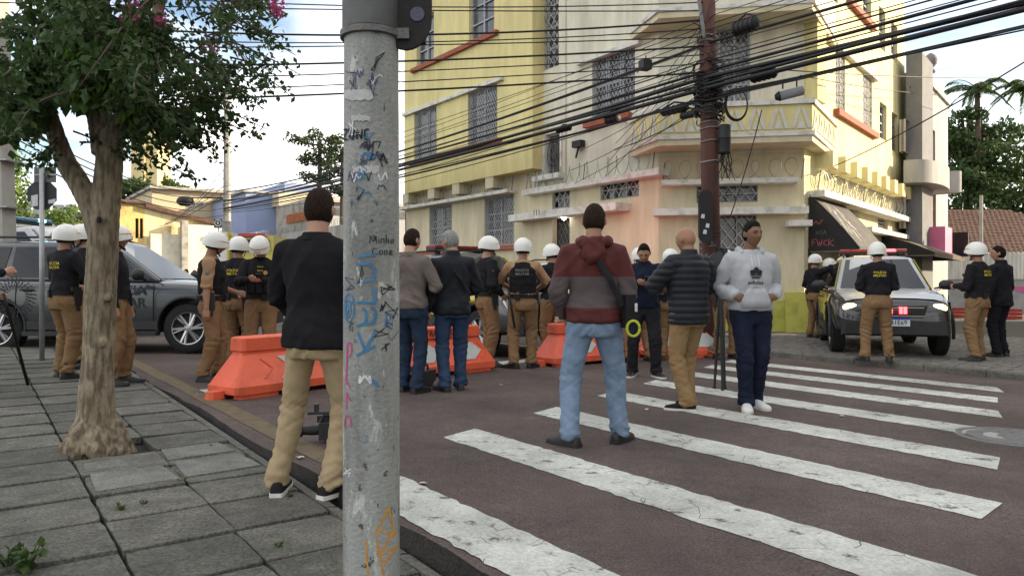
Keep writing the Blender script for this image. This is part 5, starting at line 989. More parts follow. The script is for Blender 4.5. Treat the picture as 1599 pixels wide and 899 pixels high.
    for x in wx:
        for sg in (-1, 1):
            T = Matrix.Translation((x, sg * .80, wz)) @ Matrix.Rotation(R(90) * -sg, 4, 'X')
            q = MB(); q.lathe([(.24, -.1), (.33, -.115), (.375, -.09), (wr, -.04), (wr, .04), (.375, .09), (.33, .12), (.25, .115), (.24, .06)], 32, T); w_ = put(q, 'wheel', M_TYRE, root, 40)
            q = MB(); q.lathe([(.245, -.02), (.25, .09), (.265, .112), (.235, .105), (.225, .05), (.22, .0)], 28, T)
            for k in range(6):
                a = k * math.pi / 3; q.tube([T @ Vector((.05 * math.cos(a), .05 * math.sin(a), .075)), T @ Vector((.235 * math.cos(a + .06), .235 * math.sin(a + .06), .085))], [.03, .022], 5); q.tube([T @ Vector((.05 * math.cos(a), .05 * math.sin(a), .075)), T @ Vector((.235 * math.cos(a + .32), .235 * math.sin(a + .32), .085))], [.024, .018], 5)
            q.lathe([(.07, .05), (.065, .09), (.02, .095)], 14, T); put(q, 'rim', M_RIM, w_, 40)
            q = MB(); q.lathe([(.222, .0), (.01, .01)], 20, T); put(q, 'brake_disc', M_IRON, w_)
    # front
    q = MB(); q.loft([[(2.30, y * .80, z) for y, z in ((-1, .36), (1, .36), (1, .62), (-1, .62))], [(2.44, y * .74, z) for y, z in ((-1, .40), (1, .40), (1, .60), (-1, .60))]]); put(q, 'bumper', M_PLAS)
    q = MB(); q.loft([[(2.28, y * w, z) for y, w, z in ((-1, .44, .66), (1, .44, .66), (1, .5, .87), (-1, .5, .87))], [(2.415 - (z - .66) * .3, y * w, z) for y, w, z in ((-1, .42, .67), (1, .42, .67), (1, .48, .86), (-1, .48, .86))]]); gr_ = put(q, 'grille', M_DARK)
    for k in range(4): q = MB(); z = .695 + k * .045; q.box((2.415 - (z - .66) * .3, 0, z), (.02, .86, .014)); put(q, 'grille_bar', M_CHR if k in (0, 3) else M_PLAS, gr_)
    lm = mat('headlight_lit', (1, .66, .26), .1, 0, emit=lights) if lights else mat('headlight_glass', (.42, .44, .46), .08, .3, 14, metal=.5)
    for sg in (-1, 1):
        q = MB(); q.loft([[(2.20, sg * .49, .74), (2.02, sg * .85, .78), (1.96, sg * .87, .95), (2.17, sg * .53, .89)], [(2.385, sg * .49, .75), (2.17, sg * .845, .79), (2.04, sg * .865, .925), (2.30, sg * .53, .875)]]); hl = put(q, 'headlight', M_CG if lights else lm)
        q = MB(); q.ell((2.30, sg * .65, .825), (.04, .125, .075), 14); put(q, 'lamp', lm, hl, True)
        q = MB(); q.ell((2.36, sg * .62, .50), (.04, .06, .05), 10); put(q, 'fog_lamp', M_CHR, root, True)
        q = MB(); q.loft([[(-2.30, sg * .72, .78), (-2.05, sg * .90, .78), (-2.05, sg * .89, 1.06), (-2.30, sg * .72, 1.06)], [(-2.41, sg * .72, .80), (-2.2, sg * .905, .8), (-2.2, sg * .90, 1.03), (-2.38, sg * .72, 1.03)]]); put(q, 'tail_light', mat('tail_red', (.25, .01, .012), .2, .1, 5))
    q = MB(); q.box((-2.4, 0, .50), (.12, 1.6, .2)); put(q, 'rear_bumper', M_PLAS)
    if hood:
        q = MB(); rows = []
        for x in (1.02, 1.3, 1.6, 1.9, 2.1, 2.22):
            s_ = lerp_st(x); h, w = s_[1], s_[2]; rows.append([Vector((x, y * w, h + dz + .012)) for y, dz in ((-.86, -.02), (-.72, .012), (-.4, .03), (0, .036), (.4, .03), (.72, .012), (.86, -.02))])
        q.loft(rows, caps=False, closed=False); put(q, 'bonnet', hood, root, True)
    if side:
        for sg in (-1, 1):
            q = MB(); rows = []
            for x in (-2.0, -1.4, -.7, 0, .6, .98, 1.4):
                s_ = lerp_st(x); h, w = s_[1], s_[2]; rows.append([Vector((x, sg * (w * k + .006), z)) for k, z in ((.997, .64 if -1.0 < x < .98 else .92), (1.0, .84), (.985, h - .14), (.95, h - .055))])
            q.loft(rows, caps=False, closed=False); put(q, 'side_stripe', side, root, True)
            q = MB(); n_ = Vector((0, sg, .3)).normalized() * .006
            q.prism([bil(sg, .0, .02) + n_, bil(sg, .05, .02) + n_, bil(sg, .06, .95) + n_, bil(sg, -.01, .95) + n_], n_); put(q, 'pillar_stripe', side, cab)
    if plate:
        q = MB(); q.box((2.452, 0, .60), (.012, .42, .135)); pl_ = put(q, 'licence_plate', mat('plate_white', (.62, .64, .66), .5, .06, 5))
        q = MB(); q.box((2.46, 0, .653), (.004, .42, .03)); put(q, 'plate_band', mat('plate_blue', (.03, .07, .35), .5), pl_)
        q = MB(); put_text(q, plate, (2.461, .045, .588), (0, 1, 0), (0, 0, 1), .07); put(q, 'lettering', mat('plate_ink', (.02, .03, .06), .6), pl_)
    if bar:
        q = MB(); q.loft([[(x, y, z) for x, y in ((-.62, -.6), (-.3, -.6), (-.3, .6), (-.62, .6))] for z in (1.80, 1.845)]); 
        for y in (-.45, .45): q.box((-.46, y, 1.775), (.1, .06, .08))
        b_ = put(q, 'light_bar', M_PLAS)
        for k in range(6):
            y = -.5 + k * .2; lit = k in bar[1]; q = MB(); q.loft([[(x, y + dy, z) for x, dy in ((-.63, -.095), (-.29, -.095), (-.29, .095), (-.63, .095))] for z in (1.847, 1.885)] + [[(x, y + dy, 1.90) for x, dy in ((-.6, -.085), (-.32, -.085), (-.32, .085), (-.6, .085))]])
            put(q, 'beacon', mat(bar[0] + '_lit', bar[2], .2, 0, emit=bar[3]) if lit else mat(bar[0] + '_dome', tuple(c * .35 for c in bar[2]), .15, .1, 5), b_)
    if door_text:
        for sg in (-1, 1):
            for (s_, x, z, h) in door_text:
                q = MB(); put_text(q, s_, (x, sg * .948, z), (-sg, 0, 0), (0, 0, 1), h); put(q, 'lettering', mat('lettering_black', (.012, .012, .014), .5), root)
            q = MB(); c = Vector((-1.62 + .5, sg * .947, .86))                        # radiating sun emblem on the rear door
            for k in range(28):
                a = k * 2 * math.pi / 28
                for r0, r1, w in ((.16, .20, .012), (.21, .26, .014), (.27, .31, .012)):
                    u_, v_ = math.cos(a + (r0 * 3)), math.sin(a + (r0 * 3)); pts = [Vector((u_ * r0 - v_ * w, 0, v_ * r0 + u_ * w)), Vector((u_ * r0 + v_ * w, 0, v_ * r0 - u_ * w)), Vector((u_ * r1 + v_ * w * .5, 0, v_ * r1 - u_ * w * .5)), Vector((u_ * r1 - v_ * w * .5, 0, v_ * r1 + u_ * w * .5))]
                    q.add([c + p for p in pts], [(0, 1, 2, 3)])
            put(q, 'emblem', mat('lettering_black', (0, 0, 0)), root)
    return root
P_GREY = carpaint('blue_grey_paint', (.022, .029, .034)); P_BLK = carpaint('black_paint', (.016, .016, .018)); P_WHT = carpaint('white_paint', (.60, .61, .60)); P_YEL = carpaint('yellow_car_paint', (.50, .40, .02)); P_DGR = carpaint('dark_grey_paint', (.05, .055, .06)); P_SIL = carpaint('silver_paint', (.36, .37, .38))
def gnd(x, y, dz=0): return Vector((x, y, zg(x, y) + dz))
W1Y = 11.9; fwx = at(291, 442, W1Y).x
suv(gnd(fwx - 1.46 * 1.06, W1Y + .95), (1, .02), 'blue-grey police car side-on behind the tree with a sun emblem on its door', P_GREY, 1.06, door_text=[('POLÍCIA', .46, .955, .15), ('MILITAR', .46, .765, .15), ('2º BPM', .52, .64, .08)])
vb = suv(gnd(at(60, 442, 16.4).x, 16.6), (1, -.15), 'pale van roof with a blue beacon showing over the blue-grey police car', P_SIL, 1.02, bar=('blue', (4,), (.25, .65, 1), 5), high=1.33, rack=False)
V3 = gnd(at(735, 442, 13.4).x, 13.7)
suv(V3, (.62, -.78), 'dark grey police car facing right behind the helmeted officers at the barrier', P_DGR, 1.0, side=P_YEL, bar=('dull_red', (), (.5, .02, .03), 0))
V4 = gnd(at(950, 442, 17.2).x, 17.3)
suv(V4, (.8, -.6), 'white police car with red lit light bar in front of the pink-lit wall', P_WHT, 1.0, side=P_YEL, bar=('red', (0, 1, 2, 3, 4, 5), (1, .06, .07), 2.6))
pl_ = bpy.data.lights.new('red_beacon', 'POINT'); pl_.energy = 8; pl_.color = (1, .06, .09); pl_.shadow_soft_size = .25; po = bpy.data.objects.new('red_beacon', pl_); COL.objects.link(po); po.location = (V4.x - .1, V4.y + .75, 1.95)
f5 = Vector((at(1398, 442, 11.5).x, 11.5, 0)); hd5 = Vector((-.33, -.94, 0)).normalized(); c5 = f5 - hd5 * 2.4 * .96
suv(gnd(c5.x, c5.y, FZ), hd5, 'black, white and yellow police car with lit headlights and red light bar facing us', P_BLK, .96, hood=P_SIL, side=P_YEL, bar=('red', (3, 4), (1, .06, .07), 2.6), lights=1.6, plate='B1E69', roof=P_SIL)
q = MB()                                                                          # red strobes in its grille
side5 = Vector((-hd5.y, hd5.x, 0)); gc = f5 + Vector((0, 0, zg(f5.x, f5.y) + FZ + .745))
for k, dx in enumerate((.30, .24, .1, .04)): q.box(gc + side5 * (-dx + .18) * 1 + hd5 * .025, (.045, .03, .11), math.atan2(hd5.y, hd5.x) + R(90))
tag(q.build('grille_strobes', mat('red_lit', (0, 0, 0))), 'pair of red strobe lights lit in the grille of the facing police car', 'strobe light')
# flatbed truck far
tk_ = thing('tow_truck', gnd(at(385, 442, 30).x, 31), 'white and yellow tow truck with an amber-red roof bar behind the helmets', 'truck'); T0 = at(385, 442, 30)
def tb(q, x0, x1, y0, y1, Y0, Y1): a, b = at(x0, y1, Y0), at(x1, y0, Y0); return q.hexa([(a.x, Y0, a.z), (b.x, Y0, a.z), (b.x, Y1, a.z), (a.x, Y1, a.z), (a.x + .05, Y0 + .1, b.z), (b.x - .05, Y0 + .1, b.z), (b.x - .05, Y1, b.z), (a.x + .05, Y1, b.z)])
for nm, m_, a in (('box_body', P_WHT, (322, 356, 362, 470, 30, 34)), ('cab', P_YEL, (366, 428, 368, 470, 30, 33)), ('roof_bar', mat('tail_red', (0, 0, 0)), (370, 415, 364, 369, 29.9, 30.6)), ('windscreen', M_CG, (372, 422, 374, 392, 29.96, 30.02))): q = MB(); tb(q, *a); q.build(nm, m_, tk_)
q = MB(); q.tube([at(357, 470, 29.9), at(357, 362, 29.9), at(366, 380, 29.9)], .07, 6); q.build('hoist', P_YEL, tk_)
for px in (335, 385, 415):
    p = at(px, 442, 30); T = Matrix.Translation((p.x, 30, zg(p.x, 30) + .45)) @ Matrix.Rotation(R(90), 4, 'X'); q = MB(); q.lathe([(.2, -.12), (.45, -.12), (.45, .12), (.2, .12)], 20, T); q.build('wheel', M_TYRE, tk_)

# ---------------------------------------------------------------- plastic barriers
M_ORG = mat('orange_plastic', (.62, .10, .045), .5, .12, 3, .15, 30, spec=.4, dirt=(.40, .07, .035), speck=.07, spk=18); M_REFL = mat('reflective_panel', (.48, .50, .48), .4, .1, 8); M_INK = mat('barrier_ink', (.03, .012, .01), .7)
def barrier(p0, p1, label, word=None, sc_=1):
    a, b = Vector(p0), Vector(p1); L = (b - a).length; rz = math.atan2(b.y - a.y, b.x - a.x); c = (a + b) / 2; root = thing('plastic_barrier', gnd(c.x, c.y), label, 'barrier', 'orange barriers across the street', rz)
    h = L / 2; W = .26
    def ring(x, w, z, cut=.03): return [(-x, -w + cut, z), (-x + cut, -w, z), (x - cut, -w, z), (x, -w + cut, z), (x, w - cut, z), (x - cut, w, z), (-x + cut, w, z), (-x, w - cut, z)]
    q = MB(); q.loft([ring(h - .01, W, .05), ring(h, W, .06), ring(h, W, .13), ring(h - .015, W - .012, .145), ring(h - .18, .125, .43), ring(h - .185, .115, .44), ring(h - .185, .115, .46), ring(h - .17, .13, .475), ring(h - .175, .125, .60), ring(h - .195, .105, .615)]); body = q.build('body', M_ORG, root, 35, local=True)
    for sx in (-1, 1):
        for sy in (-1, 1): q = MB(); q.loft([ring(.24, .07, 0), ring(.24, .07, .06)]); q.v = [Vector((v.x + sx * (h - .3), v.y + sy * (W - .09), v.z)) for v in q.v]; q.build('foot', M_ORG, root, local=True)
        q = MB(); q.loft([ring(.09, .07, .01), ring(.085, .06, .09)]); q.v = [Vector((v.x + sx * (h + .06), v.y, v.z)) for v in q.v]; q.build('coupling', M_ORG, root, local=True)
    for sy in (-1, 1):
        F = lambda x, t, o=.004: Vector((x, sy * (W - .012 + (.125 - W + .012) * t + o), .145 + .285 * t + o * .4))
        for x0 in (-.42, .28):
            for t0, t1, sg in ((.12, .5, 1), (.5, .88, -1)):
                q = MB(); dx = .15 * sg; q.prism([F(x0 - (0 if sg > 0 else -.15), t0), F(x0 + .27 - (0 if sg > 0 else -.15), t0), F(x0 + .27 + (.15 if sg > 0 else 0), t1), F(x0 + (.15 if sg > 0 else 0), t1)], Vector((0, sy * .003, .001)))
                q.build('reflector', M_REFL, root, local=True)
        for x0 in (-.62, .66):
            for t0, t1, k in ((.15, .5, 1), (.5, .85, -1)): q = MB(); q.tube([F(x0 if k > 0 else x0 + .12, t0, .0), F(x0 + .12 if k > 0 else x0, t1, .0)], .01, 5); q.build('moulded_rib', M_ORG, root, local=True)
        if word: q = MB(); put_text(q, word, (0.05, sy * .1335, .536), (-sy, 0, 0), (0, 0, 1), .075); q.build('lettering', M_INK, root, local=True)
    return root
b1a, b1b = G(345, 622), G(560, 594); dd = (b1b - b1a).normalized() * 1.95
barrier(b1a, b1a + dd, 'orange plastic barrier beside the kerb in front of the officer with a phone')
b2b = G(756, 576); b2a = G(596, 592); dd = (b2a - b2b).normalized() * 1.85
barrier(b2b + dd, b2b, 'orange plastic barrier lettered in black behind the video camera on the road', 'TRÂNSITO')
b3 = barrier(G(848, 571), G(848, 571) + Vector((.78, .62, 0)) * 1.8, 'orange plastic barrier with white cords tied on it, left of the maroon jacket')
barrier(G(998, 557), G(998, 557) + Vector((1.0, .12, 0)) * 1.1, 'short stretch of orange plastic barrier behind the bald man')
q = MB(); p = G(848, 571) + Vector((.30, .24, .63)); r = random.Random(3)
for k in range(9): q.tube([p + Vector((r.uniform(-.12, .25), r.uniform(-.06, .06), r.uniform(-.02, .1))) for _ in range(5)], .011, 5)
tag(q.build('rope', mat('cord_white', (.55, .52, .46), .9, .1, 20)), 'knotted white cord lying on top of an orange barrier', 'cord')
# ---------------------------------------------------------------- video cameras
def videocam(loc, rz, label, cat='camera', small=1.0):
    root = thing('video_camera', loc, label, cat, None, rz); b = lambda nm, m_, q, sm=False: q.build(nm, m_, root, sm, local=True); s = small
    q = MB(); q.box((0, 0, .14 * s), (.15 * s, .34 * s, .2 * s)); q.box((0, -.02 * s, .02 * s), (.13 * s, .26 * s, .045 * s)); b('body', M_PLAS, q)
    q = MB(); q.tube([(0, .16 * s, .15 * s), (0, .25 * s, .15 * s), (0, .36 * s, .15 * s)], [.055 * s, .06 * s, .05 * s], 16); q.tube([(0, .36 * s, .15 * s), (0, .44 * s, .15 * s)], [.07 * s, .085 * s], 16); b('lens', M_WIRE, q, 40)
    q = MB(); q.tube([(0, -.12 * s, .24 * s), (0, -.1 * s, .31 * s), (0, .12 * s, .32 * s), (0, .16 * s, .24 * s)], .017 * s, 8); b('handle', M_PLAS, q)
    q = MB(); q.box((.1 * s, .12 * s, .27 * s), (.1 * s, .16 * s, .08 * s)); q.tube([(.1 * s, .04 * s, .27 * s), (.1 * s, -.03 * s, .28 * s)], [.03 * s, .04 * s], 10); b('viewfinder', M_PLAS, q)
    q = MB(); q.box((0, -.22 * s, .15 * s), (.11 * s, .11 * s, .17 * s)); b('battery', M_PLAS, q); q = MB(); q.tube([(-.05 * s, .05 * s, .36 * s), (-.05 * s, .3 * s, .36 * s)], .018 * s, 8); q.box((0, .2 * s, .42 * s), (.12 * s, .05 * s, .09 * s)); b('microphone_and_lamp', M_PLAS, q)
    q = MB(); q.box((.078 * s, 0, .16 * s), (.006, .1 * s, .06 * s)); b('badge', mat('letter_white', (0, 0, 0)), q)
    return root
videocam(G(663, 604), R(160), 'black shoulder video camera standing on the road between the two men', small=.78); videocam(G(522, 690), R(100), 'black video camera on the road behind the khaki-trousered legs', small=.62)
tp = gnd(at(1126, 442, 8.4).x, 8.4); tri = thing('tripod', tp, 'black camera tripod beside the man in the grey hoodie', 'tripod'); hd = tp + Vector((0, 0, 1.28))
for k, a in enumerate((R(-95), R(30), R(150))):
    f = tp + Vector((.07 * math.cos(a), .09 * math.sin(a), 0)); q = MB(); q.tube([hd, hd.lerp(f, .5), f], [.018, .02, .014], 8); q.tube([hd.lerp(f, .48), hd.lerp(f, .53)], .026, 8); q.tube([f, f + Vector((0, 0, .03))], .02, 8); q.build('leg', M_PLAS, tri)
q = MB(); q.tube([hd - Vector((0, 0, .5)), hd + Vector((0, 0, .08))], .018, 8); q.ell(hd + Vector((0, 0, .1)), (.05, .05, .05), 10); q.build('head', M_PLAS, tri); q = MB(); q.tube([hd + Vector((0, 0, .08)), hd + Vector((.16, -.2, -.1))], .011, 6); q.build('pan_handle', M_PLAS, tri)
videocam(hd + Vector((0, 0, .14)), R(20), 'video camera mounted on the tripod beside the grey hoodie', small=.6)
# ---------------------------------------------------------------- people
def ik(a, b, l1, l2, hint):
    d = b - a; L = min(d.length, (l1 + l2) * .999); u = d.normalized(); b = a + u * L
    x = (l1 * l1 - l2 * l2 + L * L) / (2 * L); h = math.sqrt(max(0, l1 * l1 - x * x)); hv = Vector(hint); hv = (hv - u * hv.dot(u)).normalized()
    return a + u * x + hv * h, b
def sring(c, rx, ry, n=20, pw=2.0, rot=None):
    out = []
    for j in range(n):
        t = 2 * math.pi * j / n; co, si = math.cos(t), math.sin(t); p = Vector((rx * math.copysign(abs(co) ** (2 / pw), co), ry * math.copysign(abs(si) ** (2 / pw), si), 0))
        out.append(Vector(c) + (rot @ p if rot else p))
    return out
def gs(x, y, cx, cy, sx, sy): return math.exp(-((x - cx) / sx) ** 2 - ((y - cy) / sy) ** 2)
def head_grid(k, off=0.0, n=36, m=26):
    rows = []
    for i in range(m + 1):
        th = math.pi * i / m; row = []
        for j in range(n):
            ph = 2 * math.pi * j / n; x, y, z = math.sin(th) * math.sin(ph), math.sin(th) * math.cos(ph), math.cos(th)      # y forward
            X, Y, Z = .076 * x, .096 * y, .120 * z
            if z < 0: X *= 1 - .30 * (-z) ** 1.4; Y *= 1 - .10 * (-z)
            if y < 0 and z < -.2: Y *= 1 - .28 * min(1, (-z - .2) / .6); 
            if y < 0: Y *= 1.04; X *= 1.0 + .03 * (-y)
            if y > .2:
                ax = abs(X); d = 0
                d += .024 * gs(X, Z, 0, -.024, .013, .017) + .012 * gs(X, Z, 0, .004, .010, .026)          # nose
                d -= .012 * gs(ax, Z, .032, .006, .016, .012); d += .005 * gs(ax, Z, .03, .028, .026, .009)  # eye sockets, brow
                d += .007 * gs(X, Z, 0, -.058, .022, .009) - .003 * gs(X, Z, 0, -.0575, .024, .003)           # lips
                d += .010 * gs(X, Z, 0, -.092, .026, .018) + .004 * gs(ax, Z, .045, -.025, .018, .02)          # chin, cheeks
                Y += d
            v = Vector((X, Y, Z)); row.append(v * (k * (1 + off / .1)))
        rows.append(row)
    return rows
def add_grid(mb, rows, f, keep=None):
    n = len(rows[0]); k = len(mb.v)
    for r_ in rows: mb.v += [f(p) for p in r_]
    for i in range(len(rows) - 1):
        for j in range(n):
            if keep and not keep(rows[i][j], rows[i + 1][(j + 1) % n]): continue
            mb.f.append((k + i * n + j, k + i * n + (j + 1) % n, k + (i + 1) * n + (j + 1) % n, k + (i + 1) * n + j)); mb.m.append(0)
def hand(mb, w, d, k, side, palm_n, curl=.5):
    # w wrist, d direction of the hand, palm_n: direction the palm faces
    d = d.normalized(); pn = (palm_n - d * palm_n.dot(d)).normalized(); s = d.cross(pn)
    s = s * side                                                                # thumb side
    mb.tube([w - d * .03 * k, w + d * .01 * k, w + d * .05 * k, w + d * .088 * k], [(.027 * k, .02 * k), (.03 * k, .019 * k), (.041 * k, .018 * k), (.038 * k, .014 * k)], 10, up=s)
    for i, (o, L) in enumerate(((.028, .070), (.0095, .078), (-.0095, .073), (-.027, .058))):
        p = w + d * .080 * k + s * o * k; a = curl * (.9 + .12 * i); pts = [p]; dr = d
        for seg in (.42, .33, .25): ang = a; dr = (dr * math.cos(ang) + pn * math.sin(ang)).normalized(); pts.append(pts[-1] + dr * L * seg * k); q = pn
        mb.tube(pts, [.0095 * k, .009 * k, .0085 * k, .007 * k], 7)
    p = w + d * .022 * k + s * .03 * k; t1 = (d * .75 + s * .62 + pn * .35).normalized(); t2 = (d * .9 + s * .1 + pn * (.3 + curl * .4)).normalized(); mb.tube([p - t1 * .012 * k, p + t1 * .034 * k, p + t1 * .034 * k + t2 * .03 * k], [.0135 * k, .0115 * k, .009 * k], 7)
def wrinkle(me, fn):
    N = [v.normal.copy() for v in me.vertices]; C = [v.co.copy() for v in me.vertices]
    for v, n, c in zip(me.vertices, N, C): v.co = c + n * fn(c)
M_EYE = mat('eye_dark', (.02, .015, .012), .3); M_BOOT = mat('black_leather', (.014, .013, .013), .45, .25, 14, .2, 60); M_NYL = fabric('black_nylon', (.016, .016, .018), .2, .3, .75); M_KHAKI = fabric('police_khaki', (.205, .125, .064)); M_VEST = fabric('black_vest', (.013, .013, .014), .25, .35); M_BSHIRT = fabric('black_shirt', (.014, .014, .017), .2)
M_TAN = fabric('tan_shirt', (.33, .20, .115)); M_HELM = mat('helmet_white', (.66, .66, .62), .35, .06, 6, spec=.5, coat=.2); M_GOLD = mat('gold_band', (.42, .25, .06), .5, .1, 9); M_YTXT = mat('badge_yellow', (.62, .48, .05), .7); M_GTXT = mat('badge_grey', (.16, .16, .16), .7)
SKINS = [mat('skin_light', (.42, .235, .165), .6, .1, 14, .1, 90, spec=.3), mat('skin_tan', (.31, .165, .105), .6, .1, 14, .1, 90, spec=.3), mat('skin_brown', (.19, .098, .062), .6, .1, 14, .1, 90, spec=.3)]
HAIRS = dict(black=mat('hair_black', (.012, .010, .009), .8, .5, 60, .8, 200, spec=.12), brown=mat('hair_brown', (.026, .015, .010), .8, .5, 60, .8, 200, spec=.12), grey=mat('hair_grey', (.22, .22, .22), .7, .35, 40, .5, 160))
def wrap_text(word, bvh, x, z, h, back, wid=None):
    vs, fs = text(word); k = h / .72; w = max(v.x for v in vs) - min(v.x for v in vs); kx = (wid / w) if wid else k; q = MB(); out = []
    for v in vs:
        X = x + (v.x * kx if back else -v.x * kx); Z = z + v.y * k
        o_ = Vector((X, -1 if back else 1, Z)); hit = bvh.ray_cast(o_, Vector((0, 1 if back else -1, 0)))
        Y = hit[0].y if hit[0] else 0; out.append(Vector((X, Y + (-.006 if back else .006), Z)))
    q.add(out, fs); return q
def person(label, px, Y, H, rz, dz=0, skin=0, hair='black', hairz=.02, helmet=False, top=None, top_kind='shirt', sleeve=1.0, hem=.90, bulk=1.0, legs=None, legk=1.0, shoes=None, sole=None,
           hands=((.27, .05, .80), (-.27, .05, .80)), elb=((.5, -1, -.1), (-.5, -1, -.1)), feet=((.12, .0, -12), (-.12, .0, 12)), head=(0, 0), lean=0, curl=.55, palm=None, vest=False, vtext=None, belt=False, boots=False, fine=1.0, x=None, jname='jacket', wide=1.0, cuffs=None, sway=None, hdir=None):
    X = (px - CX) / FPX * Y if x is None else x; loc = gnd(X, Y, dz); root = thing('person', loc, label, 'person', None, R(rz)); k = H / 1.75; vx = .0085 * fine; rr_ = random.Random(int(px * 7 + Y * 13)); sk = SKINS[skin]; info = {}
    V = lambda a: Vector(a) * k
    # skeleton
    fpos = [V((f[0], f[1], .085)) for f in feet]; hipz = .905 * k
    for sgn, f in zip((1, -1), fpos):
        dx, dy = f.x - (sway or 0) - sgn * .09 * k, f.y; reach = .822 * k; hipz = min(hipz, .085 * k + math.sqrt(max(.3, reach ** 2 - dx * dx - dy * dy)))
    drop = .905 * k - hipz; cx_ = (fpos[0].x + fpos[1].x) / 2 * .6; cy_ = (fpos[0].y + fpos[1].y) / 2 * .6; cx_ = cx_ if sway is None else sway; O = Vector((cx_, cy_, -drop)); ln = R(lean); LR = Matrix.Rotation(-ln, 3, 'X'); pv = V((0, 0, .95))
    def B(p): return O + pv + LR @ (V(p) - pv)                                   # upper-body point
    hips = [O + V((s * .092, 0, .905)) for s in (1, -1)]; knees = []
    for h_, f, ft in zip(hips, fpos, feet): kn, _ = ik(h_, f, .425 * k, .405 * k, (math.sin(R(-ft[2])) * .6, 1, 0)); knees.append(kn)
    sh = [B((s * .178 * wide, -.004, 1.392)) for s in (1, -1)]; el, wr = [], []
    for i in (0, 1): e, w = ik(sh[i], B(hands[i]), .285 * k, .255 * k, elb[i]); el.append(e); wr.append(w)
    # head frame
    np_ = B((0, .0, 1.515)); yaw, pit = R(head[0]), R(head[1]); HR = Matrix.Rotation(-yaw, 3, 'Z') @ Matrix.Rotation(-pit, 3, 'X'); hc = np_ + HR @ V((0, .028, .115)); hf = lambda p: hc + HR @ p; hk = k * 1.0
    # ---- body: head, neck, chest core, arms and hands as one surface
    q = MB(); add_grid(q, head_grid(hk), hf)
    for s in (-1, 1): q.ell(hf(Vector((s * .081, -.010, .0)) * hk), (.011 * k, .019 * k, .033 * k), 10, HR @ Matrix.Rotation(R(18) * s, 3, 'Z'))
    q.tube([B((0, -.015, 1.40)), B((0, -.012, 1.47)), np_ + HR @ V((0, .0, .03)), hf(V((0, -.012, -.03)))], [.085 * k, .064 * k, .058 * k, .056 * k], 14)
    q.loft([sring(B((0, 0, z)), a * k, b * k, 14) for z, a, b in ((.95, .10, .07), (1.2, .11, .07), (1.36, .13, .07), (1.42, .11, .06))])
    for i in (0, 1):
        sd_ = 1 if i == 0 else -1; q.tube([sh[i] + B((0, 0, 1.41)) * 0, sh[i].lerp(el[i], .5), el[i], el[i].lerp(wr[i], .3), wr[i]], [.04 * k, .045 * k, .040 * k, .042 * k, .027 * k], 12); q.tube([B((0, 0, 1.36)), sh[i]], [.06 * k, .045 * k], 10)
        d = (wr[i] - el[i]).normalized() if not hdir else Vector(hdir[i]).normalized(); pn = Vector(palm[i]) if palm else Vector((-sd_, .15, 0)); pn = LR @ pn
        hand(q, wr[i], d, k * 1.04, -sd_, pn, curl)
    me = remesh(q, .0062 * max(1, fine), 1, .4); me.materials.append(sk); link('body', me, root)
    # eyes, brows
    for s in (-1, 1):
        q = MB(); q.ell(hf(Vector((s * .031, .083, .006)) * hk), (.0125 * k, .006 * k, .0055 * k), 8, HR); q.build('eye', M_EYE, root, True, local=True)
        if not helmet: q = MB(); q.tube([hf(Vector((s * a, b, c)) * hk) for a, b, c in ((.014, .095, .022), (.03, .092, .028), (.047, .078, .024))], [.003 * k, .0042 * k, .002 * k], 5); q.build('eyebrow', HAIRS['black'] if hair != 'grey' else HAIRS['grey'], root, True, local=True)
    q = MB(); q.tube([hf(Vector((a, b, -.0575)) * hk) for a, b in ((-.022, .0885), (-.008, .097), (.008, .097), (.022, .0885))], [(.002 * k, .002 * k), (.0035 * k, .003 * k), (.0035 * k, .003 * k), (.002 * k, .002 * k)], 5); q.build('mouth', mat('lip', (.19, .075, .06), .5), root, True, local=True)
    if hair and not helmet:
        def hline(c):
            t = c.y / .1; return (.086 if t > .6 else (.022 + (t - .1) * .128 if t > .1 else (-.03 - (.038 * min(1, (.1 - t) / .5))))) + (hairz - .02) + .006 * noise.noise(c * 160)
        rows = head_grid(hk, .0, 56, 46)
        for r_ in rows:
            for p in r_:
                c = p / hk; w = max(-.3, min(1, (c.z - hline(c)) / .035)); p *= 1 + (.0015 + .008 * w + .004 * max(0, min(1, c.z / .1))) / .1 + .012 * max(0, w) * noise.noise(c * 90)
        q = MB(); add_grid(q, rows, hf, lambda a, b: ((a + b) / 2 / hk).z > hline((a + b) / 2 / hk) - .006); q.build('hair', HAIRS[hair], root, True, local=True)
    if helmet:
        n, m_ = 36, 12; hb = lambda ph: -.030 - .035 * (1 - math.cos(ph)) / 2 + .012 * math.cos(ph * 2); rows = []; e3 = (.127, .152, .138)
        for i in range(m_ + 1):
            row = []
            for j in range(n):
                ph = 2 * math.pi * j / n; lo = math.acos(max(-1, min(1, hb(ph) / e3[2]))); th = .02 + (lo - .02) * i / m_; fl = .010 * max(0, (i - m_ + 2)) / 2
                st = math.sin(th); row.append(Vector(((e3[0] * st + fl) * math.sin(ph), (e3[1] * st + fl * 1.2) * math.cos(ph) - .008, e3[2] * math.cos(th) + .022)) * k)
            rows.append(row)
        q = MB(); add_grid(q, rows, hf); q.f.append(tuple(range(n))); q.m.append(0); me = evald(q, [('SOLIDIFY', dict(thickness=.012, offset=-1))]); me.materials.append(M_HELM); me.polygons.foreach_set('use_smooth', [True] * len(me.polygons)); me.set_sharp_from_angle(angle=R(50)); he = link('helmet', me, root)
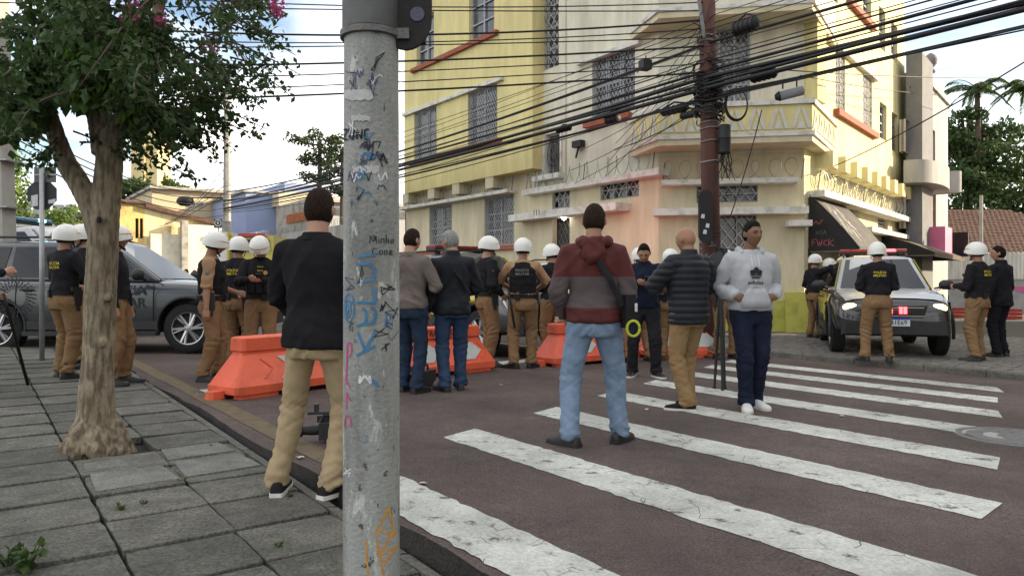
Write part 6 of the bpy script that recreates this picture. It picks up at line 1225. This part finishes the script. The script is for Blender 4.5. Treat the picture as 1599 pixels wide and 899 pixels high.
        for za, zb2, m2, nm in ((.030, .042, M_GOLD, 'band'), (.004, .024, M_PLAS, 'brow_lettering')):
            q = MB(); rw = []
            for z in (za, zb2):
                st = math.sqrt(max(0, 1 - ((z - .0) / e3[2]) ** 2)) ; rng_ = [2 * math.pi * j / n for j in range(n)] if nm == 'band' else [R(-28 + 56 * j / 14) for j in range(15)]
                rw.append([hf(Vector(((e3[0] * st + .0015) * math.sin(ph), (e3[1] * st + .0015) * math.cos(ph) - .008, z + .022 - (.012 if nm == 'band' else 0) * (1 - math.cos(ph)))) * k) for ph in rng_])
            if nm == 'band': q.loft(rw, caps=False); q.build(nm, m2, he, True, local=True)
            else:
                q = MB(); put_text(q, 'POLÍCIA', hf(V((0, .152, .028))), HR @ Vector((-1, 0, 0)), HR @ Vector((0, -.12, 1)), .016 * k); q.build(nm, m2, he, local=True)
        q = MB(); q.tube([hf(Vector(p) * k) for p in ((.088, .0, .0), (.082, .02, -.06), (.045, .06, -.108), (0, .075, -.122), (-.045, .06, -.108), (-.082, .02, -.06), (-.088, .0, .0))], [(.004 * k, .010 * k)] * 7, 6); q.build('chin_strap', M_NYL, he, True, local=True)
        q = MB(); q.loft([sring(hf(V((0, -.028, z))), a * k, .098 * k * a / .105, 18, 2, HR) for z, a in ((-.062, .080), (-.03, .100), (.02, .104))], caps=False); q.build('helmet_liner', M_NYL, he, True, local=True)
    # ---- trousers
    lg = legs or M_KHAKI; q = MB(); lk = legk
    q.loft([sring(O + V((0, y, z)), a * k, b * k, 18, 2.3) for z, a, b, y in ((.80, .165, .115, -.01), (.87, .178, .128, -.012), (.95, .172, .122, -.008), (1.03, .158, .112, 0))])
    for i in (0, 1):
        s = 1 if i == 0 else -1; an = fpos[i]; q.tube([hips[i] + V((0, -.005, .03)), hips[i].lerp(knees[i], .35), knees[i] + V((0, .005, .03)), knees[i].lerp(an, .3), knees[i].lerp(an, .62), an + V((0, -.012, .04 if not boots else .05)), an + V((0, -.008, -.028 if not boots else .0))], [.103 * k * lk, .094 * k * lk, .073 * k * lk, .071 * k * lk, .064 * k * lk, .060 * k * lk, .066 * k * lk], 16)
    me = remesh(q, .0125 * max(1, fine * .8), 3); ph0 = rr_.uniform(0, 9)
    def fold(c, f, sl, ph): return 1 - 2.2 * abs(noise.noise(Vector((c.x * 5 + ph, c.y * 5, (c.z + sl * c.x) * f + ph))))
    def wf(c):
        d = 0
        for i in (0, 1):
            if (c.x - O.x) * (1 if i == 0 else -1) < -.01: continue
            w = .95 * math.exp(-max(0, c.z - fpos[i].z) / (.13 * k)) + .6 * math.exp(-((c.z - knees[i].z) / (.11 * k)) ** 2) + .12
            d += .016 * w * fold(c, 15, .5 if i else -.5, ph0) + .008 * w * fold(c, 30, -.8 if i else .8, ph0 + 4)
        t2 = math.exp(-((c.z - hips[0].z + .05 * k) / (.10 * k)) ** 2); d += .012 * t2 * fold(c, 12, 1.4 if c.x > O.x else -1.4, ph0 + 7)
        return d + .006 * noise.noise(Vector((c.x * 9, c.y * 9 + ph0, c.z * 4)))
    wrinkle(me, wf); me.materials.append(lg); link('trousers', me, root)
    # ---- shoes
    for i, ft in enumerate(feet):
        a = R(ft[2]); FR = Matrix.Rotation(a, 3, 'Z'); f0 = Vector((fpos[i].x, fpos[i].y, 0)); ff = lambda p: f0 + FR @ (Vector(p) * k); q = MB()
        prof = [(-.085, .028, .060), (-.07, .036, .085), (-.03, .039, .105 if not boots else .13), (.02, .041, .10 if not boots else .12), (.07, .046, .078), (.12, .050, .062), (.165, .046, .052), (.195, .034, .042), (.208, .018, .032)]
        q.loft([[ff((w * math.cos(t), y, .018 + max(0, (h - .018)) * (math.sin(t) ** .7 if math.sin(t) > 0 else 0))) for t in [math.pi * j / 10 for j in range(11)]] for y, w, h in prof])
        if boots: q.tube([ff((0, -.02, .06)), ff((0, -.022, .14)), f0 + (fpos[i] - f0) * 1.0 + V((0, -.01, .10))], [.048 * k, .05 * k, .054 * k], 12)
        else: q.tube([ff((0, -.022, .05)), ff((0, -.022, .115))], [.042 * k, .040 * k], 12)
        s_ = q.build('shoe' if not boots else 'boot', shoes or M_BOOT, root, 60, local=True); q = MB(); pf_ = [(-.09, .031), (-.07, .040), (-.02, .042), (.04, .044), (.10, .052), (.15, .051), (.185, .042), (.212, .020)]
        ring = [(w, y) for y, w in pf_] + [(-w, y) for y, w in reversed(pf_)]; q.loft([[ff((x_, y_, z_)) for x_, y_ in ring] for z_ in (.0, .024)]); q.build('sole', sole or M_PLAS, s_, 40, local=True)
    # ---- top
    tm_ = top or M_BSHIRT; q = MB(); b = bulk; hz_ = hem
    lo_ = hz_ < 1; secs = [(hz_, (.186 if lo_ else .166) + .012 * b, (.138 if lo_ else .116) + .012 * b, -.008), (hz_ + .06, (.186 if lo_ else .168) + .006 * b, (.136 if lo_ else .118) + .010 * b, -.008), (1.10 if lo_ else 1.13, .158 * b, .116 * b, 0), (1.22, .172 * b, .122 * b, .0), (1.32, .186 * wide * (.6 + .4 * b), .124 * b, -.004), (1.39, .176 * wide, .108 * b, -.010), (1.445, .130 * wide, .088, -.014), (1.485, .082, .074, -.012)]
    q.loft([sring(B((0, y, z)), a_ * k, b_ * k, 22, 2.25) for z, a_, b_, y in secs])
    for i in (0, 1):
        tot = .54 * sleeve; pts = [B(((1 if i == 0 else -1) * .09, -.01, 1.395)), sh[i]]; rad = [.072 * k * b, .071 * k * b ** .6]
        def along(t):
            L1, L2 = .285, .255; s = t * .54
            return sh[i].lerp(el[i], s / L1) if s < L1 else el[i].lerp(wr[i], (s - L1) / L2)
        for t in (.18, .36, .53, .70, .86, .985):
            if t <= sleeve + .01: pts.append(along(t)); rad.append({.18: .066, .36: .060, .53: .056, .70: .052, .86: .046, .985: .040}[t] * k * (b ** 1.3))
        q.tube(pts, rad, 14)
    me = remesh(q, .0125 * max(1, fine * .8), 3); ph1 = rr_.uniform(0, 9); puf = top_kind == 'puffer'
    def jf(c):
        d = .007 * noise.noise(Vector((c.x * 8 + ph1, c.y * 8, c.z * 6)))
        if puf:
            lz_ = (c.z / k - .80) / .062
            if abs(c.x - O.x) > .235 * k: lz_ += .3
            return d * .6 + .016 * abs(math.sin(lz_ * math.pi)) ** .6 + .004
        we = sum(math.exp(-((c - e).length / (.11 * k)) ** 2) for e in el); ww = math.exp(-((c.z / k - (hz_ + .10)) / .09) ** 2) * (1 if hem < 1 else 0)
        return d + .016 * we * fold(c, 18, .7 if c.x > 0 else -.7, ph1) + .011 * ww * fold(c, 14, .3, ph1 + 3) + .011 * fold(c, 8, 1.2 if c.x > 0 else -1.2, ph1 + 5)
    wrinkle(me, jf); me.materials.append(tm_); tpo = link(jname, me, root)
    if top_kind in ('jacket', 'puffer', 'sweater'):
        h0 = .05 if top_kind != 'sweater' else .02
        q = MB(); q.loft([sring(B((0, y, z)), a_ * k, b_ * k, 18) for z, a_, b_, y in ((1.462, .098, .088, -.014), (1.49 + h0 * .5, .080, .080, -.012), (1.485 + h0, .076, .078, -.012), (1.485 + h0, .066, .068, -.012), (1.47, .066, .066, -.012))], caps=False); q.build('collar', tm_, tpo, True, local=True)
    if top_kind == 'hood':
        q = MB(); q.tube([B(p) for p in ((.085, .055, 1.455), (.105, -.01, 1.485), (.085, -.085, 1.475), (0, -.125, 1.46), (-.085, -.085, 1.475), (-.105, -.01, 1.485), (-.085, .055, 1.455))], [.026 * k, .037 * k, .044 * k, .052 * k, .044 * k, .037 * k, .026 * k], 12); q.ell(B((0, -.135, 1.39)), (.095 * k, .045 * k, .085 * k), 14); me = remesh(q, .012, 3); wrinkle(me, lambda c: .006 * math.sin(c.x * 60 + 5 * noise.noise(c * 11))); me.materials.append(tm_); link('hood', me, root)
    vb_ = None
    if vest:
        q = MB(); q.loft([sring(B((0, y, z)), a_ * k, b_ * k, 26, pw) for z, a_, b_, y, pw in ((1.025, .176, .138, 0, 2.6), (1.10, .182, .146, 0, 2.8), (1.25, .190, .152, 0, 2.8), (1.345, .175, .146, -.002, 2.8), (1.40, .145, .132, -.006, 2.6), (1.445, .118, .105, -.01, 2.4), (1.455, .095, .09, -.012, 2.2))]); me = remesh(q, .011 * max(1, fine * .8), 2); wrinkle(me, lambda c: .004 * noise.noise(c * 14) + .003 * math.sin(c.z * 60 + 4 * noise.noise(c * 6))); me.materials.append(M_VEST); vo = link('vest', me, root); bm = bmesh.new(); bm.from_mesh(me); vb_ = BVHTree.FromBMesh(bm); bm.free()
        for xx, zz, w_, h_ in ((.085, 1.10, .075, .12), (-.01, 1.10, .075, .12), (-.10, 1.10, .075, .12), (.09, 1.27, .07, .09)):
            q = MB(); q.box(B((xx, .150, zz)), (w_ * k, .045 * k, h_ * k), 0, 0, .92); q.build('pouch', M_NYL, vo, local=True)
        q = MB(); c = B((-.085, .163, 1.29)); q.lathe([(.028 * k, 0), (.026 * k, .004)], 14, Matrix.Translation(c) @ Matrix.Rotation(R(-90), 4, 'X')); q.build('chest_badge', M_GTXT if vtext == 'grey' else M_GOLD, vo, local=True)
        if vtext:
            m2 = M_GTXT if vtext == 'grey' else M_YTXT
            for back in (True, False):
                for wd_, zz in (('POLÍCIA', 1.335), ('MILITAR', 1.287)):
                    if back: q = wrap_text(wd_, vb_, O.x, B((0, 0, zz)).z, .036 * k, back, .185 * k)
                    else: q = wrap_text(wd_, vb_, O.x - .02, B((0, 0, zz + .03)).z, .014 * k, back)
                    q.build('lettering', m2, vo, local=True)
    if vtext and not vest:
        bm = bmesh.new(); bm.from_mesh(tpo.data); vb_ = BVHTree.FromBMesh(bm); bm.free()
        for wd_, zz in (('POLÍCIA', 1.325), ('MILITAR', 1.280)): q = wrap_text(wd_, vb_, O.x, B((0, 0, zz)).z, .034 * k, True, .175 * k); q.build('lettering', M_YTXT, tpo, local=True)
    if belt:
        q = MB(); q.loft([sring(O + V((0, -.002, z)), a_ * k, b_ * k, 24, 2.3) for z, a_, b_ in ((.965, .178, .130), (.965, .188, .140), (1.018, .186, .139), (1.018, .176, .129))], caps=False); bo = q.build('belt', M_NYL, root, 40, local=True)
        q = MB(); q.box(O + V((.195, .02, .93)), (.045 * k, .085 * k, .17 * k), 0, 0, 1.15); q.box(O + V((.20, .0, 1.03)), (.035 * k, .11 * k, .05 * k)); q.box(O + V((.195, .02, .82)), (.03 * k, .05 * k, .08 * k)); q.build('holster', M_BOOT, bo, local=True)
        for aa in (200, 150, 250, 110): t = R(aa); q = MB(); q.box(O + V((.185 * math.cos(t), .138 * math.sin(t), .98)), (.065 * k, .045 * k, .085 * k), t + R(90)); q.build('belt_pouch', M_NYL, bo, local=True)
    if top is M_TAN or cuffs == 'patch':
        for i in (0, 1): s = 1 if i == 0 else -1; c = sh[i].lerp(el[i], .38) + Vector((s * .062 * k, 0, 0)); q = MB(); q.ell(c, (.008 * k, .028 * k, .032 * k), 10); q.build('shoulder_patch', M_GTXT, tpo, True, local=True)
    info.update(root=root, B=B, O=O, sh=sh, el=el, wr=wr, k=k, top=tpo, hips=hips, knees=knees, fpos=fpos, hf=hf, HR=HR); return info
def phone(i, side=0, w=.075):
    q = MB(); d = (i['wr'][side] - i['el'][side]).normalized(); c = i['wr'][side] + d * .10 + Vector((-.03 if side == 0 else .03, .02, .03)); q.box(c, (w, .14, .01), 0); q.v = [c + Matrix.Rotation(R(35), 3, 'X') @ (p - c) for p in q.v]; o = thing('phone', WM[i['root']] @ c, 'dark phone held in both hands by ' + i['who'], 'phone'); M = WM[i['root']]; q.v = [M @ p for p in q.v]; q.build('case', M_PLAS, o); return o
OFF = dict(helmet=True, belt=True, hem=1.0, boots=True, legs=M_KHAKI, legk=1.07)
def sdz_at(px, Y): return sdz(Vector(((px - CX) / FPX * Y, Y, 0)).dot(D2))
# --- near pavement group at left
person('officer cut by the left edge holding a radio, long baton at the side', -46, 7.5, 1.76, -60, sdz_at(-46, 7.5), vest=True, skin=0, hands=((.16, .30, 1.22), (-.2, .2, 1.0)), **OFF)
person('helmeted officer seen from behind beside the sign post, yellow lettering on his back', 102, 8.6, 1.76, -25, sdz_at(102, 8.6), skin=1, sleeve=.55, vest=False, vtext='y', hands=((.12, .26, 1.08), (-.14, .26, 1.06)), feet=((.13, -.05, -20), (-.14, .05, 15)), elb=((1, -.6, 0), (-1, -.6, 0)), **OFF)
person('helmeted officer half hidden behind the officer at the sign post, facing him', 134, 9.6, 1.82, 140, sdz_at(134, 9.6), skin=0, vest=True, hands=((.14, .25, 1.1), (-.14, .25, 1.1)), head=(10, 10), **OFF)
person('officer mostly hidden by the tree trunk, one khaki leg showing', 176, 8.2, 1.74, -75, sdz_at(176, 8.2), skin=1, vest=False, vtext='y', hands=((.22, .06, .80), (-.2, .1, .85)), feet=((.12, .0, -10), (-.1, .1, 10)), **OFF)
i = person('helmeted officer in tan short sleeves and black vest standing by the first barrier', 330, 8.75, 1.74, -75, 0, skin=1, top=M_TAN, sleeve=.53, vest=True, vtext='y', hands=((.27, -.02, .84), (-.12, .28, 1.05)), feet=((.12, -.06, -15), (-.12, .07, 10)), head=(-6, 14), **OFF)
person('helmeted officer with his back turned between two others, yellow lettering on black', 372, 9.9, 1.75, -8, 0, skin=1, vtext='y', hands=((.14, .24, 1.08), (-.14, .24, 1.08)), **OFF)
i = person('helmeted officer looking down at a phone held in both hands', 408, 9.4, 1.75, 188, 0, skin=0, vest=True, vtext='y', hands=((.045, .34, 1.20), (-.06, .34, 1.20)), elb=((1, -.3, -.6), (-1, -.3, -.6)), palm=((-.6, -.2, .8), (.6, -.2, .8)), head=(0, 32), **OFF); i['who'] = 'the helmeted officer behind the first barrier'; phone(i)
# --- foreground man
M_BJ = fabric('black_sweatshirt', (.012, .012, .014), .2, .3); M_CHINO = fabric('beige_chino', (.36, .275, .165)); M_SOLEW = mat('white_rubber', (.62, .60, .54), .6, .12, 20); M_CANV = fabric('black_canvas_shoe', (.018, .016, .018), .2, .3)
person('tall man in a black sweatshirt and beige chinos standing on the kerb, back to us', 503, 4.28, 1.80, -8, sdz_at(486, 4.28), sway=-.03, skin=0, hair='brown', hairz=.0, top=M_BJ, top_kind='sweater', hem=.86, bulk=1.06, legs=M_CHINO, legk=.87, shoes=M_CANV, sole=M_SOLEW, hands=((.16, .28, 1.02), (-.16, .26, 1.0)), elb=((1, -.55, -.1), (-1, -.6, -.1)), feet=((.05, .02, -24), (-.27, .03, 14)), wide=1.04, fine=.85)
# --- men by the video camera
M_TAUPE = fabric('taupe_sweater', (.15, .125, .11)); M_JEAN = fabric('dark_jeans', (.022, .035, .065), .3, .3); M_BRSHOE = mat('dark_shoe', (.028, .024, .02), .6, .2, 12)
person('man in a taupe sweater and dark jeans half hidden by the signal pole', 640, 7.95, 1.76, -18, 0, skin=0, hair='brown', hairz=.005, top=M_TAUPE, top_kind='sweater', hem=.90, bulk=1.06, legs=M_JEAN, hands=((.2, .26, 1.1), (-.2, .26, 1.1)), shoes=M_BOOT, head=(20, 5), feet=((.1, -.02, -15), (-.1, .05, 8)))
i = person('grey-haired man in a black jacket and blue jeans beside the video camera', 707, 8.1, 1.76, 12, 0, skin=0, hair='grey', hairz=.0, top=fabric('black_windbreaker', (.015, .016, .021), .2, .2, .6), top_kind='jacket', hem=.84, bulk=1.12, legs=fabric('blue_jeans', (.032, .055, .105), .3, .3), shoes=M_BRSHOE, hands=((.2, .28, 1.06), (-.27, .02, .80)), head=(-40, 5), feet=((.10, .08, -4), (-.09, -.03, 26)))
B = i['B']; q = MB(); q.tube([B(p) for p in ((-.10, .0, 1.46), (-.05, -.135, 1.38), (.08, -.155, 1.22), (.17, -.11, 1.06))], [(.022, .006)] * 4, 6); q.build('bag_strap', M_NYL, i['top'], local=True)
# --- officers at the centre
person('helmeted officer in a long-sleeved black uniform in profile at the second barrier', 760, 10.5, 1.83, -62, 0, skin=0, vest=True, cuffs='patch', hands=((.2, .14, .98), (-.08, .36, 1.18)), feet=((.1, -.02, -15), (-.1, .05, 8)), head=(-5, 5), **OFF)
i = person('helmeted officer in tan sleeves seen from behind with a baton at the hip', 818, 10.3, 1.80, -4, 0, skin=1, top=M_TAN, sleeve=.53, vest=True, vtext='grey', hands=((.18, .30, 1.08), (-.2, .30, 1.1)), elb=((1, -.4, -.3), (-1, -.4, -.3)), feet=((.1, .10, -25), (-.13, -.02, 55)), head=(0, 0), **OFF)
baton = lambda p0, p1, label: (lambda q: (q.tube([p0, p0.lerp(p1, .2), p1], [.014, .017, .016], 8), tag(q.build('baton', M_BOOT, None, True), label, 'baton')))(MB())
M = WM[i['root']]; baton(M @ (i['O'] + Vector((-.20, -.12, 1.12))), M @ (i['O'] + Vector((-.10, -.22, .58))), 'black baton hanging behind the hip of the tan-sleeved officer')
p = at(10, 480, 7.4); baton(at(6, 458, 7.5), gnd(at(44, 568, 8.0).x, 8.0, sdz_at(44, 8.0) + .01), 'long black baton leaning at the left edge of the picture')
person('helmeted officer in black partly hidden by the maroon-jacketed man', 864, 11.45, 1.78, 40, 0, skin=1, vest=True, hands=((.14, .28, 1.1), (-.14, .28, 1.1)), head=(0, 5), **OFF)
# --- maroon jacket
M_MAR = fabric('maroon_shell', (.085, .022, .022), .12, .15, .65)
def twotone(m):                                     # the dyed grey-brown panel between the maroon yoke and hem
    n, l = m.node_tree.nodes, m.node_tree.links; b = n['Principled BSDF']; src = b.inputs['Base Color'].links[0].from_socket; t = n.new('ShaderNodeTexCoord'); sx = n.new('ShaderNodeSeparateXYZ'); l.new(t.outputs['Object'], sx.inputs[0]); out = src
    a = n.new('ShaderNodeMath'); a.operation = 'LESS_THAN'; a.inputs[1].default_value = 1.235; l.new(sx.outputs['Z'], a.inputs[0]); c = n.new('ShaderNodeMath'); c.operation = 'GREATER_THAN'; c.inputs[1].default_value = 1.01; l.new(sx.outputs['Z'], c.inputs[0])
    ab = n.new('ShaderNodeMath'); ab.operation = 'ABSOLUTE'; l.new(sx.outputs['X'], ab.inputs[0]); d = n.new('ShaderNodeMath'); d.operation = 'GREATER_THAN'; d.inputs[1].default_value = .215; l.new(ab.outputs[0], d.inputs[0]); e = n.new('ShaderNodeMath'); e.operation = 'MAXIMUM'; l.new(c.outputs[0], e.inputs[0]); l.new(d.outputs[0], e.inputs[1]); f = n.new('ShaderNodeMath'); f.operation = 'MULTIPLY'; l.new(a.outputs[0], f.inputs[0]); l.new(e.outputs[0], f.inputs[1])
    q = n.new('ShaderNodeMix'); q.data_type = 'RGBA'; q.inputs['B'].default_value = (.085, .066, .068, 1); l.new(f.outputs[0], q.inputs['Factor']); l.new(src, q.inputs['A']); l.new(q.outputs['Result'], b.inputs['Base Color'])
twotone(M_MAR)
i = person('man in a maroon and grey hooded jacket and light blue jeans standing on the crossing', 925, 5.42, 1.78, -4, 0, skin=1, hair='brown', hairz=.012, top=M_MAR, top_kind='hood', hem=.90, bulk=1.05, legs=fabric('light_jeans', (.17, .235, .33), .25, .3), legk=1.02, shoes=M_BOOT, hands=((.20, .17, .95), (-.21, .14, .93)), elb=((.45, -1, 0), (-.6, -1, 0)), feet=((.20, .10, -30), (-.16, -.06, 50)), head=(12, 4), wide=1.0, fine=.9)
B = i['B']; q = MB(); q.tube([B(p) for p in ((-.06, -.10, 1.46), (.02, -.155, 1.36), (.11, -.165, 1.2), (.20, -.125, 1.02))], [(.024, .006)] * 4, 6); q.build('bag_strap', M_NYL, i['top'], local=True)
M = WM[i['root']]; c = M @ B((.245, -.09, .98)); bag = thing('camera_bag', c - Vector((0, 0, .13)), 'small black bag with a yellow-green ring at the hip of the maroon jacket', 'bag'); q = MB(); q.box(c, (.09, .12, .24), .2, 0, .85); q.build('pouch', M_NYL, bag); q = MB(); q.tube([c + Vector((.02 + .045 * math.cos(t), -.075, -.12 + .055 * math.sin(t))) for t in [k_ * math.pi / 10 for k_ in range(21)]], .010, 6); q.build('ring_strap', mat('hi_vis', (.36, .40, .03), .6), bag, True)
q = MB(); q.box(c + Vector((.04, -.07, .03)), (.02, .012, .06)); q.build('metal_clip', M_CHR, bag)
# --- man with a phone
i = person('man in a dark navy zip sweater looking down at his phone', 1006, 9.55, 1.74, 168, 0, skin=1, hair='black', hairz=.02, top=fabric('navy_sweater', (.010, .014, .028), .2), top_kind='sweater', hem=.90, bulk=1.1, legs=fabric('charcoal_trousers', (.018, .018, .022), .2), legk=1.06, shoes=M_BOOT, sole=M_SOLEW, hands=((.05, .35, 1.22), (-.06, .34, 1.21)), elb=((1, -.3, -.5), (-1, -.3, -.5)), palm=((-.6, -.2, .8), (.6, -.2, .8)), head=(0, 30), feet=((.15, .02, -12), (-.16, .05, 30))); i['who'] = 'the man in the navy sweater'; phone(i)
q = MB(); M = WM[i['root']]
person('helmeted officer behind the man with the phone', 1004, 11.4, 1.75, 20, 0, skin=1, vest=True, feet=((.12, 0, -10), (-.25, .0, 20)), **OFF)
person('helmeted officer hidden behind the bald man, helmet showing at his shoulder', 1047, 11.6, 1.73, -20, 0, skin=1, vest=True, **OFF)
person('officer with khaki trousers behind the tripod and the grey hoodie', 1132, 12.0, 1.74, 200, 0, skin=1, vest=True, hands=((.12, .28, 1.1), (-.12, .28, 1.1)), feet=((.16, 0, -14), (-.16, 0, 14)), **OFF)
# --- bald man
i = person('bald man in a dark quilted puffer jacket and tan trousers on the crossing', 1078, 7.0, 1.74, 28, 0, skin=1, hair=None, top=fabric('puffer_shell', (.020, .022, .027), .15, .1, .5), top_kind='puffer', hem=.84, bulk=1.18, legs=fabric('tan_trousers', (.27, .175, .085)), legk=1.0, shoes=M_CANV, sole=M_SOLEW, hands=((.2, .26, 1.06), (-.1, .32, 1.16)), elb=((1, -.5, -.1), (-1, -.4, -.3)), feet=((.05, .09, -14), (-.07, -.03, 40)), head=(-16, 0), wide=1.05, fine=.95)
# --- hoodie man
M_HOOD = fabric('grey_marl', (.40, .41, .43), .08, .3)
i = person('man in a light grey hoodie with trefoil logo, hands in its pocket', 1172, 7.1, 1.80, 182, 0, skin=2, hair='black', hairz=.012, top=M_HOOD, top_kind='hood', hem=.93, bulk=1.12, legs=fabric('navy_jeans', (.012, .016, .034), .3, .3), legk=1.0, shoes=mat('white_sneaker', (.62, .62, .62), .6, .1, 14), sole=M_SOLEW, hands=((.172, .112, 1.05), (-.172, .112, 1.05)), hdir=((-1, .0, -.12), (1, .0, -.12)), palm=((0, -1, 0), (0, -1, 0)), elb=((.5, -1, 0), (-.5, -1, 0)), feet=((.07, .09, -14), (-.07, -.06, 16)), head=(-18, 0), wide=1.05, fine=.95, jname='hoodie')
B, k_ = i['B'], i['k']; bm = bmesh.new(); bm.from_mesh(i['top'].data); bv = BVHTree.FromBMesh(bm); bm.free(); M_LOGO = mat('print_dark', (.016, .017, .024), .8); zc_ = B((0, 0, 1.262)).z; O_ = i['O']
def onf(x, z, e=.006): h_ = bv.ray_cast(Vector((x, 1, z)), Vector((0, -1, 0))); return Vector((x, (h_[0].y if h_[0] else .15) + e, z))
for a0, sx_, sz_ in ((0, .030, .062), (52, .026, .055), (-52, .026, .055)):
    a = R(a0); q = MB(); n = 16; L_ = sz_
    outline = lambda t: (sx_ * math.sin(t) * (1 - .35 * math.cos(t) * -1 if False else 1), L_ * .5 * (1 - math.cos(t)))
    def pt(u_, v_): return (O_.x + (u_ * math.cos(a) + v_ * math.sin(a)), zc_ - .012 + (-u_ * math.sin(a) + v_ * math.cos(a)))
    segs = [[pt(s * outline(math.pi * j / n)[0] * (1 - .45 * j / n + .2), outline(math.pi * j / n)[1] + .016) for j in range(n + 1)] for s in (-1, 1)]
    for j in range(n):
        z4 = [segs[0][j], segs[0][j + 1], segs[1][j + 1], segs[1][j]]
        q.add([onf(*p) for p in z4], [(0, 1, 2, 3)])
    q.build('logo_leaf', M_LOGO, i['top'], local=True)
for z, w in ((-.010, .058), (-.026, .05), (-.040, .040)):
    q = MB(); n = 10; q.add([onf(O_.x - w + 2 * w * j / n, zc_ + z + s * .0045) for j in range(n + 1) for s in (-1, 1)], [(2 * j, 2 * j + 1, 2 * j + 3, 2 * j + 2) for j in range(n)]); q.build('logo_stripe', M_LOGO, i['top'], local=True)
q = wrap_text('adidas', bv, O_.x, zc_ - .082, .036, False, .15); q.build('lettering', M_LOGO, i['top'], local=True)
q = MB(); N_ = 14; bs_ = []
for z, w in ((.955, .135), (1.02, .132), (1.075, .105), (1.125, .075)): bs_.append([onf(O_.x - w * k_ + 2 * w * k_ * j / N_, B((0, 0, z)).z, .013) for j in range(N_ + 1)])
q.loft(bs_, caps=False, closed=False); me = evald(q, [('SOLIDIFY', dict(thickness=.014, offset=1))]); me.materials.append(M_HOOD); me.polygons.foreach_set('use_smooth', [True] * len(me.polygons)); link('pouch_pocket', me, i['top'])
for s in (-1, 1): q = MB(); q.tube([onf(O_.x + s * .035, B((0, 0, z)).z, .008) for z in (1.44, 1.40, 1.36, 1.33)], .0045, 5); q.build('drawstring', M_SOLEW, i['top'], local=True)
# --- right group
person('helmeted officer reaching to the door of the lit police car', 1272, 16.0, 1.78, -70, FZ, skin=1, hands=((.18, .50, 1.55), (-.2, .2, 1.0)), **OFF)
person('second helmeted officer standing beyond the lit police car', 1294, 17.6, 1.76, -120, FZ, skin=1, vest=True, **OFF)
person('helmeted officer with yellow back lettering standing in front of the lit headlight', 1371, 10.9, 1.74, -10, FZ, skin=1, vtext='y', hands=((.15, .25, 1.08), (-.15, .25, 1.08)), elb=((.5, -1, -.1), (-.5, -1, -.1)), feet=((.16, .0, -16), (-.17, .02, 18)), wide=1.05, **{**OFF, 'belt': False})
person('helmeted officer with a black vest at the far right, yellow lettering on his back', 1528, 11.2, 1.77, 30, FZ, skin=1, vest=True, vtext='y', hands=((.13, .26, 1.12), (-.13, .26, 1.12)), feet=((.15, .06, -14), (-.17, -.04, 26)), head=(-10, 0), **OFF)
person('dark-haired man in a black suit beside the officer at the right edge', 1563, 11.9, 1.78, 25, FZ, skin=1, hair='black', hairz=.01, top=fabric('black_suit', (.011, .011, .015), .2, .15), top_kind='jacket', hem=.80, bulk=1.08, legs=fabric('black_suit_trousers', (.011, .011, .015), .2, .15), shoes=M_BRSHOE, head=(-35, 0), feet=((.1, .02, -12), (-.1, .0, 14)))
# --- far onlookers at left
ONC = [fabric('red_tee', (.20, .05, .04)), fabric('black_tee', (.02, .02, .02)), fabric('navy_tee', (.03, .05, .14)), fabric('brown_tee', (.14, .08, .05))]
for px, Yd, c_, lab in ((206, 20, 0, 'onlooker in a red shirt seen past the grey police car door'), (240, 27, 1, 'onlooker in black left of the blue box in the far street'), (277, 28, 3, 'onlooker in brown beside the graffitied pillar far away'), (292, 27, 1, 'onlooker in a black vest top nearest the helmets far away'), (305, 29, 3, 'onlooker in a brown top behind the tan-sleeved officer')):
    person(lab, px, Yd, 1.62, 120 + px % 50, 0, skin=1, hair='black', top=ONC[c_], sleeve=.4, legs=ONC[(c_ + 2) % 4], fine=1.8, boots=False)
q = MB(); p = gnd(at(262, 442, 27).x, 27); q.box(p + Vector((0, 0, .7)), (.8, .6, 1.3), 0, 0, 1.08); q.box(p + Vector((0, 0, 1.42)), (.95, .72, .12)); q.tube([p + Vector((-.3, .33, .15)), p + Vector((.3, .33, .15))], .12, 10); tag(q.build('waste_bin', mat('bin_blue', (.03, .05, .30), .5, .1, 4)), 'blue wheeled bin among the far onlookers', 'bin')
